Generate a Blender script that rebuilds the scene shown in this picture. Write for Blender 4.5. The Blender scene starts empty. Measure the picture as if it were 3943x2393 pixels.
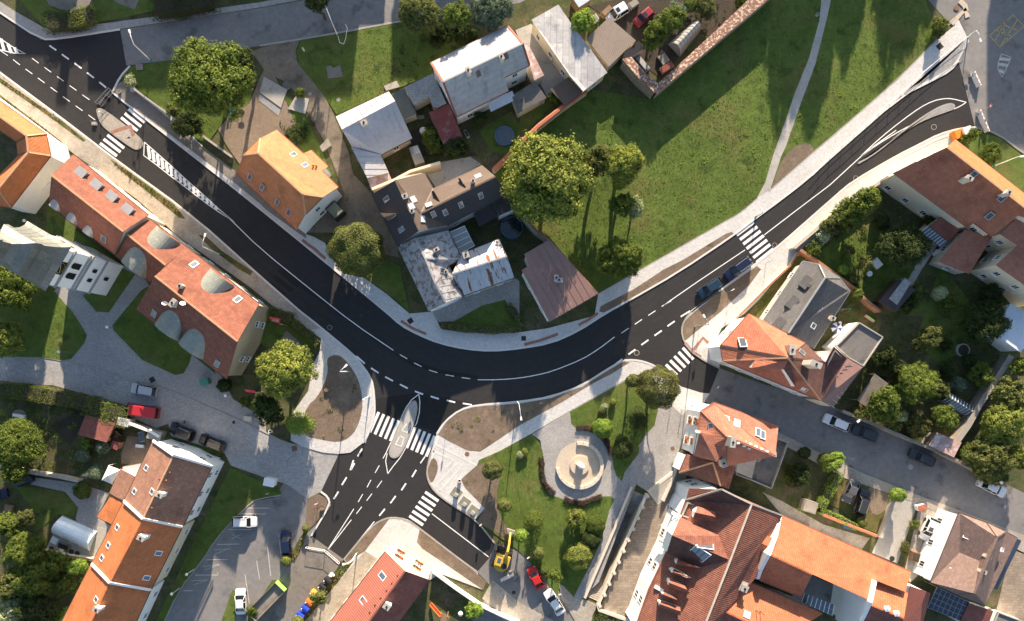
import bpy, bmesh, math, random
from mathutils import Vector, Matrix, geometry
random.seed(11)
sc = bpy.context.scene
R = math.radians
S = 0.0444            # metres on the ground per photograph pixel
H = 118.0             # flying height of the drone
CX, CY = 1850.0, 1420.0   # plumb point below the drone, photograph pixels
PW, PH = 3943.0, 2393.0
SUN_EL, SUN_DX, SUN_DY = 17.0, 0.115, 1.0      # towards the sun, x right, y up the picture
cam = bpy.data.cameras.new('camera'); camo = bpy.data.objects.new('camera', cam)
sc.collection.objects.link(camo); sc.camera = camo
camo.location = (0, 0, H); camo.rotation_euler = (0, 0, 0)
cam.sensor_fit = 'HORIZONTAL'; cam.sensor_width = 36.0; cam.lens = 36.0 * H / (PW * S)
cam.shift_x = (PW / 2 - CX) / PW; cam.shift_y = (CY - PH / 2) / PW
cam.clip_start = 1.0; cam.clip_end = 2000.0
w = bpy.data.worlds.new("World"); sc.world = w; w.use_nodes = True
nt = w.node_tree; bg = nt.nodes['Background']
sky = nt.nodes.new('ShaderNodeTexSky'); sky.sky_type = 'NISHITA'; sky.sun_disc = False
az = math.atan2(SUN_DX, SUN_DY)
sky.sun_elevation = R(SUN_EL); sky.sun_rotation = az; sky.altitude = 250; sky.air_density = 1.0; sky.dust_density = 1.2
nt.links.new(sky.outputs[0], bg.inputs[0]); bg.inputs[1].default_value = 0.090
sl = bpy.data.lights.new('sun', 'SUN'); so = bpy.data.objects.new('sun', sl); sc.collection.objects.link(so)
sl.energy = 5.0; sl.angle = R(0.55); sl.color = (1.0, 0.82, 0.63)
sd = Vector((math.sin(az) * math.cos(R(SUN_EL)), math.cos(az) * math.cos(R(SUN_EL)), math.sin(R(SUN_EL))))
so.rotation_euler = sd.to_track_quat('Z', 'Y').to_euler(); so.location = sd * 150
sc.view_settings.view_transform = 'Standard'; sc.view_settings.look = 'None'
sc.view_settings.exposure = 1.5; sc.view_settings.gamma = 1.0
sc.cycles.max_bounces = 5; sc.cycles.diffuse_bounces = 3; sc.cycles.glossy_bounces = 2
sc.cycles.transparent_max_bounces = 4; sc.cycles.transmission_bounces = 3

FK = 1.6009
TL = {'F': (0, 0, 1 / FK), 'S': (0, 0, 1)}
for i, ox in enumerate((0, 1000, 2000, 2943)):
    for j, oy in enumerate((0, 600, 1200, 1793)):
        TL['ABCD'[i] + str(j)] = (ox, oy, 2.464)
TL.update(Y=(880, 480, 3.398), K=(1400, 600, 2.3367), T=(1600, 80, 3.7367), R=(480, 820, 2.265), N=(2540, 1520, 3.114),
          M=(2500, 1880, 2.915), O=(2840, 1960, 3.4533), H=(2700, 960, 2.336), Q=(3380, 500, 2.3))
def src(k, x, y):
    a = TL[k]; return (a[0] + x / a[2], a[1] + y / a[2])
def W(k, x, y, h=0.0):
    x, y = src(k, x, y); f = S * (H - h) / H
    return Vector(((x - CX) * f, -(y - CY) * f, h))
def P2(s):
    return [tuple(float(t) for t in p.split(',')) for p in s.split()]
def ground(k, s, h=0.0):
    return [W(k, p[0], p[1], h) for p in P2(s)]
def chaikin(pts, n=1, closed=False):
    for _ in range(n):
        out = []
        m = len(pts)
        rng = range(m if closed else m - 1)
        if not closed: out.append(pts[0])
        for i in rng:
            a, b = pts[i], pts[(i + 1) % m]
            out += [a.lerp(b, .25), a.lerp(b, .75)]
        if not closed: out.append(pts[-1])
        pts = out
    return pts

class MB:
    def __init__(s): s.v = []; s.f = []; s.m = []
    def face(s, pts, mi=0):
        n = len(s.v); s.v += [Vector(p) for p in pts]; s.f.append(tuple(range(n, n + len(pts)))); s.m.append(mi); return s
    def prism(s, poly, z0, z1, mi=0, bottom=False, top=True):
        poly = [Vector((p[0], p[1], 0)) for p in poly]
        if area2(poly) < 0: poly = poly[::-1]
        n = len(poly); b = len(s.v)
        s.v += [Vector((p.x, p.y, z1)) for p in poly] + [Vector((p.x, p.y, z0)) for p in poly]
        if top: s.f.append(tuple(range(b, b + n))); s.m.append(mi)
        if bottom: s.f.append(tuple(range(b + 2 * n - 1, b + n - 1, -1))); s.m.append(mi)
        for i in range(n):
            j = (i + 1) % n; s.f.append((b + j, b + i, b + n + i, b + n + j)); s.m.append(mi)
        return s
    def hexa(s, p, mi=0):      # 8 corners: bottom 4 ccw, top 4 ccw
        b = len(s.v); s.v += [Vector(q) for q in p]
        for f in ((3, 2, 1, 0), (4, 5, 6, 7), (0, 1, 5, 4), (1, 2, 6, 5), (2, 3, 7, 6), (3, 0, 4, 7)):
            s.f.append(tuple(b + i for i in f)); s.m.append(mi)
        return s
    def box(s, c, sx, sy, sz, ang=0, mi=0):
        ca, sa = math.cos(ang), math.sin(ang); c = Vector(c); q = []
        for z in (0, sz):
            for x, y in ((-sx / 2, -sy / 2), (sx / 2, -sy / 2), (sx / 2, sy / 2), (-sx / 2, sy / 2)):
                q.append(c + Vector((x * ca - y * sa, x * sa + y * ca, z)))
        return s.hexa(q, mi)
    def beam(s, a, b, wd, ht, mi=0):   # bar from a to b, wd wide, ht high (upwards from the line)
        a, b = Vector(a), Vector(b); d = b - a
        side = Vector((-d.y, d.x, 0)); side = side.normalized() * wd / 2 if side.length > 1e-6 else Vector((wd / 2, 0, 0))
        up = Vector((0, 0, ht))
        return s.hexa([a - side, b - side, b + side, a + side, a - side + up, b - side + up, b + side + up, a + side + up], mi)
    def tube(s, a, b, r0, r1=None, n=6, mi=0, cap=True):
        r1 = r0 if r1 is None else r1; a, b = Vector(a), Vector(b); d = (b - a)
        q = d.to_track_quat('Z', 'Y'); k = len(s.v)
        for c, r in ((a, r0), (b, r1)):
            for i in range(n):
                t = 2 * math.pi * i / n; s.v.append(c + q @ Vector((r * math.cos(t), r * math.sin(t), 0)))
        for i in range(n):
            j = (i + 1) % n; s.f.append((k + i, k + j, k + n + j, k + n + i)); s.m.append(mi)
        if cap:
            s.f.append(tuple(range(k + n, k + 2 * n))); s.m.append(mi); s.f.append(tuple(range(k + n - 1, k - 1, -1))); s.m.append(mi)
        return s
    def path(s, pts, r, n=6, mi=0):
        for a, b in zip(pts, pts[1:]): s.tube(a, b, r, r, n, mi)
        return s
    def lathe(s, c, prof, n=16, mi=0, a0=0.0, a1=2 * math.pi):
        c = Vector(c); k = len(s.v); full = abs(a1 - a0 - 2 * math.pi) < 1e-6; m = n if full else n + 1
        for r, z in prof:
            for i in range(m):
                t = a0 + (a1 - a0) * i / n; s.v.append(c + Vector((r * math.cos(t), r * math.sin(t), z)))
        for p in range(len(prof) - 1):
            for i in range(n):
                j = (i + 1) % m; s.f.append((k + p * m + i, k + p * m + j, k + (p + 1) * m + j, k + (p + 1) * m + i)); s.m.append(mi)
        return s
    def blob(s, c, rx, ry, rz, n=10, m=6, mi=0):
        return s.ell(c, rx, ry, rz, n, m, mi)
    def ell(s, c, rx, ry, rz, n=10, m=6, mi=0):
        c = Vector(c); k = len(s.v)
        for p in range(m + 1):
            ph = -math.pi / 2 + math.pi * p / m
            for i in range(n):
                t = 2 * math.pi * i / n
                s.v.append(c + Vector((rx * math.cos(ph) * math.cos(t), ry * math.cos(ph) * math.sin(t), rz * math.sin(ph))))
        for p in range(m):
            for i in range(n):
                j = (i + 1) % n; s.f.append((k + p * n + i, k + p * n + j, k + (p + 1) * n + j, k + (p + 1) * n + i)); s.m.append(mi)
        return s
    def ribbon(s, pts, wd, z0, z1, mi=0, off=0.0):
        L, Rr = offset_line(pts, off + wd / 2), offset_line(pts, off - wd / 2)
        for i in range(len(pts) - 1):
            q = [Rr[i], Rr[i + 1], L[i + 1], L[i]]
            s.hexa([Vector((p.x, p.y, z0)) for p in q] + [Vector((p.x, p.y, z1)) for p in q], mi)
        return s
    def mesh(s, name, mats, base=Vector((0, 0, 0)), smooth=False, uv=True):
        me = bpy.data.meshes.new(name)
        me.from_pydata([tuple(p - base) for p in s.v], [], s.f)
        for m in (mats if isinstance(mats, (list, tuple)) else [mats]): me.materials.append(m)
        if any(s.m): me.polygons.foreach_set('material_index', s.m)
        if smooth: me.polygons.foreach_set('use_smooth', [True] * len(s.f))
        if uv:
            ul = me.uv_layers.new(name='UVMap'); dat = [0.0] * (2 * len(me.loops)); up = Vector((0, 0, 1))
            for p in me.polygons:
                nn = p.normal
                if abs(nn.z) > .9995: u, v = Vector((1, 0, 0)), Vector((0, 1, 0))
                else:
                    u = up.cross(nn).normalized(); v = nn.cross(u)
                for li in p.loop_indices:
                    q = me.vertices[me.loops[li].vertex_index].co + base
                    dat[2 * li] = q.dot(u); dat[2 * li + 1] = q.dot(v)
            ul.data.foreach_set('uv', dat)
        me.update(); return me
    def build(s, name, mats, parent=None, smooth=False, uv=True):
        base = Vector(parent['_b']) if parent is not None else Vector((0, 0, 0))
        o = bpy.data.objects.new(name, s.mesh(name, mats, base, smooth, uv))
        sc.collection.objects.link(o)
        if parent is not None: o.parent = parent; o['_b'] = parent['_b']
        else: o['_b'] = (0.0, 0.0, 0.0)
        return o
def area2(p):
    return sum(p[i].x * p[(i + 1) % len(p)].y - p[(i + 1) % len(p)].x * p[i].y for i in range(len(p)))
def offset_line(pts, d):
    out = []
    for i, p in enumerate(pts):
        t = Vector((0, 0, 0))
        if i > 0: t += (Vector((p.x - pts[i - 1].x, p.y - pts[i - 1].y, 0))).normalized()
        if i < len(pts) - 1: t += (Vector((pts[i + 1].x - p.x, pts[i + 1].y - p.y, 0))).normalized()
        t = t.normalized(); out.append(Vector((p.x - t.y * d, p.y + t.x * d, p.z)))
    return out
def inset_poly(pts, d):
    """pts ccw seen from above; moves every corner inwards by d in plan, heights kept"""
    n = len(pts); out = []
    for i in range(n):
        a, b, c = pts[i - 1], pts[i], pts[(i + 1) % n]
        e1 = Vector((b.x - a.x, b.y - a.y)); e2 = Vector((c.x - b.x, c.y - b.y))
        if e1.length < 1e-4 or e2.length < 1e-4: out.append(b.copy()); continue
        e1.normalize(); e2.normalize()
        n1 = Vector((-e1.y, e1.x)); n2 = Vector((-e2.y, e2.x)); m = n1 + n2
        if m.length < .3: m = n1
        else: m = m / max(.35, (1 + n1.dot(n2)))
        out.append(Vector((b.x + m.x * d, b.y + m.y * d, b.z)))
    return out
def tag(o, label=None, cat=None, group=None, kind=None):
    if label: o['label'] = label
    if cat: o['category'] = cat
    if group: o['group'] = group
    if kind: o['kind'] = kind
    return o
def thing(name, label, cat, loc, group=None):
    o = bpy.data.objects.new(name, None); sc.collection.objects.link(o)
    o.empty_display_size = .5; o.location = loc; o['_b'] = tuple(loc)
    return tag(o, label, cat, group)
def place(mesh, name, parent, M):
    """a part that shares mesh data, M in world space"""
    o = bpy.data.objects.new(name, mesh); sc.collection.objects.link(o)
    if parent is not None:
        o.parent = parent; b = Vector(parent['_b']) if '_b' in parent else Vector((0, 0, 0)); o.matrix_local = Matrix.Translation(-b) @ M
        o['_w'] = 1
    else: o.matrix_world = M
    return o
def place_local(mesh, name, parent, M=None):
    o = bpy.data.objects.new(name, mesh); sc.collection.objects.link(o); o.parent = parent
    if M is not None: o.matrix_local = M
    return o
def copy_tree(o, parent=None):
    c = o.copy(); sc.collection.objects.link(c); c.parent = parent
    for ch in o.children: copy_tree(ch, c)
    return c

MATS = {}
def newmat(name):
    m = bpy.data.materials.new(name); m.use_nodes = True; MATS[name] = m
    return m, m.node_tree, m.node_tree.nodes['Principled BSDF']
def nd(nt, t, **k):
    n = nt.nodes.new(t)
    for a, b in k.items(): setattr(n, a, b)
    return n
def lin(c):
    return tuple(((v / 255) / 12.92 if v / 255 <= .04045 else ((v / 255 + .055) / 1.055) ** 2.4) for v in c)
def val_noise(nt, coord, scale, detail=3, rough=.6, stretch=None):
    n = nd(nt, 'ShaderNodeTexNoise'); n.inputs['Scale'].default_value = scale
    n.inputs['Detail'].default_value = detail; n.inputs['Roughness'].default_value = rough
    if stretch:
        mp = nd(nt, 'ShaderNodeMapping'); mp.inputs['Scale'].default_value = stretch; nt.links.new(coord, mp.inputs['Vector']); coord = mp.outputs[0]
    nt.links.new(coord, n.inputs['Vector']); return n.outputs['Fac']
def maprange(nt, v, a, b, c, d):
    m = nd(nt, 'ShaderNodeMapRange'); m.clamp = True
    for i, q in enumerate((a, b, c, d)): m.inputs[i + 1].default_value = q
    nt.links.new(v, m.inputs[0]); return m.outputs[0]
def mulcol(nt, col, v):
    m = nd(nt, 'ShaderNodeVectorMath', operation='SCALE'); nt.links.new(col, m.inputs[0]); nt.links.new(v, m.inputs['Scale']); return m.outputs[0]
def mixcol(nt, a, b, f):
    m = nd(nt, 'ShaderNodeMix', data_type='RGBA'); nt.links.new(f, m.inputs[0])
    for q, i in ((a, 6), (b, 7)):
        if isinstance(q, tuple): m.inputs[i].default_value = (*q, 1)
        else: nt.links.new(q, m.inputs[i])
    return m.outputs[2]
def rgb(nt, c):
    n = nd(nt, 'ShaderNodeRGB'); n.outputs[0].default_value = (*c, 1); return n.outputs[0]
def mat(name, col, rough=.85, noise=(), patch=(), bump=None, metal=0.0, spec=.35, uv=False, coat=0.0, lines=None, objvar=0.0):
    """noise: (scale, amount[, stretch]); patch: (colour, scale, low, high[, stretch]); bump: (scale, strength, distance);
    lines: (kind, period_u, period_v, darkness, bump) a jointed pattern in metres on the surface's own axes"""
    m, nt, b = newmat(name)
    tc = nd(nt, 'ShaderNodeTexCoord'); geo = nd(nt, 'ShaderNodeNewGeometry')
    pos = tc.outputs['UV'] if uv else geo.outputs['Position']
    c = rgb(nt, col)
    for q in patch:
        f = val_noise(nt, pos, q[1], 5, .62, q[4] if len(q) > 4 else None); c = mixcol(nt, c, q[0], maprange(nt, f, q[2], q[3], 0, 1))
    for q in noise:
        f = val_noise(nt, pos, q[0], 3, .65, q[2] if len(q) > 2 else None); c = mulcol(nt, c, maprange(nt, f, .25, .75, 1 - q[1], 1 + q[1]))
    bh = None
    if lines:
        kind, pu, pv, dark, bs = lines
        if kind == 'brick':
            br = nd(nt, 'ShaderNodeTexBrick'); nt.links.new(tc.outputs['UV'] if uv else pos, br.inputs['Vector'])
            br.inputs['Scale'].default_value = 1; br.inputs['Brick Width'].default_value = pu; br.inputs['Row Height'].default_value = pv
            br.inputs['Mortar Size'].default_value = min(pu, pv) * .07; br.inputs['Mortar Smooth'].default_value = .3
            br.inputs['Color1'].default_value = (.86,) * 3 + (1,); br.inputs['Color2'].default_value = (1.12,) * 3 + (1,)
            br.inputs['Mortar'].default_value = (1 - dark,) * 3 + (1,)
            mm = nd(nt, 'ShaderNodeMix', data_type='RGBA', blend_type='MULTIPLY'); mm.inputs[0].default_value = 1
            nt.links.new(c, mm.inputs[6]); nt.links.new(br.outputs['Color'], mm.inputs[7]); c = mm.outputs[2]; bh = br.outputs['Color']
        else:
            sx = nd(nt, 'ShaderNodeSeparateXYZ'); nt.links.new(tc.outputs['UV'], sx.inputs[0]); hs = []
            for out, per in ((0, pu), (1, pv)):
                if not per: continue
                mu = nd(nt, 'ShaderNodeMath', operation='MULTIPLY'); mu.inputs[1].default_value = 1 / per; nt.links.new(sx.outputs[out], mu.inputs[0])
                if out == 0:
                    m2 = nd(nt, 'ShaderNodeMath', operation='MULTIPLY'); m2.inputs[1].default_value = 2 * math.pi; nt.links.new(mu.outputs[0], m2.inputs[0])
                    si = nd(nt, 'ShaderNodeMath', operation='SINE'); nt.links.new(m2.outputs[0], si.inputs[0]); hs.append(maprange(nt, si.outputs[0], -1, 1, 0, 1))
                else:
                    fr = nd(nt, 'ShaderNodeMath', operation='FRACT'); nt.links.new(mu.outputs[0], fr.inputs[0]); hs.append(maprange(nt, fr.outputs[0], 0, 1, 1, 0))
            bh = hs[0]
            if len(hs) > 1:
                ad = nd(nt, 'ShaderNodeMath', operation='ADD'); nt.links.new(hs[0], ad.inputs[0]); nt.links.new(hs[1], ad.inputs[1]); bh = ad.outputs[0]
            c = mulcol(nt, c, maprange(nt, bh, 0, len(hs), 1 - dark, 1 + dark * .5))  # rib shade put into the colour: troughs darker, crests lighter
    if objvar:
        oi = nd(nt, 'ShaderNodeObjectInfo'); c = mulcol(nt, c, maprange(nt, oi.outputs['Random'], 0, 1, 1 - objvar, 1 + objvar))
    nt.links.new(c, b.inputs['Base Color'])
    b.inputs['Roughness'].default_value = rough; b.inputs['Metallic'].default_value = metal
    b.inputs['Specular IOR Level'].default_value = spec; b.inputs['Coat Weight'].default_value = coat
    if bump or (lines and lines[4]):
        bp = nd(nt, 'ShaderNodeBump')
        if bump:
            f = val_noise(nt, pos, bump[0], 4, .7); bp.inputs['Strength'].default_value = bump[1]; bp.inputs['Distance'].default_value = bump[2]
            nt.links.new(f, bp.inputs['Height'])
            last = bp
            if lines and lines[4]:
                b2 = nd(nt, 'ShaderNodeBump'); b2.inputs['Strength'].default_value = lines[4]; b2.inputs['Distance'].default_value = .05
                nt.links.new(bh, b2.inputs['Height']); nt.links.new(bp.outputs[0], b2.inputs['Normal']); last = b2
        else:
            bp.inputs['Strength'].default_value = lines[4]; bp.inputs['Distance'].default_value = .05; nt.links.new(bh, bp.inputs['Height']); last = bp
        nt.links.new(last.outputs[0], b.inputs['Normal'])
    return m
def glassmat(name, col, rough=.08, alpha=1.0, metal=0.0):
    m, nt, b = newmat(name); b.inputs['Base Color'].default_value = (*col, 1); b.inputs['Roughness'].default_value = rough
    b.inputs['Specular IOR Level'].default_value = .8; b.inputs['Metallic'].default_value = metal
    if alpha < 1: b.inputs['Alpha'].default_value = alpha
    return m
mat('terrain', (.088, .088, .036), .95, noise=((.35, .35), (2.5, .35), (14, .3)), patch=(((.13, .10, .065), .22, .52, .64), ((.055, .075, .02), .5, .5, .6)), bump=(9, 1, .12))
mat('asphalt_new', (.035, .034, .0345), .7, noise=((.15, .10), (1.3, .12), (9, .14), (45, .25)), patch=(((.035, .034, .034), .12, .55, .75, (1, 1, 1)),), bump=(60, .8, .02), spec=.15)
mat('asphalt_old', (.205, .197, .19), .9, noise=((.18, .14), (1.1, .14), (8, .12), (40, .2)), patch=(((.125, .12, .115), .25, .56, .66), ((.21, .20, .18), .4, .6, .72)), bump=(50, .5, .02))
mat('asphalt_pale', (.20, .18, .155), .9, noise=((.2, .14), (1.4, .16), (9, .14), (35, .2)), patch=(((.13, .12, .105), .3, .55, .66),), bump=(40, .5, .02))
mat('paving_new', (.56, .545, .52), .85, noise=((.25, .08), (2, .10), (12, .14), (40, .2)), lines=('brick', .2, .1, .2, .3))
mat('paving_tan', (.39, .345, .285), .9, noise=((.3, .14), (2.2, .16), (10, .16)), patch=(((.31, .265, .21), .4, .52, .66),), lines=('brick', .22, .12, .25, .4))
mat('paving_grey', (.35, .336, .32), .9, noise=((.3, .12), (2, .14), (11, .18), (30, .2)), lines=('brick', .18, .12, .3, .4))
mat('setts', (.36, .35, .34), .85, noise=((.25, .16), (1.5, .16), (7, .2)), patch=(((.37, .36, .34), .35, .5, .65),), lines=('brick', .3, .2, .4, .6))
mat('flagstone', (.27, .22, .17), .9, noise=((.3, .12), (2, .14), (9, .16)), patch=(((.34, .29, .23), .3, .56, .7),), lines=('brick', .9, .45, .25, .3))
mat('gravel', (.24, .185, .135), .95, noise=((.5, .16), (3, .2), (18, .35), (45, .3)), bump=(30, 1, .06))
mat('gravel_blue', (.30, .30, .30), .95, noise=((.8, .14), (5, .22), (22, .35)), bump=(25, 1, .05))
mat('soil', (.19, .142, .102), .97, noise=((.4, .16), (2.2, .2), (9, .25), (30, .25)), patch=(((.25, .19, .14), .5, .52, .68), ((.09, .075, .04), .3, .6, .72)), bump=(7, 1, .16))
mat('soil_dark', (.06, .048, .036), .97, noise=((.6, .2), (4, .3), (16, .3)), bump=(9, 1, .15))
mat('lawn', (.104, .154, .030), .95, noise=((.12, .22), (.7, .2), (3.5, .2), (15, .22)), patch=(((.155, .150, .048), .13, .50, .70), ((.055, .09, .02), .3, .56, .68), ((.15, .125, .06), .55, .66, .76)), bump=(11, 1, .16), spec=.2)
mat('lawn_dry', (.15, .125, .05), .95, noise=((.5, .25), (3, .3), (15, .35)), patch=(((.075, .10, .025), .4, .45, .6),), bump=(11, 1, .16), spec=.2)
mat('dirt_path', (.20, .165, .125), .95, noise=((.3, .18), (2, .2), (10, .2)), patch=(((.13, .11, .085), .4, .5, .65),), bump=(14, .8, .05))
mat('concrete', (.38, .36, .325), .9, noise=((.4, .12), (3, .12), (20, .12)), patch=(((.27, .25, .22), .6, .58, .7),), bump=(25, .3, .02))
mat('kerb', (.62, .60, .565), .85, noise=((.5, .08), (6, .12)), bump=(25, .3, .01))
mat('kerb_old', (.34, .315, .275), .9, noise=((.5, .2), (6, .18)), bump=(25, .3, .01))
mat('paint', (.78, .78, .76), .7, noise=((1.2, .08), (9, .14), (40, .15)), patch=(((.32, .31, .30), 2.2, .62, .74),))
mat('paint_old', (.50, .485, .45), .8, noise=((2, .2), (20, .3)))
mat('paint_yellow', (.50, .36, .12), .8, noise=((2, .2), (20, .3)))
mat('red_paving', (.33, .16, .115), .9, noise=((2, .18), (12, .2)), lines=('brick', .2, .1, .2, .3))
mat('iron', (.05, .043, .038), .6, noise=((9, .3),), metal=.5)
mat('rust_iron', (.19, .10, .06), .8, noise=((9, .3),))
mat('plaster_white', (.84, .83, .80), .9, noise=((.5, .05), (4, .06)), bump=(20, .2, .01))
mat('plaster_cream', (.66, .58, .44), .9, noise=((.5, .07), (4, .08)), bump=(20, .2, .01))
mat('plaster_old', (.52, .46, .36), .95, noise=((.5, .12), (4, .12)), patch=(((.33, .29, .24), .7, .56, .66),), bump=(20, .4, .02))
mat('plaster_ochre', (.58, .42, .17), .9, noise=((.5, .07), (4, .08)), bump=(20, .2, .01))
mat('plaster_tan', (.42, .33, .22), .9, noise=((.5, .07), (4, .08)), bump=(20, .2, .01))
mat('stone_wall', (.30, .26, .21), .95, noise=((1, .2), (6, .25)), bump=(6, .8, .08), lines=('brick', .5, .25, .3, .5), uv=True)
mat('brick_wall', (.34, .17, .10), .95, noise=((1, .2), (6, .25)), lines=('brick', .3, .09, .3, .4), uv=True)
mat('wood', (.24, .155, .09), .85, noise=((1, .2), (14, .25)), bump=(20, .3, .01))
mat('wood_grey', (.27, .245, .21), .9, noise=((1, .2), (14, .25)), bump=(20, .3, .01))
mat('wood_dark', (.075, .05, .036), .8, noise=((1, .2), (14, .25)))
def tilemat(name, c1, c2, spot=None, rough=.85, u=.22, v=.33):
    pt = [(c2, 1.2, .45, .62), (tuple(x * .72 for x in c1), .35, .52, .7)]
    if spot: pt.append((spot, 5.5, .64, .72))
    return mat(name, c1, rough, noise=((.25, .10), (2.6, .14), (9, .12)), patch=pt, lines=('tile', u, v, .27, .6), uv=True)
tilemat('tile_yellow', (.52, .188, .072), (.56, .22, .09), rough=.65)
tilemat('tile_orange', (.50, .165, .060), (.55, .195, .075), (.30, .11, .05), rough=.7)
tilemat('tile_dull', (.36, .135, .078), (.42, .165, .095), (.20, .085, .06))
tilemat('tile_orange2', (.47, .150, .070), (.52, .175, .085), (.36, .11, .055), rough=.7, u=.3, v=.36)
tilemat('tile_red_old', (.225, .082, .053), (.28, .11, .072), (.46, .36, .29))
tilemat('tile_brown', (.30, .155, .105), (.37, .20, .14), (.16, .10, .08), u=.3, v=.36)
tilemat('tile_brownred', (.225, .088, .060), (.28, .115, .078), (.11, .055, .045), u=.3, v=.36)
tilemat('tile_red', (.42, .145, .085), (.47, .175, .105), (.58, .42, .33))
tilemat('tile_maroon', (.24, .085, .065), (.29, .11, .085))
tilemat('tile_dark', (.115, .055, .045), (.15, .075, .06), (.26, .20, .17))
mat('tile_slate', (.105, .104, .106), .8, noise=((.3, .1), (2.5, .12), (10, .1)), lines=('brick', .6, .45, .22, .25), uv=True)
tilemat('tile_terrace', (.36, .145, .095), (.41, .175, .12))
mat('felt_brown', (.130, .098, .078), .9, noise=((.4, .10), (3, .14), (20, .2)), lines=('tile', 0, .3, .12, .2), uv=True)
mat('felt_dark', (.055, .048, .05), .85, noise=((.4, .12), (3, .16), (20, .2)), lines=('tile', 0, .3, .15, .25), uv=True)
mat('felt_shingle', (.21, .145, .125), .9, noise=((.5, .10), (3, .14), (14, .22)), lines=('brick', .45, .3, .3, .3), uv=True)
mat('bitumen', (.155, .145, .135), .9, noise=((.4, .15), (3, .15), (20, .15)), patch=(((.10, .095, .09), .5, .55, .65),), bump=(12, .3, .03))
mat('roof_silver', (.45, .445, .44), .5, noise=((.3, .10), (2, .10), (10, .1)), lines=('brick', 4, 1.05, .25, .1), uv=True, patch=(((.33, .32, .32), .45, .52, .66), ((.62, .60, .57), .5, .62, .72)), metal=.25, bump=(3, .2, .03))
mat('roof_tin', (.47, .47, .475), .5, noise=((.3, .08), (2, .10), (10, .08)), patch=(((.40, .38, .37), .8, .56, .68, (1, .3, 1)),), metal=.3, uv=True)
mat('roof_tin_rust', (.46, .47, .49), .5, noise=((.3, .10), (2, .12)), patch=(((.19, .075, .035), .9, .55, .59, (1.5, .25, 1)),), metal=.3, uv=True)
mat('roof_tin_worn', (.36, .365, .385), .55, noise=((.3, .10), (2, .14), (9, .15)), patch=(((.17, .14, .13), 1.1, .48, .60), ((.12, .09, .08), 2.5, .60, .66)), metal=.3, uv=True)
mat('roof_corr', (.40, .40, .41), .55, noise=((.3, .12), (2, .12), (10, .1)), patch=(((.27, .26, .26), .7, .52, .66, (1, .4, 1)),), lines=('tile', .25, 1.1, .16, .5), uv=True)
mat('roof_corr_red', (.35, .12, .085), .6, noise=((.3, .08), (2, .10)), lines=('tile', .35, 0, .16, .6), uv=True)
mat('roof_corr_tan', (.34, .265, .205), .8, noise=((.3, .08), (2, .10)), lines=('tile', .3, 0, .12, .5), uv=True)
mat('roof_corr_pink', (.47, .30, .26), .7, noise=((.3, .15), (2, .2)), patch=(((.60, .55, .52), .9, .5, .62),), lines=('tile', .2, 0, .12, .5), uv=True)
mat('roof_corr_blue', (.52, .58, .66), .5, noise=((.3, .08), (2, .08)), lines=('tile', .2, 0, .12, .5), uv=True)
mat('roof_slab', (.33, .33, .325), .85, noise=((.4, .12), (3, .16)), lines=('brick', .4, .4, .35, .3), uv=True)
mat('roof_brown_tin', (.26, .155, .13), .6, noise=((.3, .08), (2, .12), (9, .08)), patch=(((.33, .22, .18), .7, .6, .72),), uv=True)
mat('roof_brick', (.20, .10, .068), .9, noise=((.5, .16), (3, .2)), patch=(((.50, .42, .34), 2.2, .50, .58),), lines=('tile', .3, .4, .25, .6), uv=True)
mat('roof_red_flat', (.22, .062, .055), .8, noise=((.4, .14), (3, .16)), patch=(((.30, .17, .16), .6, .55, .7),))
mat('roof_green_flat', (.12, .135, .125), .9, noise=((.4, .10), (3, .16)))
mat('copper', (.27, .285, .245), .6, noise=((.5, .12), (3, .16), (12, .12)), patch=(((.40, .37, .30), .9, .58, .7),), metal=.15, bump=(5, .2, .03))
mat('copper_dark', (.17, .185, .18), .55, noise=((.5, .15), (3, .2)), patch=(((.26, .25, .22), .7, .5, .7, (1, .2, 1)),), metal=.3, uv=True)
mat('zinc', (.40, .40, .40), .5, noise=((1, .1), (9, .1)), metal=.4)
mat('mortar_ridge', (.52, .30, .17), .9, noise=((1, .15), (9, .2)))
mat('mortar_pale', (.50, .44, .37), .9, noise=((1, .15), (9, .2)))
mat('gutter_dark', (.07, .05, .045), .5)
mat('gutter_red', (.27, .09, .06), .6)
mat('chimney_plaster', (.60, .53, .43), .9, noise=((2, .1), (9, .12)))
mat('soot_shade_black', (.012, .012, .012), .95)
mat('white_metal', (.80, .80, .79), .45, noise=((3, .04),))
mat('grey_metal', (.36, .37, .375), .45, noise=((3, .06),), metal=.4)
mat('dark_metal', (.035, .035, .037), .5, metal=.3)
mat('green_metal', (.07, .26, .20), .5)
mat('lamp_globe', (.85, .84, .74), .3)
mat('plastic_white', (.82, .81, .78), .4)
mat('orange_paint', (.80, .25, .03), .5)
mat('red_paint', (.62, .045, .045), .5)
mat('blue_plastic', (.02, .06, .55), .45)
mat('orange_plastic', (.75, .18, .03), .45)
mat('black_plastic', (.02, .02, .021), .55)
mat('yellow_paint', (.56, .37, .05), .45, noise=((2, .1),))
mat('green_paint', (.28, .58, .10), .6)
mat('tarp', (.20, .20, .15), .8, noise=((1, .2), (8, .2)))
mat('pink', (.75, .22, .40), .6)
mat('lime', (.45, .72, .16), .6)
mat('teal_blue', (.07, .13, .20), .5, noise=((2, .1),))
mat('pool_cover', (.09, .12, .155), .6, noise=((1, .15), (6, .15)))
mat('water', (.014, .022, .028), .05, spec=.8)
mat('stone_pale', (.60, .53, .43), .85, noise=((1, .06), (7, .1)))
mat('sand_stone', (.50, .425, .325), .9, noise=((.6, .1), (4, .12), (20, .15)))
mat('marble', (.75, .71, .64), .7, noise=((5, .1),))
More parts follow.
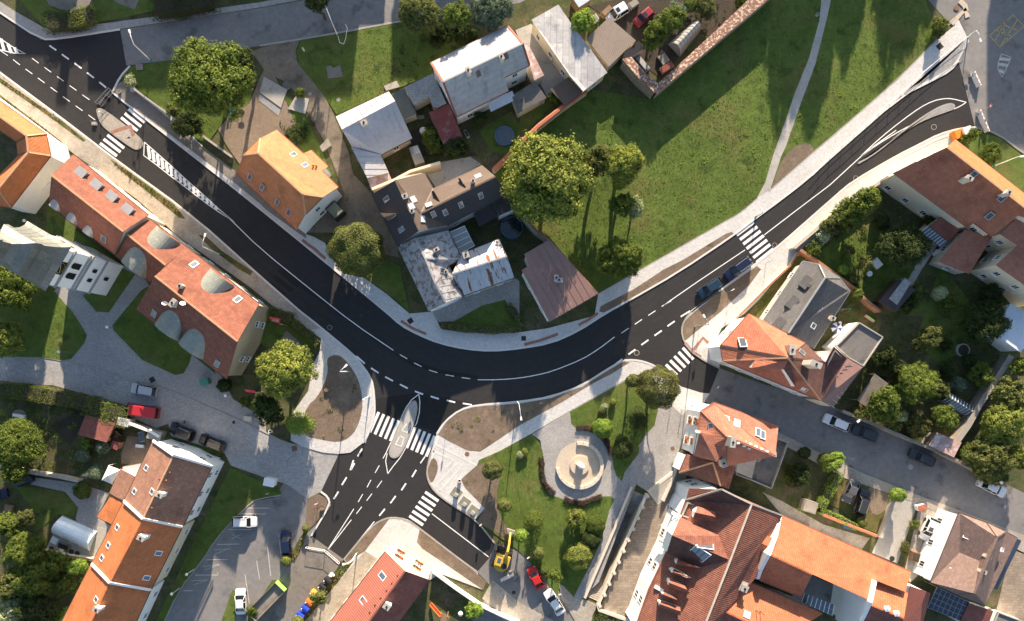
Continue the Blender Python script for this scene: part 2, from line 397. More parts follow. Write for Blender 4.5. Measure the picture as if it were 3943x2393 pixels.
mat('flower_red', (.55, .08, .03), .7, noise=((12, .4),))
mat('flower_orange', (.62, .25, .03), .8, noise=((12, .4),))
mat('bark', (.085, .062, .045), .95, noise=((3, .25), (14, .3)), bump=(18, 1, .05))
mat('fabric_white', (.84, .83, .80), .8)
mat('fabric_navy', (.05, .08, .22), .8)
mat('solar', (.03, .035, .06), .12, noise=((.6, .15),), spec=.8)
mat('net', (.16, .19, .22), .7)
glassmat('glass', (.030, .036, .045), .06)
glassmat('glass_sky', (.075, .10, .14), .04)
glassmat('polycarb', (.74, .86, .92), .25, metal=.0)
glassmat('glasshouse', (.34, .35, .33), .15)
m_ = MATS
LV = {'n': 0}
def area(name, k, s, m, z, label, extra=None, smooth=0):
    pts = ground(k, s) if isinstance(s, str) else s
    if smooth: pts = chaikin(pts, smooth, True)
    LV['n'] += 1
    o = MB().prism(pts, -.02, z + .0006 * (LV['n'] % 5)).build(name, MATS[m])
    return tag(o, label, None, None, 'structure')
PIT = ground('C3', '1075,235 1190,285 745,1285 640,1240')
hole = [Vector((p.x, p.y, 0)) for p in PIT]
outer = [Vector((x, y, 0)) for x, y in ((-400, -400), (400, -400), (400, 400), (-400, 400))]
allv = outer + hole; mb = MB()
for t in geometry.tessellate_polygon([outer, hole]):
    q = [allv[i] for i in t]
    mb.face(q if area2(q) > 0 else q[::-1])
tag(mb.build('ground', m_['terrain']), 'earth and rough garden ground under the whole district', None, None, 'structure')

ROAD_IN = P2('0,31 99,96 142,94 289,71.7')            # north-west kerb of the junction arm
ROAD_NE = P2('271,223 305,251 355,290 464,375 625,502 928,750 964,783 1005,805 1056,826 1119,840 1182,845 1249,839 1325,826 1389,798 1460,752 1515,722 1630,656 1766,565 1815,527 1874,484 1940,433 2003,375 2165,233 2244,193 2284,172 2305,147')
ROAD_SE = P2('2345,307 2307,310 2257,324 2213,347 2155,376 2049,438 2016,466 1864,600 1820,633 1728,702 1662,750 1645,772 1638,795 1645,823 1665,848 1695,869 1730,886')
ROAD_S1 = P2('1706,947 1685,945 1637,930 1600,898 1576,881 1548,870 1523,866 1498,867 1460,889 1401,927 1325,955 1249,967 1144,975 1106,986 1071,1013 1050,1044')
ROAD_S2 = P2('1036,1090 1026,1133 1030,1158 1045,1183 1081,1211 1144,1249 1190,1307')
ROAD_S3 = P2('1177,1342 1148,1376 1106,1346 1010,1272 980,1250 940,1244 911,1254 891,1270 858,1308 827,1346')
ROAD_S4 = P2('749,1289 794,1214 789,1196 772,1183 802,1120')
ROAD_W = P2('815,1092 843,1089 873,1066 888,1041 900,1003 902,978 898,927 888,902 865,871 853,856 772,788 723,750 625,664 461,517 279,385 236,352 150,286 0,175')
f2 = lambda pts, z=0: [W('F', x, y, z) for x, y in pts]
road = P2('-60,-10') + ROAD_IN + P2('304,158 313,160 286,189') + ROAD_NE + ROAD_SE + ROAD_S1 + ROAD_S2 + ROAD_S3 + ROAD_S4 + ROAD_W + P2('-60,135')
area('road', 'F', f2(road), 'asphalt_new', .030, 'fresh dark asphalt main road sweeping through the bend')
RZ = .030
area('old_road', 'F', '289,71.7 625,20 760,-5 1000,-70 1400,-70 1250,8 1100,30 957,53 810,81 625,111 416,145 304,158', 'asphalt_old', .022, 'worn grey asphalt street along the upper edge')
area('old_road', 'F', '2200,-90 2232,0 2270,42 2300,75 2305,147 2345,307 2400,322 2463,372 2600,460 2600,-90', 'asphalt_old', .022, 'worn asphalt junction at the upper right corner')
area('old_road', 'F', '1730,886 1838,925 1975,965 2026,988 2137,1031 2234,1077 2335,1124 2463,1186 2600,1250 2600,1360 2463,1290 2310,1230 2200,1190 2040,1125 1870,1040 1690,965 1706,945', 'asphalt_old', .022, 'grey asphalt side street with parked cars at the right')
area('old_road', 'F', '1190,1307 1249,1326 1300,1375 1352,1436 1400,1510 1400,1560 1180,1560 1130,1480 1190,1420 1148,1376 1177,1342', 'asphalt_old', .020, 'old asphalt street end where the excavator stands')
area('parking_lot', 'F', '690,1150 738,1195 789,1196 749,1289 827,1346 790,1395 700,1530 380,1530 431,1419 482,1356 520,1297 558,1254 607,1206 660,1198', 'asphalt_old', .018, 'asphalt parking lot with faded bay lines')
area('old_road', 'F', '749,1289 827,1346 800,1382 690,1530 600,1530 655,1440 700,1370 727,1320', 'asphalt_pale', .026, 'pale dusty asphalt lane below the new junction')
area('setts_street', 'F', '-60,859 50,857 114,861 177,874 253,892 355,922 418,942 482,970 558,1003 625,1034 685,1064 726,1074 777,1089 815,1092 802,1122 772,1183 740,1200 690,1165 640,1150 555,1120 540,1090 411,1049 405,1019 375,1031 314,1003 302,985 215,952 127,927 -60,925', 'setts', .024, 'blue grey sett paved street curving past the church')
area('square', 'F', '60,640 130,700 200,640 330,640 360,690 480,860 530,900 560,960 640,1010 640,1042 558,1004 482,971 418,943 355,923 253,893 177,875 114,862 60,858', 'paving_grey', .016, 'grey paved square between the church and the row of old houses')
area('pavement', 'F', '-60,-30 0,4 40,30 109,69 127,73 279,54 625,7 700,-8 765,-8 625,19 289,70.5 142,93 99,95 0,30 -60,-12', 'paving_grey', .13, 'grey pavement along the top of the upper street')
area('pavement', 'F', f2(P2('-60,136') + ROAD_W[::-1][0:8] + P2('772,790 740,795 700,765 655,735 600,690 430,570 330,480 180,372 100,312 -60,190')), 'paving_tan', .125, 'tan sett pavement in front of the long red roofed houses')
area('pavement', 'F', f2(P2('271,223 464,375 625,502 928,750 964,783 1005,805 1056,826 1119,840 1182,845 1249,839 1325,826 1389,798 1460,752 1515,722 1630,656 1766,565 1815,527 1874,484 1940,433 2003,375 2165,233 2244,193 2284,172 2305,147 2330,100 2300,40 2295,63 2254,96 2158,193 2016,317 1947,375 1846,461 1822,476 1782,512 1731,540 1630,598 1528,656 1439,707 1430,760 1318,790 1249,800 1182,803 1106,799 1061,792 1040,750 985,755 929,707 876,669 827,659 797,618 782,585 754,570 737,564 700,545 560,415 480,345 430,290 330,222 290,200')), 'paving_new', .12, 'pale new paving round the inside of the bend and up to the park path')
area('pavement', 'F', '271,223 430,340 560,437 625,490 640,505 737,575 737,558 700,535 570,415 470,340 400,280 318,215 300,190', 'asphalt_pale', .135, 'older tan asphalt pavement below the big chestnut tree')
area('pavement', 'F', f2(P2('726,753 772,788 853,856 865,871 888,902 898,927 902,978 900,1003 888,1041 873,1066 843,1089 815,1092 777,1089 726,1074 700,1060 700,1000 742,940 752,880 770,845 772,815 735,790 690,765')), 'paving_new', .12, 'pale paving band round the brown soil bed left of the crossing')
area('pavement', 'F', f2(P2('1050,1044 1071,1013 1106,986 1144,975 1249,967 1325,955 1401,927 1460,889 1498,867 1523,866 1548,870 1576,881 1600,898 1637,930 1600,960 1560,890 1535,902 1524,901 1508,911 1371,988 1277,1044 1200,1086 1152,1107 1147,1120 1109,1153 1120,1175 1166,1223 1144,1249 1081,1211 1045,1183 1030,1158 1026,1133 1036,1090')), 'paving_new', .12, 'pale paving corner and diagonal walk along the park')
area('pavement', 'F', f2(P2('2345,307 2307,310 2257,324 2213,347 2155,376 2049,438 2016,466 1864,600 1820,633 1728,702 1662,750 1645,772 1638,795 1645,823 1665,848 1695,869 1730,886 1730,830 1712,838 1735,790 1790,755 1870,680 1925,612 1990,550 2060,478 2120,432 2220,380 2290,350 2300,335')), 'paving_new', .12, 'wide pale pavement past the garden wall and the red corner house')
area('pavement', 'F', f2(P2('1010,1272 980,1250 940,1244 911,1254 891,1270 858,1308 827,1346 835,1355 815,1380 735,1530 800,1530 1060,1380 1160,1418 1148,1376 1106,1346')), 'paving_new', .12, 'pale paving round the corner house below the junction')
area('pavement', 'F', '878,1325 908,1343 848,1424 766,1530 700,1530 738,1490 800,1415', 'paving_tan', .135, 'tan cobbled walk along the corrugated red roof house')
area('pavement', 'F', '1870,1040 2040,1125 2200,1190 2310,1230 2463,1290 2600,1360 2600,1400 2463,1330 2300,1250 2190,1205 2030,1150 1865,1060', 'paving_tan', .11, 'narrow tan pavement on the near side of the side street')
area('pavement', 'F', '1637,930 1685,945 1706,947 1695,965 1690,985 1665,975 1640,1000 1600,960', 'paving_new', .125, 'pale paving strip in front of the red apartment house')
area('plaza', 'F', '1279,1045 1371,988 1400,972 1500,915 1600,958 1645,975 1670,985 1640,1060 1625,1110 1600,1205 1560,1185 1530,1165 1440,1400 1400,1440 1380,1460 1338,1405 1300,1060', 'paving_grey', .11, 'blue grey paved plaza round the round stone bench')
area('plaza', 'F', '1560,1190 1582,1215 1640,1080 1660,1100 1640,1200 1570,1400 1535,1500 1440,1470', 'flagstone', .10, 'flagstone terrace promenade beside the balustrade')
area('pavement', 'F', '1345,1405 1380,1440 1405,1442 1437,1455 1425,1480 1420,1530 1405,1530 1350,1440', 'paving_tan', .125, 'tan cobbles below the lower steps')
area('yard', 'F', '1185,1395 1250,1450 1400,1530 1250,1530 1160,1440', 'paving_tan', .05, 'tan cobbled apron at the lower street end')
area('lawn', 'F', '1185,415 1405,212 1560,240 1840,0 1840,-120 2260,-120 2225,0 2245,60 2256,92 2158,192 2016,316 1947,374 1846,460 1820,474 1782,511 1731,539 1630,597 1528,655 1436,706 1320,570 1230,520', 'lawn', .10, 'large mown green with tree shadows at the upper right')
area('path', 'F', '1976,-60 1975,0 1970,51 1945,142 1912,223 1881,314 1859,375 1840,440 1815,486 1850,463 1879,375 1889,355 1922,259 1960,157 1990,38 1998,0 2000,-60', 'concrete', .112, 'pale straight footpath across the green')
area('bare_soil', 'F', '1850,459 1881,385 1897,366 1915,350 1945,345 1960,362 1940,378 1880,430', 'soil', .108, 'bare brown earth wedge by the footpath', smooth=1)
area('verge', 'C1', '1370,1080 1560,985 1950,745 2010,725 2035,740 1985,790 1500,1105 1060,1355 800,1490 755,1480 770,1430 1080,1270', 'soil', .126, 'brown planting strip between pavement and kerb')
area('verge', 'C2', '1650,10 1570,90 1540,180 1562,285 1630,230 1900,10 2180,-250 2290,-400 2250,-430 1890,-180', 'soil', .126, 'brown soil bed beside the two parked dark cars')
area('bare_soil', 'B2', '640,470 650,435 720,408 790,435 870,530 940,650 975,800 975,950 920,1120 850,1200 750,1245 600,1220 430,1185 400,1060 450,900 560,800 650,600', 'soil', .127, 'big rounded bed of raked brown soil left of the junction', smooth=1)
area('bare_soil', 'F', '1053,1046 1076,1012 1106,989 1144,979 1249,971 1325,958 1401,930 1460,893 1498,870 1515,872 1492,886 1472,899 1427,922 1389,945 1351,968 1249,1024 1182,1069 1155,1087 1124,1084 1080,1062', 'soil', .127, 'long brown soil bed between road and diagonal walk')
area('bare_soil', 'B3', '1590,40 1640,-80 1680,-50 1695,30 1660,130 1630,170 1605,130', 'soil', .127, 'small rounded soil bed at the park corner', smooth=1)
area('bare_soil', 'B3', '450,320 500,285 560,275 620,305 650,350 620,420 540,540 430,640 440,500', 'soil', .126, 'tongue shaped soil island with a round planter', smooth=1)
area('bare_soil', 'B3', '1235,500 1130,535 1050,595 920,745 805,890 830,920 900,870 1000,812', 'soil', .126, 'soil strip along the kerb left of the corner house')
area('bare_soil', 'B3', '1520,605 1900,885 2150,1105 2120,1180 1800,960 1545,790 1490,725', 'soil', .126, 'long soil bed between kerb and pavement right of the corner house')
area('lawn', 'F', '1249,1061 1280,1046 1295,1062 1305,1085 1310,1120 1302,1165 1325,1190 1391,1214 1447,1194 1470,1194 1479,1202 1465,1230 1447,1297 1427,1343 1380,1436 1350,1405 1338,1433 1300,1375 1249,1326 1157,1261 1147,1255 1166,1223 1120,1175 1109,1153 1147,1122 1152,1108', 'lawn', .118, 'park lawn with clipped shrubs and flower beds')
area('bare_soil', 'B3', '1910,135 2060,10 2190,-60 2290,60 2250,250 2270,450 2420,740 2100,550 2064,530 2135,405 1950,215', 'soil', .126, 'freshly dug soil border at the park edge', smooth=0)
area('lawn', 'C2', '478,950 1020,650 1090,600 1150,630 1300,790 1312,940 1280,1080 1180,1190 1135,1270 1130,1350 1060,1440 1000,1520 970,1610 920,1560 892,1478 870,1330 800,1205 700,1150 540,1112 490,1060', 'lawn', .118, 'triangular park lawn under the round topped trees')
area('gravel_strip', 'C3', '905,320 990,345 1000,330 640,1235 510,1265 600,1090 700,880 790,700 830,560 850,430', 'gravel_blue', .122, 'blue grey gravel strip along the sunken walkway')
area('lawn', 'F', '-60,640 40,650 105,672 130,700 175,752 209,806 203,825 172,863 150,867 100,860 -60,856', 'lawn', .115, 'lawn left of the church path crossed by the tower shadow')
area('lawn', 'F', '355,690 340,700 300,748 271,783 274,795 342,866 421,902 441,899 454,877 461,853 520,900 480,830 400,760', 'lawn', .115, 'dark shaded lawn behind the long red roofed house')
area('lawn', 'F', '290,645 325,660 262,752 232,750 200,712', 'lawn', .115, 'small shaded lawn strip at the foot of the tower')
area('lawn', 'F', '115,490 190,560 275,622 295,648 200,610 110,560', 'lawn', .115, 'narrow lawn between the old house and the tower')
area('lawn', 'F', '313,165 345,156 416,146 520,130 620,180 600,250 540,290 500,345 455,330 420,285 350,228 300,205', 'lawn', .11, 'lawn under the big spreading tree')
area('playground', 'F', '525,312 548,285 600,250 625,190 640,160 665,190 690,250 720,320 640,330 580,400 545,350', 'gravel', .105, 'brown gravel play yard behind the orange house')
area('yard', 'F', '605,125 640,112 725,96 712,120 715,150 770,210 800,270 840,370 850,420 880,450 905,480 950,560 960,620 880,600 800,560 740,560 830,470 815,430 780,340 750,290 720,235 690,200 640,175', 'dirt_path', .09, 'curving dirt and asphalt lane between lawn and sheds')
area('lawn', 'F', '725,97 810,84 957,56 1090,45 1130,130 1040,150 1040,178 970,208 935,220 810,277 775,225 722,160 714,125', 'lawn', .098, 'lawn patch crossed by building shade above the sheds')
area('lawn', 'F', '625,200 640,190 690,230 730,270 770,350 800,430 790,470 700,330', 'lawn', .096, 'scrubby grass beside the curving lane')
area('lawn', 'F', '555,1125 585,1140 625,1157 660,1172 678,1184 676,1191 625,1200 607,1206 558,1254 520,1297 482,1356 431,1419 380,1530 360,1530 456,1323 507,1221', 'lawn', .105, 'long lawn strip between the row houses and the parking lot')
area('lawn', 'F', '735,1272 745,1262 730,1310 708,1352 697,1340 715,1305', 'lawn_dry', .105, 'dry grass strip beside the parked dark blue car')
area('lawn', 'F', '560,1418 575,1430 560,1530 520,1530', 'lawn', .105, 'small grass island in the parking lot')
area('lawn', 'F', '655,1395 670,1395 640,1430 590,1530 575,1530 620,1450', 'lawn', .105, 'grass sliver beside the dumpster')
area('lawn', 'F', '822,1362 853,1348 790,1430 735,1500 705,1530 690,1530 750,1450', 'lawn_dry', .128, 'dry grass verge with waste bins')
area('verge', 'A0', '-100,670 0,740 590,1150 820,1335 795,1350 440,1090 0,785 -100,715', 'lawn_dry', .128, 'dry grass verge on the left of the road')
area('verge', 'A1', '1040,30 1210,140 1660,470 1765,605 1700,590 1400,345 1150,150', 'lawn_dry', .128, 'dry grass verge beside the hatched road marking')
area('verge', 'A1', '1880,750 1950,760 2100,900 2400,1100 2380,1140 2270,1080 2000,880', 'lawn_dry', .128, 'thin verge under the white street lamp')
area('lawn', 'A0', '-100,840 0,900 440,1230 600,1360 560,1400 440,1290 0,960', 'lawn_dry', .13, 'yellowed grass strip by the cream courtyard house')
area('lawn', 'F', '2305,330 2345,318 2400,330 2463,378 2600,470 2600,620 2463,530', 'lawn', .1, 'rough grass behind the large orange roof')
area('lawn', 'F', '30,-20 110,-20 125,20 160,30 215,22 250,-20 360,-20 400,20 280,48 130,68 100,60', 'lawn', .1, 'rough grass with hedge at the upper left')
area('parking_lot', 'A0', '430,-60 470,60 640,112 770,105 850,50 900,-60', 'asphalt_pale', .105, 'pale concrete yard at the upper left edge')
area('parking_lot', 'A0', '1000,-60 1100,25 1280,92 1350,-60', 'asphalt_pale', .105, 'second pale concrete slab at the upper edge')
area('lawn', 'F', '1930,640 2000,580 2100,520 2200,650 2240,760 2150,760 2060,740 1990,700', 'lawn', .05, 'shaded garden lawn behind the garden wall')
area('lawn', 'F', '2260,640 2330,720 2330,830 2260,880 2200,820 2230,740', 'lawn', .05, 'shaded garden lawn with a round well')
area('garden_path', 'D1', '1560,800 1640,850 1580,950 1480,1100 1400,1240 1340,1220 1460,1000', 'concrete', .06, 'stone garden path past the trees')
area('yard', 'D3', '640,0 820,0 900,90 1200,200 1150,480 1060,640 960,600 720,420 540,330 600,180', 'lawn_dry', .06, 'worn grass yard with two parked cars')
area('yard', 'D3', '970,180 1180,160 1190,380 1080,480 1000,440', 'gravel', .066, 'bare trampled patch beside the parked cars', smooth=1)
area('yard', 'D3', '1250,290 1330,300 1470,310 1260,930 1020,830 1180,480', 'concrete', .07, 'pale concrete driveway')
area('yard', 'D3', '1480,330 1700,430 1450,1050 1380,1110 1330,1000', 'paving_tan', .06, 'paved side yard of the white house')
area('yard', 'D3', '-20,250 170,340 560,560 1000,690 920,800 560,640 165,470', 'paving_tan', .06, 'mossy brown cobbled yard behind the orange roof')
area('yard', 'D3', '2290,1000 2360,800 2560,880 2560,1500 2170,1500', 'flagstone', .06, 'paved yard right of the brown roof house')
area('yard', 'D3', '440,1040 1000,1290 850,1460 240,1220', 'asphalt_old', .06, 'dark courtyard between the orange roofs')
area('yard', 'H', '820,90 905,40 960,110 560,640 400,600', 'lawn_dry', .13, 'narrow front garden of the grey house')
area('yard', 'H', '1230,560 1350,480 1500,520 1640,640 1560,800 1420,660 1200,850', 'lawn_dry', .09, 'small back garden with a parasol')
area('yard', 'T', '1480,180 1660,100 2100,700 2242,800 2242,900 1900,1110 1640,640 1530,330', 'concrete', .07, 'concrete yard between house and long shed')
area('yard', 'K', '560,150 690,60 960,10 1060,80 650,290', 'concrete', .07, 'bare concrete yard behind the dark roofed house')
area('yard', 'K', '900,1260 1360,1100 1402,1130 1402,1495 640,1495 620,1400', 'paving_grey', .09, 'shaded paved yard below the metal roofs')
area('lawn', 'F', '1062,790 1160,735 1215,722 1235,760 1262,785 1180,798', 'lawn', .11, 'small clipped lawn inside the hedge')
area('lawn', 'F', '805,560 880,600 960,640 985,750 930,705 876,667 827,657 800,618', 'lawn', .118, 'dark shaded lawn round the olive green tree')
area('yard', 'B0', '1440,1240 1610,1180 1760,1380 2000,1420 2080,1478 1500,1478 1400,1380', 'soil_dark', .04, 'dark back yard garden between the white roofs')
area('lawn', 'B0', '2080,1240 2390,1060 2464,1200 2440,1440 2300,1478 2200,1440', 'lawn', .05, 'fenced lawn with a round trampoline')
area('lawn', 'C0', '20,1060 200,950 330,1010 60,1240 -20,1280', 'lawn', .05, 'shaded strip of lawn below the long shed')
area('yard', 'C0', '-40,290 110,230 480,730 290,850 200,790 90,560', 'concrete', .072, 'grey slab yard beside the long shed')
area('yard', 'C0', '660,60 1060,-40 1900,-40 2190,-40 1820,350 1680,300 1350,760 1080,540 1180,440 830,170', 'soil_dark', .04, 'cluttered yard with old vehicles and garden beds')
area('yard', 'A2', '480,1080 750,950 850,830 950,1000 740,1170 660,1260', 'soil_dark', .05, 'dug vegetable beds in the corner garden')
area('lawn', 'A3', '130,180 600,250 745,400 700,480 560,460 330,640 340,450', 'lawn', .06, 'garden lawn behind the pool terrace')
area('yard', 'A3', '300,110 740,170 1040,260 920,500 1060,570 900,880 720,500 745,400 620,250 300,180', 'paving_grey', .07, 'grey paved garden yard beside the row house')
area('terrace', 'A3', '592,470 700,520 1010,600 1060,560 900,870 440,792', 'concrete', .12, 'pale pool terrace')
area('yard', 'A2', '1150,1350 1210,1180 1400,1200 1440,1280 1340,1470 1150,1440', 'gravel', .06, 'sandy yard behind the white gable')
area('lawn', 'F', '411,1052 540,1090 520,1102 470,1095 380,1060', 'lawn', .1, 'grass patch behind the two black parked cars')
area('yard', 'B2', '180,300 260,180 400,310 370,340 300,420', 'asphalt_pale', .13, 'small paved entrance court')
area('lawn', 'B2', '-60,250 60,0 250,0 500,200 580,300 560,370 400,300 270,180 180,330 60,340', 'lawn', .128, 'shaded lawn with hedge beside the flagpole')
KM = MATS['kerb']
def kerb(pts, label, wd=.30, h=.15, m='kerb', sm=1, off=0.0):
    p = f2(pts) if not isinstance(pts[0], Vector) else pts
    if sm: p = chaikin(p, sm)
    o = MB().ribbon(p, wd, -.02, h, 0, off).build('kerb', MATS[m]); return tag(o, label, None, None, 'structure')
kerb(P2('-60,-11') + ROAD_IN, 'white kerb along the upper left pavement', sm=1)
kerb(P2('313,160 290,185 271,223'), 'short curved white kerb by the shrub')
kerb(ROAD_NE[:], 'long white kerb round the inside of the bend')
kerb(ROAD_SE[:11], 'white kerb on the outer side from the upper right down to the soil bed')
kerb(ROAD_SE[9:], 'curved kerb round the soil bed at the side street', m='kerb_old', wd=.25)
kerb(ROAD_S1[3:], 'white kerb along the park side of the bend')
kerb(ROAD_S2[:7], 'curved kerb round the park corner', m='kerb_old', wd=.25)
kerb(ROAD_S3[1:], 'curved kerb round the corner house pavement', m='kerb_old', wd=.25)
kerb(ROAD_S4[:4], 'pale kerb of the tongue shaped island')
kerb(ROAD_W[2:12], 'white kerb round the big soil bed')
kerb(ROAD_W[11:], 'white kerb along the old houses on the left', off=0)
kerb(P2('2345,307 2400,322 2463,372 2600,455'), 'old grey kerb at the upper right junction', m='kerb_old')
kerb(P2('625,111 810,81 957,53 1100,30'), 'old kerb along the upper street', m='kerb_old', h=.12)
kerb(P2('-60,859 50,857 114,861 177,874 253,892 355,922 418,942 482,970 558,1003 625,1034 685,1064 726,1074 777,1089 815,1092'), 'grey kerb of the sett paved street', m='kerb_old', wd=.18, h=.10)
kerb(P2('676,1191 625,1200 607,1206 558,1254 520,1297 482,1356 431,1419 380,1530'), 'low kerb of the parking lot lawn', m='kerb_old', wd=.18, h=.125)
kerb(P2('1869,1040 2040,1125 2200,1190 2310,1230 2463,1290'), 'low kerb of the side street', m='kerb_old', wd=.18, h=.125)
kerb(P2('2158,375 2213,349 2257,327 2307,313 2345,310'), 'inner pale kerb by the construction barrier', wd=.2, h=.16, off=-.5)
kerb(P2('2298,42 2256,92 2158,192 2016,316 1947,374 1848,461'), 'dark edging stones along the green', m='kerb_old', wd=.16, h=.14)
kerb(P2('1439,707 1528,656 1630,598 1731,540 1782,512 1822,476'), 'edging stones between green and pavement', m='kerb_old', wd=.12, h=.14)
def island(pts, label, m1='paving_tan', kz=.14, name='traffic_island'):
    p = chaikin(f2(pts), 2, True)
    t = thing(name, label, 'traffic island', (p[0].x, p[0].y, 0))
    MB().prism(p, -.02, kz).build('kerb', MATS['kerb_old'], t)
    q = inset_poly(p if area2(p) > 0 else p[::-1], .22)
    MB().prism(q, 0, kz + .012).build('surface', MATS[m1], t); return t
island(P2('232,264 238,260 252,264 300,300 340,333 346,345 341,358 328,362 315,356 262,318 243,300 235,280'), 'tan paved refuge island with rounded ends on the left crossing', 'paving_tan')
island(P2('996,963 1003,966 1005,990 990,1040 965,1095 950,1104 938,1100 934,1085 950,1040 975,985 988,967'), 'leaf shaped pale refuge island in the middle crossing', 'concrete')
island(P2('2050,400 2100,372 2170,315 2240,265 2282,247 2298,253 2292,265 2260,275 2200,300 2130,352 2090,382'), 'long leaf shaped gravel island near the upper right junction', 'gravel_blue')
island(P2('2165,236 2230,180 2300,115 2318,92 2320,110 2300,146 2282,166 2243,187 2190,215'), 'wedge of pale gravel beside the upper right pavement', 'gravel_blue')
def marking(name, label, polys, m='paint', z=RZ + .006, part='stripe', cat='road marking', group=None):
    c = polys[0][0]; t = thing(name, label, cat, (c.x, c.y, 0), group)
    for p in polys: MB().prism(p, RZ - .01, z).build(part, MATS[m], t)
    return t
def stripe(a, b, wd):
    d = (b - a).normalized(); n = Vector((-d.y, d.x, 0)) * wd / 2
    return [a - n, b - n, b + n, a + n]
def zebra(k, pairs, wd, label):
    pl = []
    for a, b in pairs: pl.append(stripe(W(k, *a), W(k, *b), wd))
    marking('zebra_crossing', label, pl)
def lerp2(a, b, t): return (a[0] + (b[0] - a[0]) * t, a[1] + (b[1] - a[1]) * t)
def zebra_n(k, a0, b0, a1, b1, n, label, wd=.5):
    zebra(k, [(lerp2(a0, a1, i / (n - 1)), lerp2(b0, b1, i / (n - 1))) for i in range(n)], wd, label)
zebra_n('A0', (1220, 1038), (1375, 1165), (1150, 1118), (1305, 1243), 3, 'three stripe zebra crossing above the tan refuge island')
zebra_n('A0', (1020, 1283), (1178, 1408), (950, 1362), (1110, 1482), 3, 'three stripe zebra crossing below the tan refuge island', .5)
zebra_n('B2', (1130, 955), (1045, 1145), (1320, 1035), (1240, 1230), 5, 'five stripe zebra crossing left of the leaf shaped island')
zebra_n('B2', (1475, 1098), (1395, 1295), (1660, 1180), (1580, 1375), 5, 'five stripe zebra crossing right of the leaf shaped island')
zebra_n('B3', (1570, 252), (1695, 338), (1420, 478), (1550, 565), 6, 'six stripe zebra crossing near the waste containers')
zebra_n('C1', (2060, 755), (2225, 632), (2250, 1012), (2410, 885), 7, 'seven stripe zebra crossing at the upper right')
zebra_n('C2', (1550, 345), (1650, 455), (1390, 505), (1495, 605), 5, 'zebra crossing across the side street beside the red corner house')
def lines(k, s, label, wd=.13, name='lane_line', m='paint', sm=0, z=RZ + .006):
    """s: polylines separated by ;"""
    segs = []
    for q in s.split(';'):
        p = ground(k, q)
        if sm: p = chaikin(p, sm)
        segs.append(p)
    c = segs[0][0]; t = thing(name, label, 'road marking', (c.x, c.y, 0))
    for p in segs: MB().ribbon(p, wd, RZ - .01, z).build('dash' if len(segs) > 1 else 'line', MATS[m], t)
lines('F', '553,527 625,598 760,707 850,778 946,843', 'solid white centre line of the left arm', .14, sm=1)
lines('B2', '1330,410 1400,450;1465,488 1537,524;1607,556 1687,581;1762,601 1842,615;1917,628 1997,638', 'five white dashes at the apex of the bend', .14)
lines('F', '1149,914 1200,914 1249,910 1290,903 1330,893 1400,865 1440,840 1478,811', 'curved solid white centre line round the bend', .14, sm=1)
lines('C2', '967,207 1035,160;1095,122 1163,76;1223,38 1290,-6;1370,-60 1440,-100', 'short white dashes right of the bend', .14)
lines('C1', '1350,1432 1700,1190 2140,895', 'solid white centre line before the upper right crossing', .14)
lines('D1', '0,752 300,522 620,280 920,5 1040,-90 1250,-240', 'solid white centre line beyond the upper right crossing', .14)
lines('D0', '920,1478 1100,1310 1300,1150 1480,1020 1600,960 1700,938 1780,938 1915,973', 'curved white edge line above the gravel island', .14, sm=1)
lines('D0', '930,1478 1060,1380 1300,1235 1500,1140 1680,1080 1790,1040 1860,1010 1915,973', 'curved white edge line below the gravel island', .14, sm=1)
lines('C2', '1035,408 1100,360;1157,318 1224,270;1281,230 1350,182;1405,140 1473,92;1530,50 1620,-5', 'bold white dashes across the mouth of the side street', .26)
lines('B2', '918,425 998,495;1057,537 1128,584;1190,620 1265,660;1330,692 1405,730;1473,757 1550,787;1622,806 1700,830;1775,843 1855,863;1927,872 2012,886', 'bold white dashes across the mouth of the lower arm', .26)
lines('C2', '830,560 975,452', 'bold white dash ending at the park kerb', .22)
lines('B3', '1445,110 1485,42;1345,235 1388,170;1240,358 1290,290;1135,478 1188,412', 'bold white dashes right of the turning lanes', .26)
lines('B3', '890,-50 860,45;825,112 780,185;747,248 703,318', 'bold white dashes along the left kerb of the lower arm', .26)
lines('B2', '1035,1155 998,1245;972,1302 930,1375;900,1440 868,1500', 'bold white dashes below the left crossing', .26)
lines('B3', '1135,0 1095,70;1055,138 1018,208;978,272 935,347', 'thin white dashes left of the hatch tip', .13)
lines('B3', '1160,145 1113,210;1065,268 1015,334;968,392 918,458', 'thin white dashes right of the hatch tip', .13)
lines('B3', '893,412 650,792;870,515 655,790', 'white V shaped lines at the asphalt joint', .13)
lines('B2', '1510,785 1440,840 1390,910 1345,1000 1330,1050;1510,785 1520,860 1515,960 1490,1060 1472,1088', 'white outline above the leaf shaped island', .14)
lines('B2', '1245,1240 1200,1340 1170,1395;1210,1345 1195,1420 1205,1478 1215,1540;1385,1295 1330,1390 1265,1470 1215,1540', 'white outline below the leaf shaped island', .14)
lines('B3', '1635,458 2172,868', 'solid white line in the lower right lane', .14)
lines('B3', '670,372 490,662', 'solid white edge line beside the tongue shaped island', .16)
lines('B3', '1088,532 960,690 800,888', 'solid white edge line left of the corner house', .16)
lines('B2', '1570,1375 1525,1440', 'short white dash beside the small soil bed', .2)
lines('A0', '470,435 535,480;588,518 655,566;708,602 775,652;826,692 892,742;944,782 1008,834', 'bold white dashes across the mouth of the upper street', .26)
lines('A0', '305,555 368,602;423,642 487,688;542,728 605,773;662,815 727,861;782,902 850,949', 'thin white dashes of the middle lane at the left', .12)
lines('A0', '125,568 190,618;244,658 308,704;360,742 425,790;480,830 545,878;599,920 664,966;720,1008 785,1053;840,1093 905,1142', 'thin white dashes of the lower lane at the left', .12)
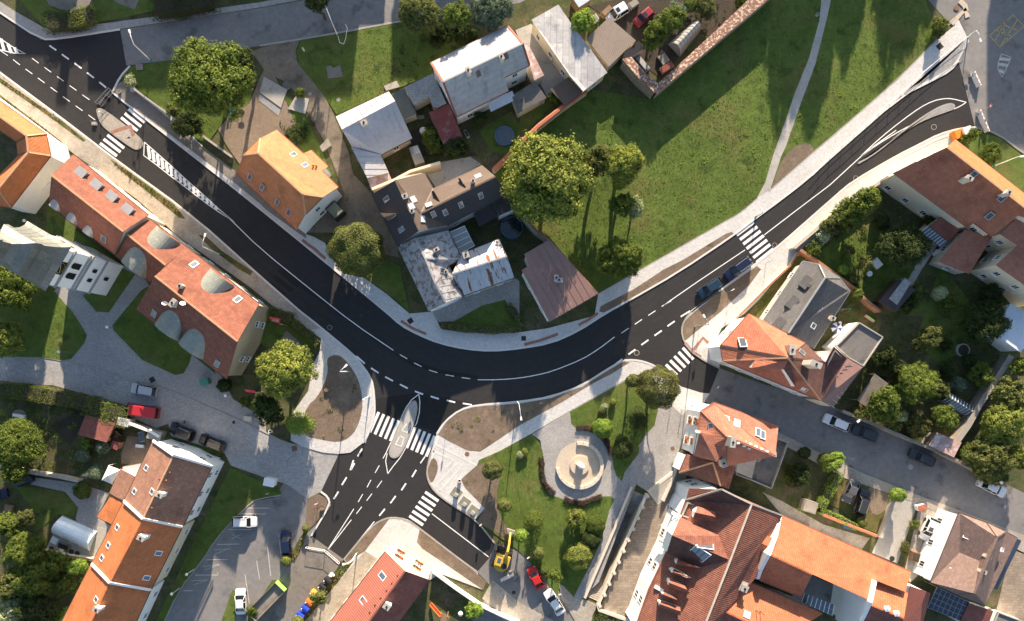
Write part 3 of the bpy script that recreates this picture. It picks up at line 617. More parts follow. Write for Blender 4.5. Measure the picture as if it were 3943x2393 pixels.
lines('A0', '0,480 75,530', 'lone white dash at the left edge', .12)
lines('A0', '1085,890 1200,990', 'short white kerb line by the barrier', .16)
def hatch(k, outline, bars, label, wd=.14, m='paint', bw=.42):
    p = ground(k, outline); t = thing('hatched_marking', label, 'road marking', (p[0].x, p[0].y, 0))
    MB().ribbon(p + [p[0]], wd, RZ - .01, RZ + .006).build('outline', MATS[m], t)
    for a, b in bars: MB().prism(stripe(W(k, *a), W(k, *b), bw), RZ - .01, RZ + .009).build('bar', MATS[m], t)
up = [(1370, 1350), (1560, 1478 + 40), (1660, 1478 + 130), (1740, 1478 + 205), (1830, 1478 + 285), (1960, 1478 + 400), (2090, 1478 + 520)]
lo = [(1365, 1478), (1500, 1478 + 100), (1600, 1478 + 180), (1720, 1478 + 270), (1850, 1478 + 370), (1960, 1478 + 455), (2090, 1478 + 545)]
def along(pl, t):
    L = [math.dist(a, b) for a, b in zip(pl, pl[1:])]; t *= sum(L)
    for i, l in enumerate(L):
        if t <= l or i == len(L) - 1: return lerp2(pl[i], pl[i + 1], t / l)
        t -= l
bars = [(along(up, t), along(lo, t)) for t in [i / 17 for i in range(1, 17)]]
bars = [((a[0] - 6, a[1]), (b[0] + 14, b[1])) for a, b in bars]
hatch('A0', ' '.join('%g,%g' % p for p in up + [(2230, 2110)] + lo[::-1]), bars, 'long tapering hatched marking beside the tan refuge island', .14, bw=.5)
hatch('A0', '-60,330 0,365 100,435 240,512 130,506 0,475 -60,450', [((10, 372), (40, 480)), ((75, 420), (110, 505)), ((140, 455), (165, 508)), ((-50, 340), (-30, 460))], 'hatched wedge marking at the left edge', .16, bw=.5)
hatch('D0', '2250,515 2340,545 2315,610 2255,735 2215,660 2218,600', [((2230, 560), (2330, 570)), ((2215, 610), (2310, 625)), ((2225, 670), (2275, 690))], 'faded hatched triangle marking at the upper right', .14, 'paint_old', .5)
lines('D0', '2135,340 2360,145 2464,250 2235,450 2135,340;2200,290 2340,345;2250,230 2420,300;2180,400 2300,190;2240,440 2400,190;2310,380 2250,240', 'faded yellow box marking at the upper right junction', .16, m='paint_yellow', z=.0335)
lines('B3', '-200,405 90,405;-330,460 60,460;180,650 205,880;75,775 105,1050', 'faded white bay lines at the right of the parking lot', .12, m='paint_old', z=.034)
lines('A3', '2175,607 2385,607;2060,750 2270,745;1955,895 2165,893;1855,1040 2065,1040;1740,1188 1830,1188;2325,1035 2365,1310;2435,905 2464,1080', 'faded white parking bay lines beside the lawn strip', .12, m='paint_old', z=.034)
lines('A3', '2200,650 2290,700;2290,650 2200,695;2030,800 2190,790;2040,840 2185,785;1930,960 2080,940;1940,990 2080,945;1820,1095 1970,1085;1830,1135 1970,1085;2060,1010 2070,1040', 'crossed out faded bay markings on the lot', .07, m='paint_old', z=.034)
def inlay(k, s, m, z, label, name='paving_inlay', wd=.3):
    segs = [ground(k, q) for q in s.split(';')]; c = segs[0][0]
    o = thing(name, label, 'paving', (c.x, c.y, 0))
    for p in segs: MB().ribbon(p, wd, .1, z).build('band', MATS[m], o)
inlay('B2', '1690,1185 1670,1265 2060,1460;1650,1320 1635,1395;1645,1325 1830,1410 1770,1478', 'kerb', .136, 'white inlaid guide lines at the park corner')
inlay('B3', '1640,165 1660,200 1870,-20;1710,240 1700,250 1770,310 1755,310;1705,245 1900,20', 'kerb', .138, 'white inlaid guide lines beside the waste containers')
inlay('B3', '1340,510 1345,540 1420,570 1300,750;1510,625 1460,595 1350,770', 'kerb', .137, 'white inlaid guide lines in front of the corner house')
inlay('B2', '1075,895 1045,900 1035,1000 970,975;960,1030 1020,1050 1000,1180 970,1175', 'kerb', .136, 'white inlaid guide lines left of the middle crossing')
inlay('B2', '1395,1065 1350,1130 1400,1150 1430,1080;1330,1185 1290,1260 1345,1280 1370,1200 1330,1185', 'kerb', .17, 'white inlaid rectangles on the leaf shaped island')
inlay('B1', '405,800 460,845 520,885 625,980', 'red_paving', .136, 'red paver band by the kerb below the orange house', wd=.5)
inlay('B2', '1340,90 1450,160 1580,215', 'red_paving', .136, 'red paver band at the inside of the bend', wd=.45)
inlay('C2', '45,315 200,275 365,215', 'red_paving', .136, 'red paver band right of the bend apex', wd=.5)
inlay('C2', '560,130 660,75 745,15', 'red_paving', .136, 'red paver band in front of the brown roof house', wd=.45)
inlay('C2', '1570,300 1640,385 1720,435;1650,365 1740,250 1790,300', 'red_paving', .136, 'red paver strips at the red corner house', wd=.55)
inlay('D0', '1770,230 1900,100 1925,170;1850,10 1900,60 1910,110', 'sand_stone', .136, 'red paver T shape at the upper right corner', wd=.9)
inlay('A0', '1060,1260 1240,1200 1270,1290', 'red_paving', .17, 'worn red pavers on the tan refuge island', wd=.6)
def disc(k, x, y, r, m, z, name, label, cat, ring=None):
    c = W(k, x, y); t = thing(name, label, cat, (c.x, c.y, 0))
    MB().lathe((c.x, c.y, 0), [(r, z - .03), (r, z), (.001, z + .002)], 20).build('cover', MATS[m], t)
    if ring: MB().lathe((c.x, c.y, 0), [(r + ring, z - .03), (r + ring, z + .008), (r, z + .008), (r, z)], 20).build('frame', MATS['kerb_old'], t)
disc('C2', 1112, 393, .38, 'iron', RZ + .005, 'manhole_cover', 'round manhole with pale ring at the side street mouth', 'manhole', .1)
disc('B2', 665, 152, .36, 'iron', RZ + .005, 'manhole_cover', 'manhole in the dark asphalt left of the bend', 'manhole', .06)
disc('D1', 97, 850, .36, 'iron', RZ + .005, 'manhole_cover', 'manhole below the upper right crossing', 'manhole', .06)
disc('D1', 868, 215, .38, 'iron', RZ + .005, 'manhole_cover', 'manhole near the kerb left of the large orange roof', 'manhole', .06)
disc('D0', 1608, 1208, .40, 'iron', RZ + .005, 'manhole_cover', 'manhole near the construction barrier', 'manhole', .08)
disc('A2', 360, 538, .36, 'stone_pale', .034, 'manhole_cover', 'pale manhole in the sett paved street', 'manhole', .05)
disc('A2', 2122, 1125, .36, 'concrete', .034, 'manhole_cover', 'manhole in the setts beside the black cars', 'manhole', .05)
disc('B2', 1967, 1353, .40, 'rust_iron', .134, 'manhole_cover', 'rust coloured round cover in the pale paving', 'manhole')
disc('D0', 1820, 82, .45, 'rust_iron', .134, 'manhole_cover', 'red brown round cover at the upper right pavement', 'manhole')
disc('D3', 1386, 15, .40, 'concrete', .034, 'manhole_cover', 'pale manhole in the side street', 'manhole', .06)
disc('D3', 1210, 883, .45, 'iron', .08, 'manhole_cover', 'dark manhole at the foot of the concrete drive', 'manhole')
disc('B0', 748, 950, .35, 'concrete', .11, 'manhole_cover', 'round concrete cover in the grass above the sheds', 'manhole')
disc('B0', 478, 896, .28, 'concrete', .11, 'manhole_cover', 'small pale cover beside the curving lane', 'manhole')
disc('B3', 2410, 1205, .36, 'iron', .034, 'manhole_cover', 'manhole in the old asphalt below the excavator', 'manhole', .04)
def drain(k, x, y, label, a=0, m='iron', z=.138, s=.5):
    c = W(k, x, y); o = MB().box((0, 0, -.02), s, s, .024).mesh('drain_grate', MATS[m])
    ob = bpy.data.objects.new('drain_grate', o); sc.collection.objects.link(ob); ob.location = (c.x, c.y, z); ob.rotation_euler = (0, 0, a); ob['_b'] = (c.x, c.y, z)
    tag(ob, label, 'drain')
drain('B2', 1430, 90, 'dark hatch plate in the pavement at the inside of the bend', .6, s=.9)
drain('C2', 40, 256, 'dark rectangular hatch in the pavement right of the apex', 0, s=.8)
drain('C2', 1452, 1300, 'rusty square hatch in the plaza', .3, 'rust_iron', .126, .6)
drain('A2', 1445, 648, 'dark hatch in the square beside the silver car', .5, 'iron', .045, .9)
drain('A2', 2218, 1052, 'small drain at the kerb of the sett street', .4, 'iron', .04, .5)
drain('B2', 330, 1300, 'grey drain cover in the setts near the soil bed', .2, 'rust_iron', .04, .9)
drain('D0', 1660, 445, 'dark hatch in the upper right pavement', .7, 'iron', .134, 1.0)
def patch(k, s, m, z, label):
    o = MB().prism(ground(k, s), RZ - .02, z).build('asphalt_patch', MATS[m]); tag(o, label, None, None, 'structure')
mat('asphalt_new2', (.0235, .023, .0232), .7, noise=((.15, .10), (1.3, .12), (9, .14), (45, .25)), bump=(60, .8, .02), spec=.15)
patch('F', '650,680 676,640 790,735 870,795 946,848 1000,870 1060,890 1150,905 1149,912 1060,899 990,880 900,820 800,745 720,690 655,728', 'asphalt_new2', RZ + .003, 'slightly darker paver run in the asphalt of the bend')
patch('F', '905,960 1000,945 1140,972 1106,985 1071,1013 1050,1040 900,990', 'asphalt_new2', RZ + .0025, 'darker asphalt strip across the lower arm')
mat('tyre_wear', (.0355, .0345, .0345), .7, noise=((.4, .2), (5, .25), (40, .25)), spec=.15); mat('road_seam', (.012, .0115, .011), .7, noise=((5, .4),))
for i_, (cl, offs) in enumerate((('150,225 280,325 553,527 625,598 760,707 850,778 946,843 1000,868 1080,892 1149,906', (2.3, .9, -1.5, -2.9)), ('1149,914 1200,914 1249,910 1290,903 1330,893 1400,865 1440,840 1478,811 1592,738 1792,602 1915,512 1995,446 2071,376 2140,318', (2.4, 1.0, -1.4, -2.8)))):
    for j_, o_ in enumerate(offs):
        tag(MB().ribbon(chaikin(ground('F', cl), 2), .55, RZ - .01, RZ + .0042 + .0002 * j_, 0, o_).build('tyre_track', m_['tyre_wear']), 'faint polished wheel track along the ' + ('left' if i_ == 0 else 'right') + ' arm', None, None, 'structure')
for s_ in ('461,500 640,650 760,750 880,840', '676,640 650,680 636,668', '1492,752 1478,811 1470,880', '940,970 1060,955 1145,972', '300,250 330,225', '1749,560 1835,615', '905,962 1000,950 1140,975', '60,120 236,265', '130,330 330,250'):
    tag(MB().ribbon(ground('F', s_), .07, RZ - .01, RZ + .0052).build('road_joint', m_['road_seam']), 'thin tarred joint in the new asphalt', None, None, 'structure')
def tufts(name, polys, dens, hgt, wd, m, label, z=.11, seed=3, excl=()):
    rnd = random.Random(seed); v = []; f = []
    for poly in polys:
        xs = [p.x for p in poly]; ys = [p.y for p in poly]; n = int((max(xs) - min(xs)) * (max(ys) - min(ys)) * dens)
        P = [(p.x, p.y) for p in poly]; m_ct = len(P)
        for _ in range(n):
            x, y = rnd.uniform(min(xs), max(xs)), rnd.uniform(min(ys), max(ys)); ins = False; j = m_ct - 1
            for i in range(m_ct):
                if (P[i][1] > y) != (P[j][1] > y) and x < (P[j][0] - P[i][0]) * (y - P[i][1]) / (P[j][1] - P[i][1]) + P[i][0]: ins = not ins
                j = i
            if not ins: continue
            a = rnd.uniform(0, math.pi); w2 = wd * rnd.uniform(.5, 1.3); hh = hgt * rnd.uniform(.4, 1.3); t = rnd.uniform(-.6, .6)
            dx, dy = math.cos(a) * w2, math.sin(a) * w2; lx, ly = -math.sin(a) * hh * t, math.cos(a) * hh * t; b = len(v)
            v += [(x - dx, y - dy, z), (x + dx, y + dy, z), (x + dx * .6 + lx, y + dy * .6 + ly, z + hh), (x - dx * .6 + lx, y - dy * .6 + ly, z + hh)]
            f.append((b, b + 1, b + 2, b + 3))
    me = bpy.data.meshes.new(name); me.from_pydata(v, [], f); me.materials.append(MATS[m]); o = bpy.data.objects.new(name, me); sc.collection.objects.link(o)
    tag(o, label, None, None, 'stuff')
mat('grass_blade', (.132, .186, .038), .9, noise=((.15, .2), (1.2, .25), (6, .2)), patch=(((.14, .13, .05), .2, .54, .7),), spec=.2)
mat('grass_dry', (.19, .16, .065), .9, noise=((.4, .2), (3, .3)), spec=.2)
tufts('grass', [ground('F', '1190,418 1405,220 1560,245 1840,0 1840,-30 1973,-30 1965,51 1940,142 1907,223 1876,314 1854,375 1836,440 1815,476 1780,505 1731,533 1630,590 1528,648 1436,698 1330,580 1240,530'),
                ground('F', '2003,-30 2000,0 1995,38 1965,157 1926,259 1895,345 1945,340 2010,310 2155,185 2248,92 2220,0 2220,-30')], 18, .05, .07, 'grass_blade', 'short tousled grass of the large green')
tufts('grass', [ground('F', '1160,1110 1249,1064 1280,1048 1303,1085 1308,1120 1300,1165 1325,1192 1391,1216 1470,1196 1478,1204 1463,1230 1445,1297 1425,1343 1380,1430 1340,1425 1249,1322 1180,1270'),
                ground('C2', '485,955 1090,605 1300,790 1312,940 1280,1080 1135,1270 1060,1440 970,1600 892,1470 800,1205 545,1105'),
                ground('F', '-20,660 105,675 209,806 170,863 -20,850'), ground('F', '340,700 271,785 342,864 440,897 455,870'), ground('F', '558,1130 625,1160 675,1187 607,1204 482,1354 380,1520 365,1520 507,1225'),
                ground('F', '730,98 957,60 1090,50 1040,175 810,275 722,160'), ground('F', '315,168 520,135 615,185 500,340 350,226'), ground('F', '30,-20 110,-20 270,45 130,66')], 18, .05, .065, 'grass_blade', 'short grass of the park and garden lawns', .118, 5)
tufts('grass', [ground('A0', '0,740 590,1150 815,1335 440,1088 0,785'), ground('A1', '1040,30 1210,140 1660,470 1765,605 1400,345 1150,150'), ground('A0', '0,900 440,1230 600,1360 440,1290 0,960'),
                ground('F', '822,1362 853,1348 735,1500 705,1530 690,1530'), ground('F', '735,1272 745,1262 708,1352 697,1340')], 14, .16, .12, 'grass_dry', 'dry straw coloured grass of the verges', .12, 6)
def newell(p):
    n = Vector((0, 0, 0))
    for i in range(len(p)):
        a, b = p[i], p[(i + 1) % len(p)]
        n += Vector(((a.y - b.y) * (a.z + b.z), (a.z - b.z) * (a.x + b.x), (a.x - b.x) * (a.y + b.y)))
    return n.normalized()
def inpoly(P, x, y):
    ins = False; j = len(P) - 1
    for i in range(len(P)):
        if (P[i].y > y) != (P[j].y > y) and x < (P[j].x - P[i].x) * (y - P[i].y) / (P[j].y - P[i].y) + P[i].x: ins = not ins
        j = i
    return ins
class Roof:
    def __init__(s, k, verts, faces, mats):
        s.v = [W(k if len(q) < 4 else q[3], q[0], q[1], q[2]) for q in verts]; s.f = []
        for f in faces:
            f = list(f); n = newell([s.v[i] for i in f]); s.f.append(f if n.z > 0 else f[::-1])
        s.mats = mats
    def z(s, x, y):
        best = None
        for f in s.f:
            P = [s.v[i] for i in f]
            if inpoly(P, x, y):
                n = newell(P); c = sum(P, Vector()) / len(P); z = c.z - (n.x * (x - c.x) + n.y * (y - c.y)) / n.z
                if best is None or z > best[0]: best = (z, n)
        return best
    def hit(s, k, x, y):
        h = sum(q.z for q in s.v) / len(s.v); n = Vector((0, 0, 1))
        for _ in range(8):
            p = W(k, x, y, h); r = s.z(p.x, p.y)
            if r is None: break
            h, n = r
        p = W(k, x, y, h); return p, n
    def boundary(s):
        cnt = {}
        for f in s.f:
            for i in range(len(f)): cnt[(f[i], f[(i + 1) % len(f)])] = 1
        b = {a: c for a, c in cnt if (c, a) not in cnt}
        st = next(iter(b)); loop = [st]; q = b[st]
        while q != st and len(loop) < 100: loop.append(q); q = b[q]
        return loop
    def mesh(s, t, name, thick=.16):
        mb = MB(); loop = s.boundary(); d = Vector((0, 0, thick))
        for f, mi in zip(s.f, s.mats):
            mb.face([s.v[i] for i in f], mi); mb.face([s.v[i] - d for i in f][::-1], mi)
        for i in range(len(loop)):
            a, b = s.v[loop[i]], s.v[loop[(i + 1) % len(loop)]]; mb.face([a, a - d, b - d, b], 0)
        return mb
def frame_of(p, n, flip=False):
    u = Vector((0, 0, 1)).cross(n)
    u = u.normalized() if u.length > .02 else Vector((1, 0, 0))
    v = n.cross(u).normalized(); M = Matrix((u, v, n)).transposed().to_4x4(); M.translation = p; return M
CACHE = {}
def window_mesh(wd, ht, style='white'):
    key = ('w', round(wd, 2), round(ht, 2), style)
    if key not in CACHE:
        f = MB(); e = .09; dz = .07
        for (x0, x1, z0, z1) in ((0, wd, 0, e), (0, wd, ht - e, ht), (0, e, e, ht - e), (wd - e, wd, e, ht - e), (wd / 2 - .03, wd / 2 + .03, e, ht - e)):
            f.box((x0 + (x1 - x0) / 2 - wd / 2, dz / 2 + .004, z0), x1 - x0, dz, z1 - z0)
        f.box((0, .09, -.08), wd + .16, .18, .06)
        p = MB().face([(-wd / 2 + e, .025, e), (wd / 2 - e, .025, e), (wd / 2 - e, .025, ht - e), (-wd / 2 + e, .025, ht - e)][::-1])
        CACHE[key] = (f.mesh('window', MATS['wood_dark' if style == 'dark' else 'plastic_white'], uv=False), p.mesh('pane', MATS['glass'], uv=False))
    return CACHE[key]
def skylight_mesh(wd, ht, pane='glass_sky', fr='grey_metal'):
    key = ('s', round(wd, 2), round(ht, 2), pane, fr)
    if key not in CACHE:
        f = MB(); e = .10
        for (x, y, sx, sy) in ((0, -ht / 2 + e / 2, wd, e), (0, ht / 2 - e / 2, wd, e), (-wd / 2 + e / 2, 0, e, ht - 2 * e), (wd / 2 - e / 2, 0, e, ht - 2 * e)): f.box((x, y, -.1), sx, sy, .22)
        p = MB().face([(-wd / 2 + e, -ht / 2 + e, .08), (wd / 2 - e, -ht / 2 + e, .08), (wd / 2 - e, ht / 2 - e, .08), (-wd / 2 + e, ht / 2 - e, .08)])
        CACHE[key] = (f.mesh('skylight', MATS[fr], uv=False), p.mesh('pane', MATS[pane], uv=False))
    return CACHE[key]
def panes(t, v, nu, nv, m, name='pane', gap=.05, up=.03):
    for i in range(nu):
        for j in range(nv):
            f = lambda a, b: v[0].lerp(v[1], a).lerp(v[3].lerp(v[2], a), b) + Vector((0, 0, up)); g, h_ = gap / (v[1] - v[0]).length, gap / (v[3] - v[0]).length
            q = [f(i / nu + g, j / nv + h_), f((i + 1) / nu - g, j / nv + h_), f((i + 1) / nu - g, (j + 1) / nv - h_), f(i / nu + g, (j + 1) / nv - h_)]
            if newell(q).z < 0: q = q[::-1]
            MB().hexa([p - Vector((0, 0, .025)) for p in q] + q).build(name, MATS[m], t, uv=False)
def walls(t, loop, zbase, m, wins=True, style='white', drop=.12, pitch=3.0, wsz=(1.0, 1.35), stor=2.9, name='wall'):
    mb = MB(); n = len(loop)
    for i in range(n):
        a, b = loop[i], loop[(i + 1) % n]
        if (Vector((a.x - b.x, a.y - b.y)).length) < .05: continue
        mb.face([Vector((a.x, a.y, zbase)), Vector((b.x, b.y, zbase)), Vector((b.x, b.y, b.z - drop)), Vector((a.x, a.y, a.z - drop))])
    o = mb.build(name, MATS[m], t)
    if wins:
        for i in range(n):
            a, b = loop[i], loop[(i + 1) % n]; e = Vector((b.x - a.x, b.y - a.y, 0)); L = e.length
            if L < 2.6: continue
            e.normalize(); nn = Vector((e.y, -e.x, 0)); mid = (a + b) / 2
            if nn.dot(Vector((-mid.x, -mid.y, 0))) < -2: continue
            top = min(a.z, b.z); ns = int((top - zbase - .3) / stor); nw = max(1, int((L - .8) / pitch)); g = L / nw
            fm, pm = window_mesh(*wsz, style)
            for sfl in range(max(1, ns)):
                z = zbase + .95 + sfl * stor
                if z + wsz[1] > top - .25: continue
                for q in range(nw):
                    c = Vector((a.x, a.y, 0)) + e * (g * (q + .5)); M = Matrix((-e, nn, Vector((0, 0, 1)))).transposed().to_4x4(); M.translation = Vector((c.x, c.y, z)) + nn * .002
                    w_ = place(fm, 'window', t, M); pa = place_local(pm, 'pane', w_)
    return o
def house(name, label, k, verts, faces, rm, wm='plaster_white', cat='house', ov=.35, ridge='mortar_ridge', gutter='gutter_dark', wins=True, style='white', fm=None, base=0.0, group=None, thick=.16, pitch=3.0, wsz=(1.0, 1.35)):
    rms = rm if isinstance(rm, (list, tuple)) else [rm]
    rf = Roof(k, verts, faces, fm or [0] * len(faces)); loop = [rf.v[i] for i in rf.boundary()]
    c = sum(loop, Vector()) / len(loop); t = thing(name, label, cat, (c.x, c.y, base), group); t_r = rf
    ro = rf.mesh(t, 'roof', thick).build('roof', [MATS[q] for q in rms], t)
    if wm: walls(t, inset_poly(loop, ov), base, wm, wins, style, pitch=pitch, wsz=wsz)
    if ridge:
        ec = {}
        for fi, f in enumerate(rf.f):
            for i in range(len(f)): ec.setdefault(tuple(sorted((f[i], f[(i + 1) % len(f)]))), []).append(fi)
        for (a, b), fs in ec.items():
            if len(fs) != 2: continue
            ca = [sum((rf.v[i] for i in rf.f[q]), Vector()) / len(rf.f[q]) for q in fs]; n0 = newell([rf.v[i] for i in rf.f[fs[0]]]); n1 = newell([rf.v[i] for i in rf.f[fs[1]]])
            if n0.dot(n1) > .985: continue
            if (ca[1] - rf.v[a]).dot(n0) < 0: MB().beam(rf.v[a] - Vector((0, 0, .06)), rf.v[b] - Vector((0, 0, .06)), .26, .14).build('ridge_cap', MATS[ridge], ro)
            else: MB().beam(rf.v[a] - Vector((0, 0, .02)), rf.v[b] - Vector((0, 0, .02)), .3, .05).build('valley', MATS['gutter_dark'], ro)
    if gutter:
        lo = rf.boundary()
        for i in range(len(lo)):
            a, b = rf.v[lo[i]], rf.v[lo[(i + 1) % len(lo)]]
            if abs(a.z - b.z) < .15 and (a - b).length > 2 and a.z < max(q.z for q in rf.v) - .5:
                d = (b - a).normalized(); o = Vector((d.y, -d.x, 0)) * .06
                MB().tube(a + o - Vector((0, 0, .1)), b + o - Vector((0, 0, .1)), .075, n=6).build('gutter', MATS[gutter], ro)
    t['_roof'] = 1; ROOFS[t.name] = rf
    return t, rf, ro
ROOFS = {}
def skylights(H_, k, pts, wd=.8, ht=1.2, pane='glass_sky', fr='grey_metal'):
    t, rf, ro = H_
    for x, y in pts:
        p, n = rf.hit(k, x, y); f, pm = skylight_mesh(wd, ht, pane, fr); o = place(f, 'skylight', t, frame_of(p, n)); place_local(pm, 'pane', o)
def chimneys(H_, k, pts, m='chimney_plaster', sx=.7, sy=.55, up=1.3):
    t, rf, ro = H_
    for q in pts:
        x, y = q[0], q[1]; sx_, sy_, up_ = (q[2:] + (sx, sy, up)[len(q) - 2:])[:3] if len(q) > 2 else (sx, sy, up)
        h = 8.0; n = Vector((0, 0, 1))
        for _ in range(8):
            p = W(k, x, y, h); r = rf.z(p.x, p.y)
            if r is None: break
            h = r[0] + up_; n = r[1]
        p = W(k, x, y, h); a = math.atan2(n.y, n.x) if abs(n.z) < .99 else 0
        o = MB().box((p.x, p.y, h - up_ - .9), sx_, sy_, up_ + .9, a).build('chimney', MATS[m], t)
        MB().box((p.x, p.y, h + .002), sx_ + .14, sy_ + .14, .1, a).build('cap', MATS['concrete'], o)
        MB().lathe((p.x, p.y, h + .1), [(.17, 0), (.17, .12), (.11, .12), (.11, .03), (.001, .03)], 8).build('flue', MATS['soot_shade_black'], o)
def vents(H_, k, pts, m='grey_metal', r=.09, up=.35):
    t, rf, ro = H_
    for x, y in pts:
        p, n = rf.hit(k, x, y); MB().tube(p - Vector((0, 0, .1)), p + Vector((0, 0, up)), r, r, 6).lathe(p + Vector((0, 0, up)), [(r * 1.8, 0), (.001, .12)], 6).build('vent_pipe', MATS[m], t)
def dormer_shed(H_, k, pts, wd, fh, m='zinc', wallm='zinc', tanf=.12):
    t, rf, ro = H_
    for x, y in pts:
        p, n = rf.hit(k, x, y); dn = Vector((n.x, n.y, 0)).normalized(); u = Vector((-dn.y, dn.x, 0)); tp = math.hypot(n.x, n.y) / n.z
        d = fh / max(.12, (tp - tanf)); zb = Vector((0, 0, .25)); A, B = p - u * wd / 2, p + u * wd / 2; Zf = Vector((0, 0, fh)); bk = -dn * d + Vector((0, 0, d * tp))
        o = MB().face([A - zb, B - zb, B + Zf, A + Zf][::-1]).face([A - zb, A + Zf, A + bk - zb][::-1]).face([B - zb, B + bk - zb, B + Zf][::-1]).build('dormer', MATS[wallm], t)
        ed = dn * .18; us = u * .1
        q = [A + Zf + ed - us, B + Zf + ed + us, B + bk + us - dn * .1, A + bk - us - dn * .1]; lift = Vector((0, 0, .08))
        if newell(q).z < 0: q = q[::-1]
        MB().hexa([v for v in q] + [v + lift for v in q]).build('dormer_roof', MATS[m], o)
        pm = MB().face([A + u * .2 + dn * .02 + Zf * .2, B - u * .2 + dn * .02 + Zf * .2, B - u * .2 + dn * .02 + Zf * .85, A + u * .2 + dn * .02 + Zf * .85]).build('pane', MATS['glass'], o)
def dormer_barrel(H_, k, pts, wd, fh, m='copper', wallm='plaster_cream', back=.16):
    t, rf, ro = H_
    for x, y in pts:
        p, n = rf.hit(k, x, y); dn = Vector((n.x, n.y, 0)).normalized(); u = Vector((-dn.y, dn.x, 0)); tp = math.hypot(n.x, n.y) / n.z
        N = 12; fr = []; bk = []
        for i in range(N + 1):
            s_ = -1 + 2 * i / N; zz = fh * (max(0, 1 - abs(s_) ** 2.6)) ** .75 + .02; q = p + u * s_ * wd / 2 + Vector((0, 0, zz)); d = zz / max(.1, tp - back)
            fr.append(q + dn * .25); bk.append(q - dn * d + Vector((0, 0, d * back)))
        mb = MB(); wl = MB()
        for i in range(N):
            q = [fr[i], fr[i + 1], bk[i + 1], bk[i]]; mb.face(q if newell(q).z > 0 else q[::-1]); dd = Vector((0, 0, .06)); mb.face([fr[i], fr[i + 1], fr[i + 1] - dd, fr[i] - dd])
        o = mb.build('dormer_roof', MATS[m], t)
        wl.face([q - dn * .3 for q in fr] + [p + u * wd / 2 - dn * .05 - Vector((0, 0, .3)), p - u * wd / 2 - dn * .05 - Vector((0, 0, .3))]).build('dormer_wall', MATS[wallm], o)
        for s_ in (-.22, .22):
            c = p + u * s_ * wd + Vector((0, 0, fh * .18)); MB().face([c - u * .45 + dn * .01, c + u * .45 + dn * .01, c + u * .45 + dn * .01 + Vector((0, 0, fh * .5)), c - u * .45 + dn * .01 + Vector((0, 0, fh * .5))]).build('pane', MATS['glass'], o)
def roof_block(t, k, verts, faces, rm, wm, drop=2.5, name='dormer', ov=.15, ridge='mortar_ridge', fm=None):
    rms = rm if isinstance(rm, (list, tuple)) else [rm]
    rf = Roof(k, verts, faces, fm or [0] * len(faces)); loop = [rf.v[i] for i in rf.boundary()]; mb = MB(); q = inset_poly(loop, ov)
    ro = rf.mesh(t, name, .1).build(name + '_roof', [MATS[m] for m in rms], t)
    for i in range(len(q)):
        a, b = q[i], q[(i + 1) % len(q)]; mb.face([a - Vector((0, 0, drop)), b - Vector((0, 0, drop)), b - Vector((0, 0, .08)), a - Vector((0, 0, .08))])
    mb.build(name + '_wall', MATS[wm], ro)
    return t, rf, ro
def seams(H_, fi, sp, m='zinc', wd=.06, ht=.05, name='seam'):
    t, rf, ro = H_
    for f in fi:
        P = [rf.v[i] for i in rf.f[f]]; n = newell(P); M = frame_of(sum(P, Vector()) / len(P), n); Mi = M.inverted(); Q = [Mi @ p for p in P]
        u0, u1 = min(q.x for q in Q), max(q.x for q in Q); x = u0 + sp * .5
        while x < u1 - .05:
            ys = []
            for i in range(len(Q)):
                a, b = Q[i], Q[(i + 1) % len(Q)]
                if (a.x - x) * (b.x - x) < 0: ys.append(a.y + (b.y - a.y) * (x - a.x) / (b.x - a.x))
            ys.sort()
            for a, b in zip(ys[::2], ys[1::2]):
                if b - a > .3: MB().hexa([M @ Vector(c) for c in ((x - wd / 2, a, -.01), (x + wd / 2, a, -.01), (x + wd / 2, b, -.01), (x - wd / 2, b, -.01), (x - wd / 2, a, ht), (x + wd / 2, a, ht), (x + wd / 2, b, ht), (x - wd / 2, b, ht))]).build(name, MATS[m], ro, uv=False)
            x += sp
def slabroof(name, label, k, s, hs, rm, wm, cat='shed', ov=.12, wins=False, parapet=None, gutter=None, base=0.0, seam=None, thick=.14, group=None):
    p = P2(s); hs = hs if isinstance(hs, (list, tuple)) else [hs] * len(p)
    h_ = house(name, label, k, [(a[0], a[1], z) for a, z in zip(p, hs)], [tuple(range(len(p)))], rm, wm, cat, ov, None, gutter, wins, base=base, thick=thick, group=group)
    if parapet:
        lo = [h_[1].v[i] for i in h_[1].boundary()]; lo = inset_poly(lo, .12)
        for i in range(len(lo)): MB().beam(lo[i], lo[(i + 1) % len(lo)], .16, .35 if parapet is True else parapet).build('parapet', MATS['concrete'], h_[0])
    if seam: seams(h_, [0], seam)
    return h_
Hh = house('house', 'house with bright orange half hipped roof and white yellow walls', 'Y',
    [(630, 70, 6), (415, 182, 8), (195, 400, 8), (100, 640, 6), (890, 1380, 6), (1005, 1175, 8), (1235, 948, 8), (1435, 822, 6), (388, 375, 10.4), (970, 910, 10.4), (975, 380, 6), (1080, 335, 5.2), (1300, 550, 5.2), (1220, 605, 6)],
    [(0, 10, 11, 12, 13, 7, 6, 9, 8, 1), (3, 4, 5, 9, 8, 2), (1, 8, 2), (5, 6, 9)], 'tile_yellow', 'plaster_white', ridge='mortar_ridge', gutter='gutter_red')
skylights(Hh, 'Y', [(847, 395), (998, 535), (285, 682), (440, 822), (640, 1012), (790, 1150)]); vents(Hh, 'Y', [(1115, 545), (1155, 550)], 'orange_paint', .12, .7)
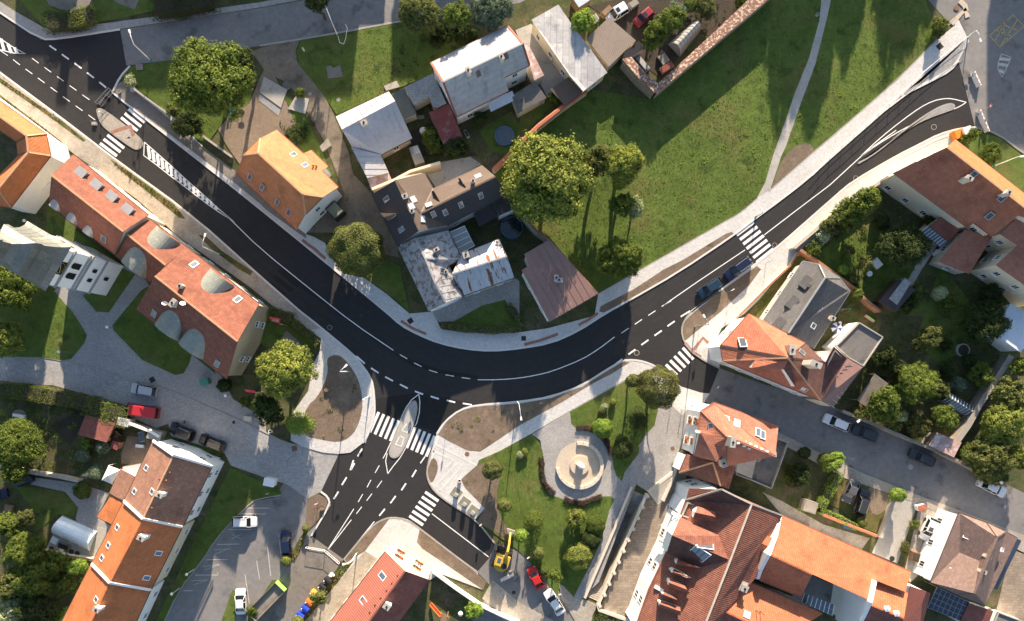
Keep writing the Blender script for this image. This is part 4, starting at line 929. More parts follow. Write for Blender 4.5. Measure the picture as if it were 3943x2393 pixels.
Hb = house('old_house', 'long old house with mottled red tiles and four grey shed dormers', 'A1',
    [(695, -12, 7), (1408, 565, 7), (1170, 720, 11), (1090, 938, 7), (462, 462, 7), (488, 185, 11)], [(0, 1, 2, 5), (5, 2, 3, 4)], 'tile_red_old', 'plaster_cream', ridge='mortar_ridge')
dormer_shed(Hb, 'A1', [(820, 150), (965, 265), (1110, 375), (1258, 495)], 1.5, .95); dormer_barrel(Hb, 'A1', [(525, 490), (685, 612), (840, 735)], 2.0, .8, 'zinc', 'zinc'); skylights(Hb, 'A1', [(985, 790)], 1.0, 1.3)
Hc = house('old_house', 'lower link of the old houses with two copper eyebrow dormers', 'A1',
    [(1412, 597, 6.4), (1772, 872, 6.4), (1572, 1040, 9.6), (1420, 1200, 6.4), (1092, 945, 6.4), (1205, 745, 9.6)], [(0, 1, 2, 5), (5, 2, 3, 4)], 'tile_red_old', 'plaster_cream', ridge='mortar_ridge', ov=.25)
dormer_barrel(Hc, 'A1', [(1596, 757), (1277, 1068)], 4.8, 1.9)
Hd = house('old_house', 'largest of the old houses with mottled red tiles, chimneys and satellite dishes', 'R',
    [(540, 300, 7.2), (1172, 795, 7.2), (985, 1122, 12), (890, 1450, 7.2), (100, 842, 7.2), (265, 552, 12)], [(0, 1, 2, 5), (5, 2, 3, 4)], 'tile_red_old', 'plaster_tan', ridge='mortar_ridge')
dormer_barrel(Hd, 'R', [(848, 568), (378, 1032), (584, 1190)], 4.8, 1.9); skylights(Hd, 'R', [(605, 452), (985, 757), (257, 880), (808, 1315)], .9, 1.4)
chimneys(Hd, 'R', [(325, 548), (480, 638, .6, .5, 1.1), (415, 785, 1.2, .6, 1.3)])
for x, y in ((528, 800), (372, 800)):
    p, n = Hd[1].hit('R', x, y); o = MB().tube(p, p + Vector((0, 0, .8)), .04).build('dish_mast', MATS['grey_metal'], Hd[0]); MB().lathe((0, 0, 0), [(.001, 0), (.25, .05), (.45, .16)], 12).build('dish', MATS['plastic_white'], None).parent = o
    d_ = o.children[0]; d_.location = p + Vector((0, 0, .9)) - Vector(o['_b']); d_.rotation_euler = (.8, .2, 2.5)
def ringsq(c, hw, z, a): return [Vector((c.x + (x * math.cos(a) - y * math.sin(a)) * hw, c.y + (x * math.sin(a) + y * math.cos(a)) * hw, z)) for x, y in ((-1, -1), (1, -1), (1, 1), (-1, 1))]
tc_ = W('A1', 952, 1107); ta = math.atan2(-(-.51), .86) * -1; th = 2.95
te = W('A1', 1175, 1050); ts = W('A1', 1010, 1330); ta = math.atan2(te.y - ts.y, te.x - ts.x)
mat('tower_white', (.92, .91, .885), .9, noise=((.5, .05), (4, .06)), bump=(20, .2, .01))
t = thing('church_tower', 'white baroque church tower with cornices and a grey metal helm', 'church tower', (tc_.x, tc_.y, 0))
body = MB().prism(ringsq(tc_, th, 0, ta), 0, 17.0).build('wall', MATS['tower_white'], t)
for z, o_ in ((5.2, .22), (9.3, .25), (10.1, .2), (14.2, .28), (16.6, .5)):
    MB().prism(ringsq(tc_, th + o_, 0, ta), z, z + .35, bottom=True).build('cornice', MATS['zinc'], t)
prof = [(3.75, 17.0), (3.2, 17.9), (2.75, 19.2), (2.5, 20.6), (2.7, 21.6), (2.55, 22.6), (1.7, 23.6), (1.15, 24.6), (1.15, 26.4), (1.5, 27.0), (1.0, 28.2), (.35, 30.0), (.05, 34.0)]
hm = MB(); rings = [ringsq(tc_, r, z, ta) for r, z in prof]
for a, b in zip(rings, rings[1:]):
    for i in range(4): hm.face([a[i], a[(i + 1) % 4], b[(i + 1) % 4], b[i]])
hm.face(rings[0][::-1]); ho = hm.build('helm', MATS['copper_dark'], t)
for i in range(4):
    for q in range(1, 6):
        for ra, rb in list(zip(rings, rings[1:]))[:6]:
            a = ra[i].lerp(ra[(i + 1) % 4], q / 6); b = rb[i].lerp(rb[(i + 1) % 4], q / 6); MB().tube(a, b, .035, n=4, cap=False).build('seam', MATS['copper_dark'], ho, uv=False)
ex = Vector((math.cos(ta), math.sin(ta), 0)); ey = Vector((-ex.y, ex.x, 0))
for (dx, dy) in ((ey, ex), (-ey, -ex), (ex, -ey), (-ex, ey)):
    fc = Vector((tc_.x, tc_.y, 0)) + dx * (th + .01)
    def arch(cx, z, wd, ht, louv=False):
        e = dy; pts = [fc + e * (cx - wd / 2) + Vector((0, 0, z)), fc + e * (cx + wd / 2) + Vector((0, 0, z))]
        for i in range(7): a = math.pi * i / 6; pts.append(fc + e * (cx + wd / 2 * math.cos(a)) + Vector((0, 0, z + ht - wd / 2 + wd / 2 * math.sin(a))))
        pts = [p + dx * .06 for p in pts]
        o = MB().face(pts).build('window', MATS['soot_shade_black'], t)  # flat black face, darkness of the opening put into its colour
        fr = MB()
        for a, b in zip(pts, pts[1:] + pts[:1]): fr.tube(a, b, .07, n=5)
        fr.build('surround', MATS['plaster_white'], o)
    for cx in (-.85, .85): arch(cx, 11.0, 1.15, 2.5)
    for cx in (-.85, .85): arch(cx, 6.4, .8, 1.5)
    arch(0, 2.2, .8, 1.6)
    c = fc + Vector((0, 0, 15.5)) + dx * .05; q = [c + dy * 1.05 * a + Vector((0, 0, 1.0 * b)) for a, b in ((-1, -1), (1, -1), (1, 1), (-1, 1))]
    cl = MB().face(q).build('clock_face', MATS['soot_shade_black'], t)
    for i in range(12):
        a = math.tau * i / 12; p = c + dx * .03 + dy * .8 * math.sin(a) + Vector((0, 0, .8 * math.cos(a))); MB().ell(p, .09, .09, .09, 5, 3).build('hour_mark', MATS['yellow_paint'], cl, uv=False)
    for a, l in ((2.0, .7), (5.3, .5)): MB().tube(c + dx * .04, c + dx * .04 + dy * l * math.sin(a) + Vector((0, 0, l * math.cos(a))), .06, n=4).build('hand', MATS['yellow_paint'], cl, uv=False)
Ha = house('courtyard_house', 'cream courtyard house with orange roof round a dark yard', 'A0',
    [(-420, 660, 6.5), (435, 1270, 6.5), (478, 1478, 6.5), (100, 1970, 6.5), (-55, 1945, 6.5), (-190, 1860, 6.5), (168, 1478, 6.5), (155, 1345, 6.5), (-420, 950, 6.5), (-420, 805, 9.6), (250, 1290, 9.6), (268, 1445, 9.6), (-20, 1800, 9.6)],
    [(0, 1, 10, 9), (9, 10, 7, 8), (1, 2, 11, 10), (10, 11, 6, 7), (2, 3, 12, 11), (11, 12, 5, 6), (3, 4, 5, 12)], 'tile_orange', 'plaster_white', gutter='gutter_red', wins=False)
Hi = house('house', 'small house with pale tin roof beside the curving lane', 'B0',
    [(722, 1108, 4.2), (1225, 870, 4.2), (1285, 960, 6.2), (1447, 1312, 3.4), (1150, 1470, 3.4), (875, 1395, 4.2), (780, 1230, 6.2)], [(0, 1, 2, 6), (6, 2, 3, 4, 5)], 'roof_tin', 'plaster_old', ridge=None, wins=True)
seams(Hi, [0, 1], 1.05); chimneys(Hi, 'B0', [(988, 1165, .6, .9, .7)])
slabroof('house_wing', 'pale tin roofed wing running down from the small house', 'B0', '868,1398 1148,1470 1225,1640 1020,1690', [4.4, 3.6, 3.4, 4.0], 'roof_tin', 'plaster_old', 'house', seam=1.0)
slabroof('shed', 'lean-to with streaked pink corrugated roof above the lane', 'B0', '1020,1692 1225,1642 1252,1705 1062,1812', [3.4, 3.0, 2.9, 3.2], 'roof_corr_pink', 'plaster_old')
slabroof('shed', 'flat dark green grey roofed shed beside the pale tin roof', 'B0', '1252,892 1370,838 1488,1080 1365,1132', [3.0, 3.0, 2.8, 2.8], 'roof_green_flat', 'plaster_cream')
slabroof('shed', 'L shaped low grey slab roof between the two white houses', 'B0', '1372,830 1640,700 1772,980 1690,1022 1640,1010 1606,915 1458,996', [3.3] * 7, 'roof_slab', 'plaster_old')
slabroof('shed', 'low faded red flat roof beside the tall white house', 'B0', '1605,1070 1790,985 1922,1290 1890,1345 1745,1375', [2.8, 3.0, 2.7, 2.6, 2.5], 'roof_red_flat', 'plaster_old')
Ht = house('house', 'tall white house with grey corrugated roof, its upper slope glaring', 'T',
    [(220, 605, 6.4), (1320, 70, 6.4), (1540, 330, 9.0), (1640, 642, 6.2), (1280, 815, 6.2), (1340, 1010, 4.4), (590, 1385, 4.4), (395, 882, 9.0)], [(0, 1, 2, 7), (7, 2, 3, 4, 5, 6)], 'roof_corr', 'plaster_white', ridge='zinc', gutter='gutter_red', ov=.2)
chimneys(Ht, 'T', [(758, 715, .9, .6, .8), (1235, 518, .9, .6, .9)], 'chimney_plaster'); skylights(Ht, 'T', [(905, 765), (1300, 515)], .7, .9, 'glass', 'gutter_red')
for a, b in ((0, 7), (7, 6), (1, 2), (2, 3)): MB().beam(Ht[1].v[a] - Vector((0, 0, .05)), Ht[1].v[b] - Vector((0, 0, .05)), .32, .13).build('verge_trim', MATS['gutter_red'], Ht[2])
slabroof('lean_to', 'pink tiled lean-to on the right of the tall white house', 'T', '1540,335 1612,315 1850,785 1712,862 1640,655', [4.6, 4.2, 3.4, 3.6, 4.4], 'roof_corr_pink', 'plaster_cream', 'shed')
slabroof('shed', 'dark felt roofed shed in the shade below the pink lean-to', 'T', '1385,1080 1725,868 1885,1112 1472,1335', [3.0, 3.0, 2.6, 2.6], 'bitumen', 'plaster_old')
slabroof('canopy', 'pale blue corrugated canopy on the tall white house', 'T', '1035,1192 1392,1008 1442,1140 1085,1312', [3.2, 3.2, 2.8, 2.8], 'roof_corr_blue', None, 'canopy', thick=.06)
slabroof('long_shed', 'long cream shed with weathered silver grey roof', 'C0', '115,190 370,45 510,250 640,420 835,690 630,850 605,868 480,722', [4.4, 4.0, 3.8, 3.7, 3.4, 3.4, 3.6, 4.0], 'roof_silver', 'plaster_cream', wins=True, ov=.2)
slabroof('shed', 'square shed with beige corrugated roof', 'C0', '635,370 850,165 1105,385 850,632', [3.0, 3.4, 3.2, 2.8], 'roof_corr_tan', 'plaster_old')
slabroof('carport', 'brown roofed carport in the corner of the garden wall', 'C0', '290,850 482,722 602,868 432,1002', [2.7, 2.9, 2.8, 2.5], 'felt_brown', 'wood_dark', ov=.3)
slabroof('lean_to', 'dark lean-to above the corner of the old tiled wall', 'C0', '985,512 1130,385 1188,450 1052,548', [3.0, 3.0, 2.7, 2.7], 'felt_dark', 'plaster_old', 'shed')
def tiled_wall(label, k, outer, inner, ho, hi, rm='roof_brick', wm='stone_wall'):
    o = ground(k, outer); i = ground(k, inner); L = [W(k, *p, ho) for p in P2(outer)]; Q = [W(k, *p, hi) for p in P2(inner)]
    c = L[0]; t = thing('garden_wall', label, 'wall', (c.x, c.y, 0)); rb = MB(); wb = MB(); d = Vector((0, 0, .14))
    for a in range(len(L) - 1):
        f = [L[a], L[a + 1], Q[a + 1], Q[a]]; f = f if newell(f).z > 0 else f[::-1]; rb.hexa([p - d for p in f] + f)
    po = L + Q[::-1]; po = po if area2(po) > 0 else po[::-1]; q = inset_poly(po, .14)
    for a in range(len(q)):
        u, v = q[a], q[(a + 1) % len(q)]; wb.face([Vector((u.x, u.y, 0)), Vector((v.x, v.y, 0)), v - d * .8, u - d * .8])
    wb.build('wall', MATS[wm], t); rb.build('coping_roof', MATS[rm], t); return t
tiled_wall('long high wall with lichen spotted brown tile top along the green', 'C0', '1300,890 1800,470 2320,30 2480,-110', '1320,790 1800,350 2190,-20 2330,-150', 3.3, 2.9)
tiled_wall('short arm of the brown tiled wall ending at the corner', 'C0', '975,562 1130,740 1290,885', '1060,540 1190,690 1330,800', 3.3, 2.9)
def coped_wall(label, k, s, wd, h, cm, wm, name='garden_wall', cat='wall', piece=None, base=0.0):
    p = [W(k, a, b, h) for a, b in P2(s)]; t = thing(name, label, cat, (p[0].x, p[0].y, base)); wb = MB().ribbon(p, wd * .62, base, h - .08)
    wb.build('wall', MATS[wm], t)
    if piece:
        n = 0
        for a, b in zip(p, p[1:]):
            L = Vector((b.x - a.x, b.y - a.y, 0)); m = max(1, int(L.length / piece)); d = L / m; ang = math.atan2(d.y, d.x)
            key = ('cop', round(wd, 2), round(d.length, 2), cm)
            if key not in CACHE:
                ln = d.length * .9; CACHE[key] = MB().hexa([(-ln / 2, -wd / 2, -.1), (ln / 2, -wd / 2, -.1), (ln / 2, wd / 2, -.1), (-ln / 2, wd / 2, -.1), (-ln / 2, -wd / 4, .08), (ln / 2, -wd / 4, .08), (ln / 2, wd / 4, .08), (-ln / 2, wd / 4, .08)]).mesh('coping_tile', MATS[cm], uv=False)
            for i in range(m):
                n += 1
                if n > 290: break
                c = a + d * (i + .5); c.z = h; M = Matrix.Rotation(ang, 4, 'Z'); M.translation = c; place(CACHE[key], 'coping_tile', t, M)
    else: MB().ribbon(p, wd, h - .08, h + .05).build('coping', MATS[cm], t)
    return t
coped_wall('garden wall with ribbed orange tile coping left of the green', 'S', '2259,347 2170,410 2075,485 2008,550 1960,598 1900,655', .85, 2.1, 'tile_red', 'plaster_old', piece=.42)
Hk = house('house', 'large house with dark brown felt roof, dormers and skylights', 'K',
    [(75, 350, 6), (285, 220, 9.6), (545, 155, 7), (625, 295, 7), (1065, 85, 5.6), (1187, 188, 9.0), (1290, 345, 5.6), (755, 625, 5.6), (500, 675, 9.6), (305, 812, 6), (515, 520, 9.2)],
    [(0, 1, 8, 9), (1, 2, 3, 10), (1, 10, 8), (10, 7, 8), (3, 4, 5, 10), (10, 5, 6, 7)], ['felt_dark', 'felt_brown'], 'plaster_white', ridge='felt_brown', fm=[0, 1, 1, 1, 1, 0], gutter='gutter_dark')  # west and south slopes get darker felt, their shade put into the colour
skylights(Hk, 'K', [(207, 392), (343, 665), (627, 524), (733, 508), (875, 440), (1053, 357)], .8, 1.3); skylights(Hk, 'K', [(447, 395), (530, 570), (587, 443), (1030, 185), (430, 455)], 1.1, 1.0, 'plastic_white', 'grey_metal')
chimneys(Hk, 'K', [(370, 360, .8, .5, 1.1), (435, 495, .6, .5, 1.0), (985, 225, .5, .5, 1.2)], 'white_metal')
roof_block(Hk[0], 'K', [(150, 515, 7.2), (182, 555, 7.6), (300, 520, 9.0), (225, 590, 7.0)], [(0, 1, 3), (0, 2, 1), (1, 2, 3)], 'felt_brown', 'plaster_cream', 1.5)
for a in ([(848, 205, 7.6), (905, 290, 7.3), (870, 205, 8.2), (915, 285, 8.6)], [(612, 318, 7.4), (640, 400, 7.6), (632, 318, 8.3), (685, 410, 8.8)]):
    roof_block(Hk[0], 'K', a, [(0, 1, 3, 2)], 'felt_dark', 'felt_brown', 1.2)
slabroof('annex', 'dark flat roofed annex at the right end of the brown felt roof', 'K', '1168,420 1282,350 1385,465 1218,542', 4.4, 'felt_dark', 'plaster_white', 'annex')
slabroof('canopy', 'dark canopy over the back yard of the brown felt roofed house', 'K', '992,522 1160,425 1222,542 1040,640', [3.3, 3.3, 2.9, 2.9], 'felt_dark', None, 'canopy', thick=.08)
Hl = house('house', 'house with worn white tin hip roof stained brown', 'K',
    [(305, 822, 5), (465, 742, 7.6), (762, 672, 5.2), (887, 930, 5.2), (770, 988, 5.4), (897, 1257, 4.8), (740, 1325, 7.4), (585, 1400, 4.8), (555, 925, 8.0), (645, 1150, 8.0)],
    [(0, 1, 8, 9, 6, 7), (1, 2, 3, 8), (8, 3, 4, 9), (9, 4, 5, 6)], 'roof_tin_worn', 'plaster_white', ridge='zinc', ov=.25)
seams(Hl, [0, 1, 3], 1.1); chimneys(Hl, 'K', [(655, 845, .8, .5, .8), (740, 1045, .5, .5, .4)]); skylights(Hl, 'K', [(712, 1035), (640, 905), (530, 790)], .9, 1.0, 'glass', 'grey_metal')
Hr = house('house_wing', 'low wing with white tin roof streaked with rust', 'K',
    [(880, 885, 5), (1220, 750, 5), (1290, 905, 6.3), (1355, 1097, 5), (903, 1257, 5), (795, 1065, 6.3)], [(0, 1, 2, 5), (5, 2, 3, 4)], 'roof_tin_rust', 'plaster_old', ridge='zinc', ov=.2, cat='house wing')
seams(Hr, [0, 1], 1.0); chimneys(Hr, 'K', [(920, 890, 1.0, .9, .9)], 'stone_pale')
t = slabroof('glass_canopy', 'pergola canopy of four grey glass panes beside the stained tin roof', 'K', '772,692 910,632 1000,810 868,880', [3.8, 3.8, 3.3, 3.3], 'white_metal', None, 'canopy', thick=.05); panes(t[0], t[1].v, 1, 4, 'glasshouse', gap=.08)
for q in range(5):
    a = t[1].v[0].lerp(t[1].v[3], q / 4); b = t[1].v[1].lerp(t[1].v[2], q / 4); MB().beam(a, b, .12, .07).build('glazing_bar', MATS['white_metal'], t[0])
Hm = house('house', 'small house with brown seamed tin roof beside the bend', 'C1',
    [(45, 935, 6.0), (285, 795, 6.0), (748, 1308, 4.7), (285, 1578, 4.7), (20, 1085, 5.8), (95, 1045, 5.8)], [(0, 1, 2, 3, 4, 5)], 'roof_brown_tin', 'plaster_white', ridge=None, ov=.25)
seams(Hm, [0], 1.2, 'roof_brown_tin', .05, .035); chimneys(Hm, 'C1', [(350, 1160, .6, .9, .9), (375, 1180, 1.1, .6, .9)])
coped_wall('brick coped boundary wall along the brown tin roof', 'C1', '-60,460 160,710 270,790 740,1310', .4, 3.6, 'brick_wall', 'plaster_old')
Hg = house('house', 'long house with dark grey slate hip roof and three small dormers', 'H',
    [(918, 110, 3.9), (1060, 140, 3.9), (1245, 258, 3.9), (1340, 380, 3.9), (1010, 895, 3.9), (560, 640, 3.9), (1115, 255, 7.4), (785, 755, 7.4)], [(0, 1, 6, 7, 5), (1, 2, 6), (2, 3, 4, 7, 6)], 'tile_slate', 'plaster_cream', ridge='zinc', gutter='grey_metal')
dormer_shed(Hg, 'H', [(893, 285), (775, 468), (655, 660)], 2.0, .9, 'tile_slate', 'felt_dark', .15); skylights(Hg, 'H', [(1092, 560), (1007, 690)], .9, 1.1, 'glass_sky', 'white_metal'); chimneys(Hg, 'H', [(1185, 620, .8, .5, 1.2)])
Hx = house('house', 'corner house with weathered red tile roof and tall chimneys', 'H',
    [(175, 868, 7.2), (430, 583, 7.2), (940, 850, 7.2), (780, 978, 12), (1075, 1362, 7.2), (195, 1002, 7.2), (1120, 1020, 7.4), (1195, 878, 9.6), (1310, 982, 7.2)],
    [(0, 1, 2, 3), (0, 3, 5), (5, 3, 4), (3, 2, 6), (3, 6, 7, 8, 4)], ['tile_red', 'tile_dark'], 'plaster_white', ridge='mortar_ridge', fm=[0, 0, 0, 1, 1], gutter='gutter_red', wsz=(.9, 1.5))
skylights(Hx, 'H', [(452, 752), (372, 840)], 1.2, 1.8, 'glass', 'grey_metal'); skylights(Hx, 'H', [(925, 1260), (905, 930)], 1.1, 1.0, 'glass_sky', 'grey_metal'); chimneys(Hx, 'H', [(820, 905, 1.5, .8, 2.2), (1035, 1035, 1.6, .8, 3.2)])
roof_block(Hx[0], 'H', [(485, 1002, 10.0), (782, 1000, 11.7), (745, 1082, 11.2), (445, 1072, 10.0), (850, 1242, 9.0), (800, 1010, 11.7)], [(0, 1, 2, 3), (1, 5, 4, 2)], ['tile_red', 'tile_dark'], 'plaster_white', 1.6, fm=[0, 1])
slabroof('lean_to', 'brown seamed tin lean-to behind the red corner house', 'H', '1312,985 1455,1062 1185,1425 1080,1365', [5.2, 5.0, 4.4, 6.0], 'roof_brown_tin', 'plaster_cream', 'shed', seam=.9)
slabroof('annex', 'white walled annex with flat grey roof and raised parapet', 'H', '1415,655 1635,790 1455,1060 1310,975 1200,870 1245,830', 4.6, 'bitumen', 'plaster_white', 'annex', parapet=.3, ov=.05)
Hq = house('house', 'huge hip of dull orange tiles above a cream wall at the upper right', 'Q',
    [(135, 385, 6.5), (612, 155, 11), (690, 88, 6.8), (1560, 770, 6.8), (1480, 830, 11), (1245, 760, 9.4), (1015, 945, 6.5), (850, 822, 6.6), (800, 875, 6.0)], [(0, 1, 4, 5, 6, 7, 8), (1, 2, 3, 4)], ['tile_dull', 'tile_orange'], 'plaster_cream', fm=[0, 1], ridge='mortar_ridge', gutter='gutter_red', ov=.3)  # sunlit slope given brighter tiles than the shaded one, light put into colour
skylights(Hq, 'Q', [(845, 398), (990, 763), (1100, 605)], .9, 1.2, 'glass'); chimneys(Hq, 'Q', [(815, 428, .5, 1.0, 1.4), (1163, 555, .7, .7, .9)]); 
slabroof('house_wing', 'flat red tiled wing at the right edge behind the huge orange roof', 'Q', '1085,925 1245,770 1420,640 1560,700 1560,1560 1400,1445 1050,1200 1240,1025', [7, 8, 8.5, 8.5, 8, 7, 7, 7], 'tile_terrace', 'plaster_cream', 'house wing', wins=True, ov=.25)
slabroof('annex', 'low square annex with orange red tiles in the garden corner', 'Q', '772,885 1015,950 810,1277 545,1172', [4.6, 4.6, 3.4, 3.4], 'tile_terrace', 'plaster_old', 'annex', wins=True, ov=.25)
t = slabroof('porch', 'red roofed porch with a row of glass panes under the huge orange roof', 'Q', '560,772 725,892 632,992 455,852', [3.8, 3.8, 3.0, 3.0], 'tile_maroon', 'plaster_cream', 'porch')
va, vb = t[1].v[3], t[1].v[2]
for i in range(8):
    a, b = va.lerp(vb, i / 8), va.lerp(vb, (i + 1) / 8); d = Vector((-.45, -.45, -.35)); MB().face([a + d * .2, b + d * .2, b + d * 2, a + d * 2][::-1]).build('pane', MATS['glass_sky'], t[0]); MB().tube(a + d * .2, a + d * 2, .05, n=4).build('glazing_bar', MATS['white_metal'], t[0])
Hn = house('apartment_house', 'white apartment house with smooth red roof, flower boxes and wide skylights', 'N',
    [(500, 195, 8), (655, 100, 8), (1425, 375, 8), (1388, 740, 11), (815, 508, 12), (680, 812, 9), (410, 737, 8), (800, 862, 8), (1165, 782, 8.5)],
    [(0, 1, 2, 3, 4), (0, 4, 5, 6), (4, 3, 8, 7), (4, 7, 5)], 'tile_terrace', 'plaster_white', ridge='tile_terrace', gutter='gutter_red', wsz=(1.3, 1.7))
skylights(Hn, 'N', [(798, 300), (925, 345)], 1.0, 1.4, 'plastic_white', 'white_metal'); skylights(Hn, 'N', [(618, 385)], 1.2, .9, 'glass_sky'); skylights(Hn, 'N', [(1180, 455), (1235, 485)], .9, 1.6, 'glass_sky', 'white_metal')
for x, y in ((890, 507), (957, 535), (1022, 565), (1088, 595), (1152, 625), (1220, 655), (1285, 683), (940, 585), (1012, 615), (1075, 645), (1140, 675)):
    p, n = Hn[1].hit('N', x, y); place(skylight_mesh(.42, .3, 'plastic_white', 'white_metal')[0], 'snow_guard', Hn[0], frame_of(p, n))
chimneys(Hn, 'N', [(880, 572, 1.5, .7, 1.6), (768, 825, 1.2, .7, 1.4), (1370, 720, .7, .6, 1.0)], 'stone_pale')
roof_block(Hn[0], 'N', [(478, 450, 9.5), (650, 490, 10.4), (762, 712, 10.6), (678, 802, 10.6), (412, 735, 8.6), (490, 455, 10.4)], [(5, 1, 2, 3), (0, 5, 3, 4)], 'tile_terrace', 'plaster_white', 2.5)
slabroof('roof_terrace', 'blue grey roof terrace behind the red apartment house', 'N', '1405,520 1535,570 1330,1132 1090,1030 900,960 930,760 1170,790', 3.6, 'bitumen', 'plaster_cream', 'terrace', parapet=.6)
slabroof('terrace_cover', 'pale grey awning on the roof terrace', 'N', '945,765 1160,785 1105,1008 915,930', [6.2, 6.2, 5.6, 5.6], 'concrete', 'plaster_white', 'awning', base=3.6)
def flower_box(t, p, ang, L=1.1, mm=('flower_red', 'flower_orange')):
    o = MB().box(p, L, .3, .25, ang).build('flower_box', MATS['wood_dark'], t); rnd = random.Random(int(p.x * 100)); fb = MB()
    for _ in range(26):
        a, b = rnd.uniform(-L / 2, L / 2), rnd.uniform(-.22, .22); fb.ell((p.x + a * math.cos(ang) - b * math.sin(ang), p.y + a * math.sin(ang) + b * math.cos(ang), p.z + .28 + rnd.uniform(0, .15)), .09, .09, .07, 5, 3, rnd.choice((0, 0, 1, 2)))
    fb.build('flowers', [MATS[mm[0]], MATS[mm[1]], MATS['leaf_shrub'] if 'leaf_shrub' in MATS else MATS['grass_blade']], o, uv=False)
for x, y, h in ((440, 330, 6.0), (388, 560, 6.0), (365, 320, 3.0), (318, 545, 3.0)): flower_box(Hn[0], W('N', x, y, h), math.radians(72))
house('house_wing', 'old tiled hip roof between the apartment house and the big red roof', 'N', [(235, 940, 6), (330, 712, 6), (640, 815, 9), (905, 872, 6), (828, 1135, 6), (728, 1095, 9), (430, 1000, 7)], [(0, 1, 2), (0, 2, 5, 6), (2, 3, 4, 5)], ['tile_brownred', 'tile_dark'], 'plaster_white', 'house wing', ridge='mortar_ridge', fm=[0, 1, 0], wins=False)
Hz = house('big_house', 'very large old red tiled roof with a row of dormers facing the terrace', 'M',
    [(415, 135, 8), (450, 5, 8.4), (815, 15, 13.4), (1150, 180, 13), (1492, 308, 8.6), (1200, 1000, 8.4), (1050, 1180, 8.6), (780, 1520, 9), (640, 1500, 13), (895, 850, 13), (-130, 1500, 8), (0, 1130, 8), (190, 735, 8), (760, 1620, 9), (600, 1620, 13), (-200, 1620, 8)],
    [(0, 3, 9, 8, 14, 15, 10, 11, 12), (0, 2, 3), (0, 1, 2), (3, 4, 5, 6, 7, 13, 14, 8, 9), (2, 4, 3)], ['tile_brownred', 'tile_dark'], 'plaster_white', 'house', fm=[0, 1, 0, 0, 0], ridge='mortar_pale', gutter='gutter_red', wsz=(1.2, 1.8))  # face turned from the sun painted in dark tile as its shade
Hzd = roof_block(Hz[0], 'M', [(350, 325, 9.6), (785, 535, 11.8), (888, 802, 13.0), (258, 532, 12.4), (620, 905, 11.2), (195, 732, 9.6)], [(0, 1, 2, 3), (3, 2, 4, 5)], ['tile_brownred', 'tile_dark'], 'plaster_white', 3.5, 'cross_gable', fm=[0, 1])  # lit and shaded slope of one roof coloured apart
for (x, y, wd, ht) in ((622, 592, 2.6, 2.6), (560, 735, 2.8, 2.2)):
    p, n = Hzd[1].hit('M', x, y); M = frame_of(p, n); o = place(skylight_mesh(wd, ht, 'glass_sky', 'white_metal')[0], 'roof_window', Hz[0], M)
    for i in range(3):
        w3 = (wd - .2) / 3; place_local(MB().face([(-wd / 2 + .1 + i * w3 + .05, -ht / 2 + .12, .085), (-wd / 2 + .1 + (i + 1) * w3 - .05, -ht / 2 + .12, .085), (-wd / 2 + .1 + (i + 1) * w3 - .05, ht / 2 - .12, .085), (-wd / 2 + .1 + i * w3 + .05, ht / 2 - .12, .085)]).mesh('pane', MATS['glass_sky'], uv=False), 'pane', o)
for (a, b, c, d) in (((545, 205), (740, 268), (755, 380), (490, 345)), ((325, 795), (520, 880), (590, 905), (300, 870)), ((275, 920), (430, 1000), (480, 1010), (245, 960)), ((232, 1015), (400, 1095), (455, 1190), (215, 1110)), ((165, 1170), (300, 1240), (330, 1270), (140, 1215)), ((128, 1265), (350, 1340), (355, 1430), (110, 1340))):
    z0 = 10.2; f1 = ((a[0] + d[0]) / 2, (a[1] + d[1]) / 2); f2_ = ((b[0] + c[0]) / 2, (b[1] + c[1]) / 2)
    roof_block(Hz[0], 'M', [(*a, z0 - .2), (*b, 11.6), (*f2_, 12.2), (*f1, z0 + .9), (*c, 11.4), (*d, z0 - .2)], [(0, 1, 2, 3), (3, 2, 4, 5)], 'tile_brownred', 'plaster_white', 2.0)
for a, b in (((145, 405, 5.2), (250, 520, 8.8)), ((300, 305, 8.8), (350, 350, 9.4)), ((120, 585, 4.5), (200, 680, 8.6)), ((250, 270, 7.5), (350, 320, 8.5)), ((60, 1100, 8.3), (150, 1150, 8.6))):
    MB().beam(W('M', *a), W('M', *b), .5, .4).build('cornice', MATS['plaster_white'], Hz[0])
slabroof('balcony', 'dark balcony terrace with grey rail on the big red roof house', 'M', '225,740 320,790 150,1150 65,1105', 7.0, 'bitumen', 'plaster_white', 'balcony', parapet=.5)
slabroof('balcony', 'upper dark balcony in the roof of the big red roof house', 'M', '425,150 545,195 470,350 355,310', 8.3, 'bitumen', 'plaster_white', 'balcony', parapet=.4)
Ho = house('house', 'wide bright orange tiled roof between white fire walls', 'D3',
    [(165, 475, 7), (1390, 1010, 7), (1340, 1202, 8.6), (1060, 1092, 8.8), (1010, 1285, 10.2), (455, 1033, 10.2), (65, 850, 10.2), (-45, 1090, 7), (350, 1250, 7)], [(0, 1, 2, 3, 4, 5, 6), (6, 5, 8, 7)], 'tile_orange2', 'plaster_white', ridge='tile_orange2', gutter='gutter_red', ov=.2)
roof_block(Ho[0], 'D3', [(0, 650, 9.2), (100, 700, 9.6), (65, 780, 9.9), (-70, 720, 9.4), (40, 850, 9.2), (-95, 790, 8.8)], [(0, 1, 2, 3), (3, 2, 4, 5)], 'tile_orange2', 'plaster_white', 2)
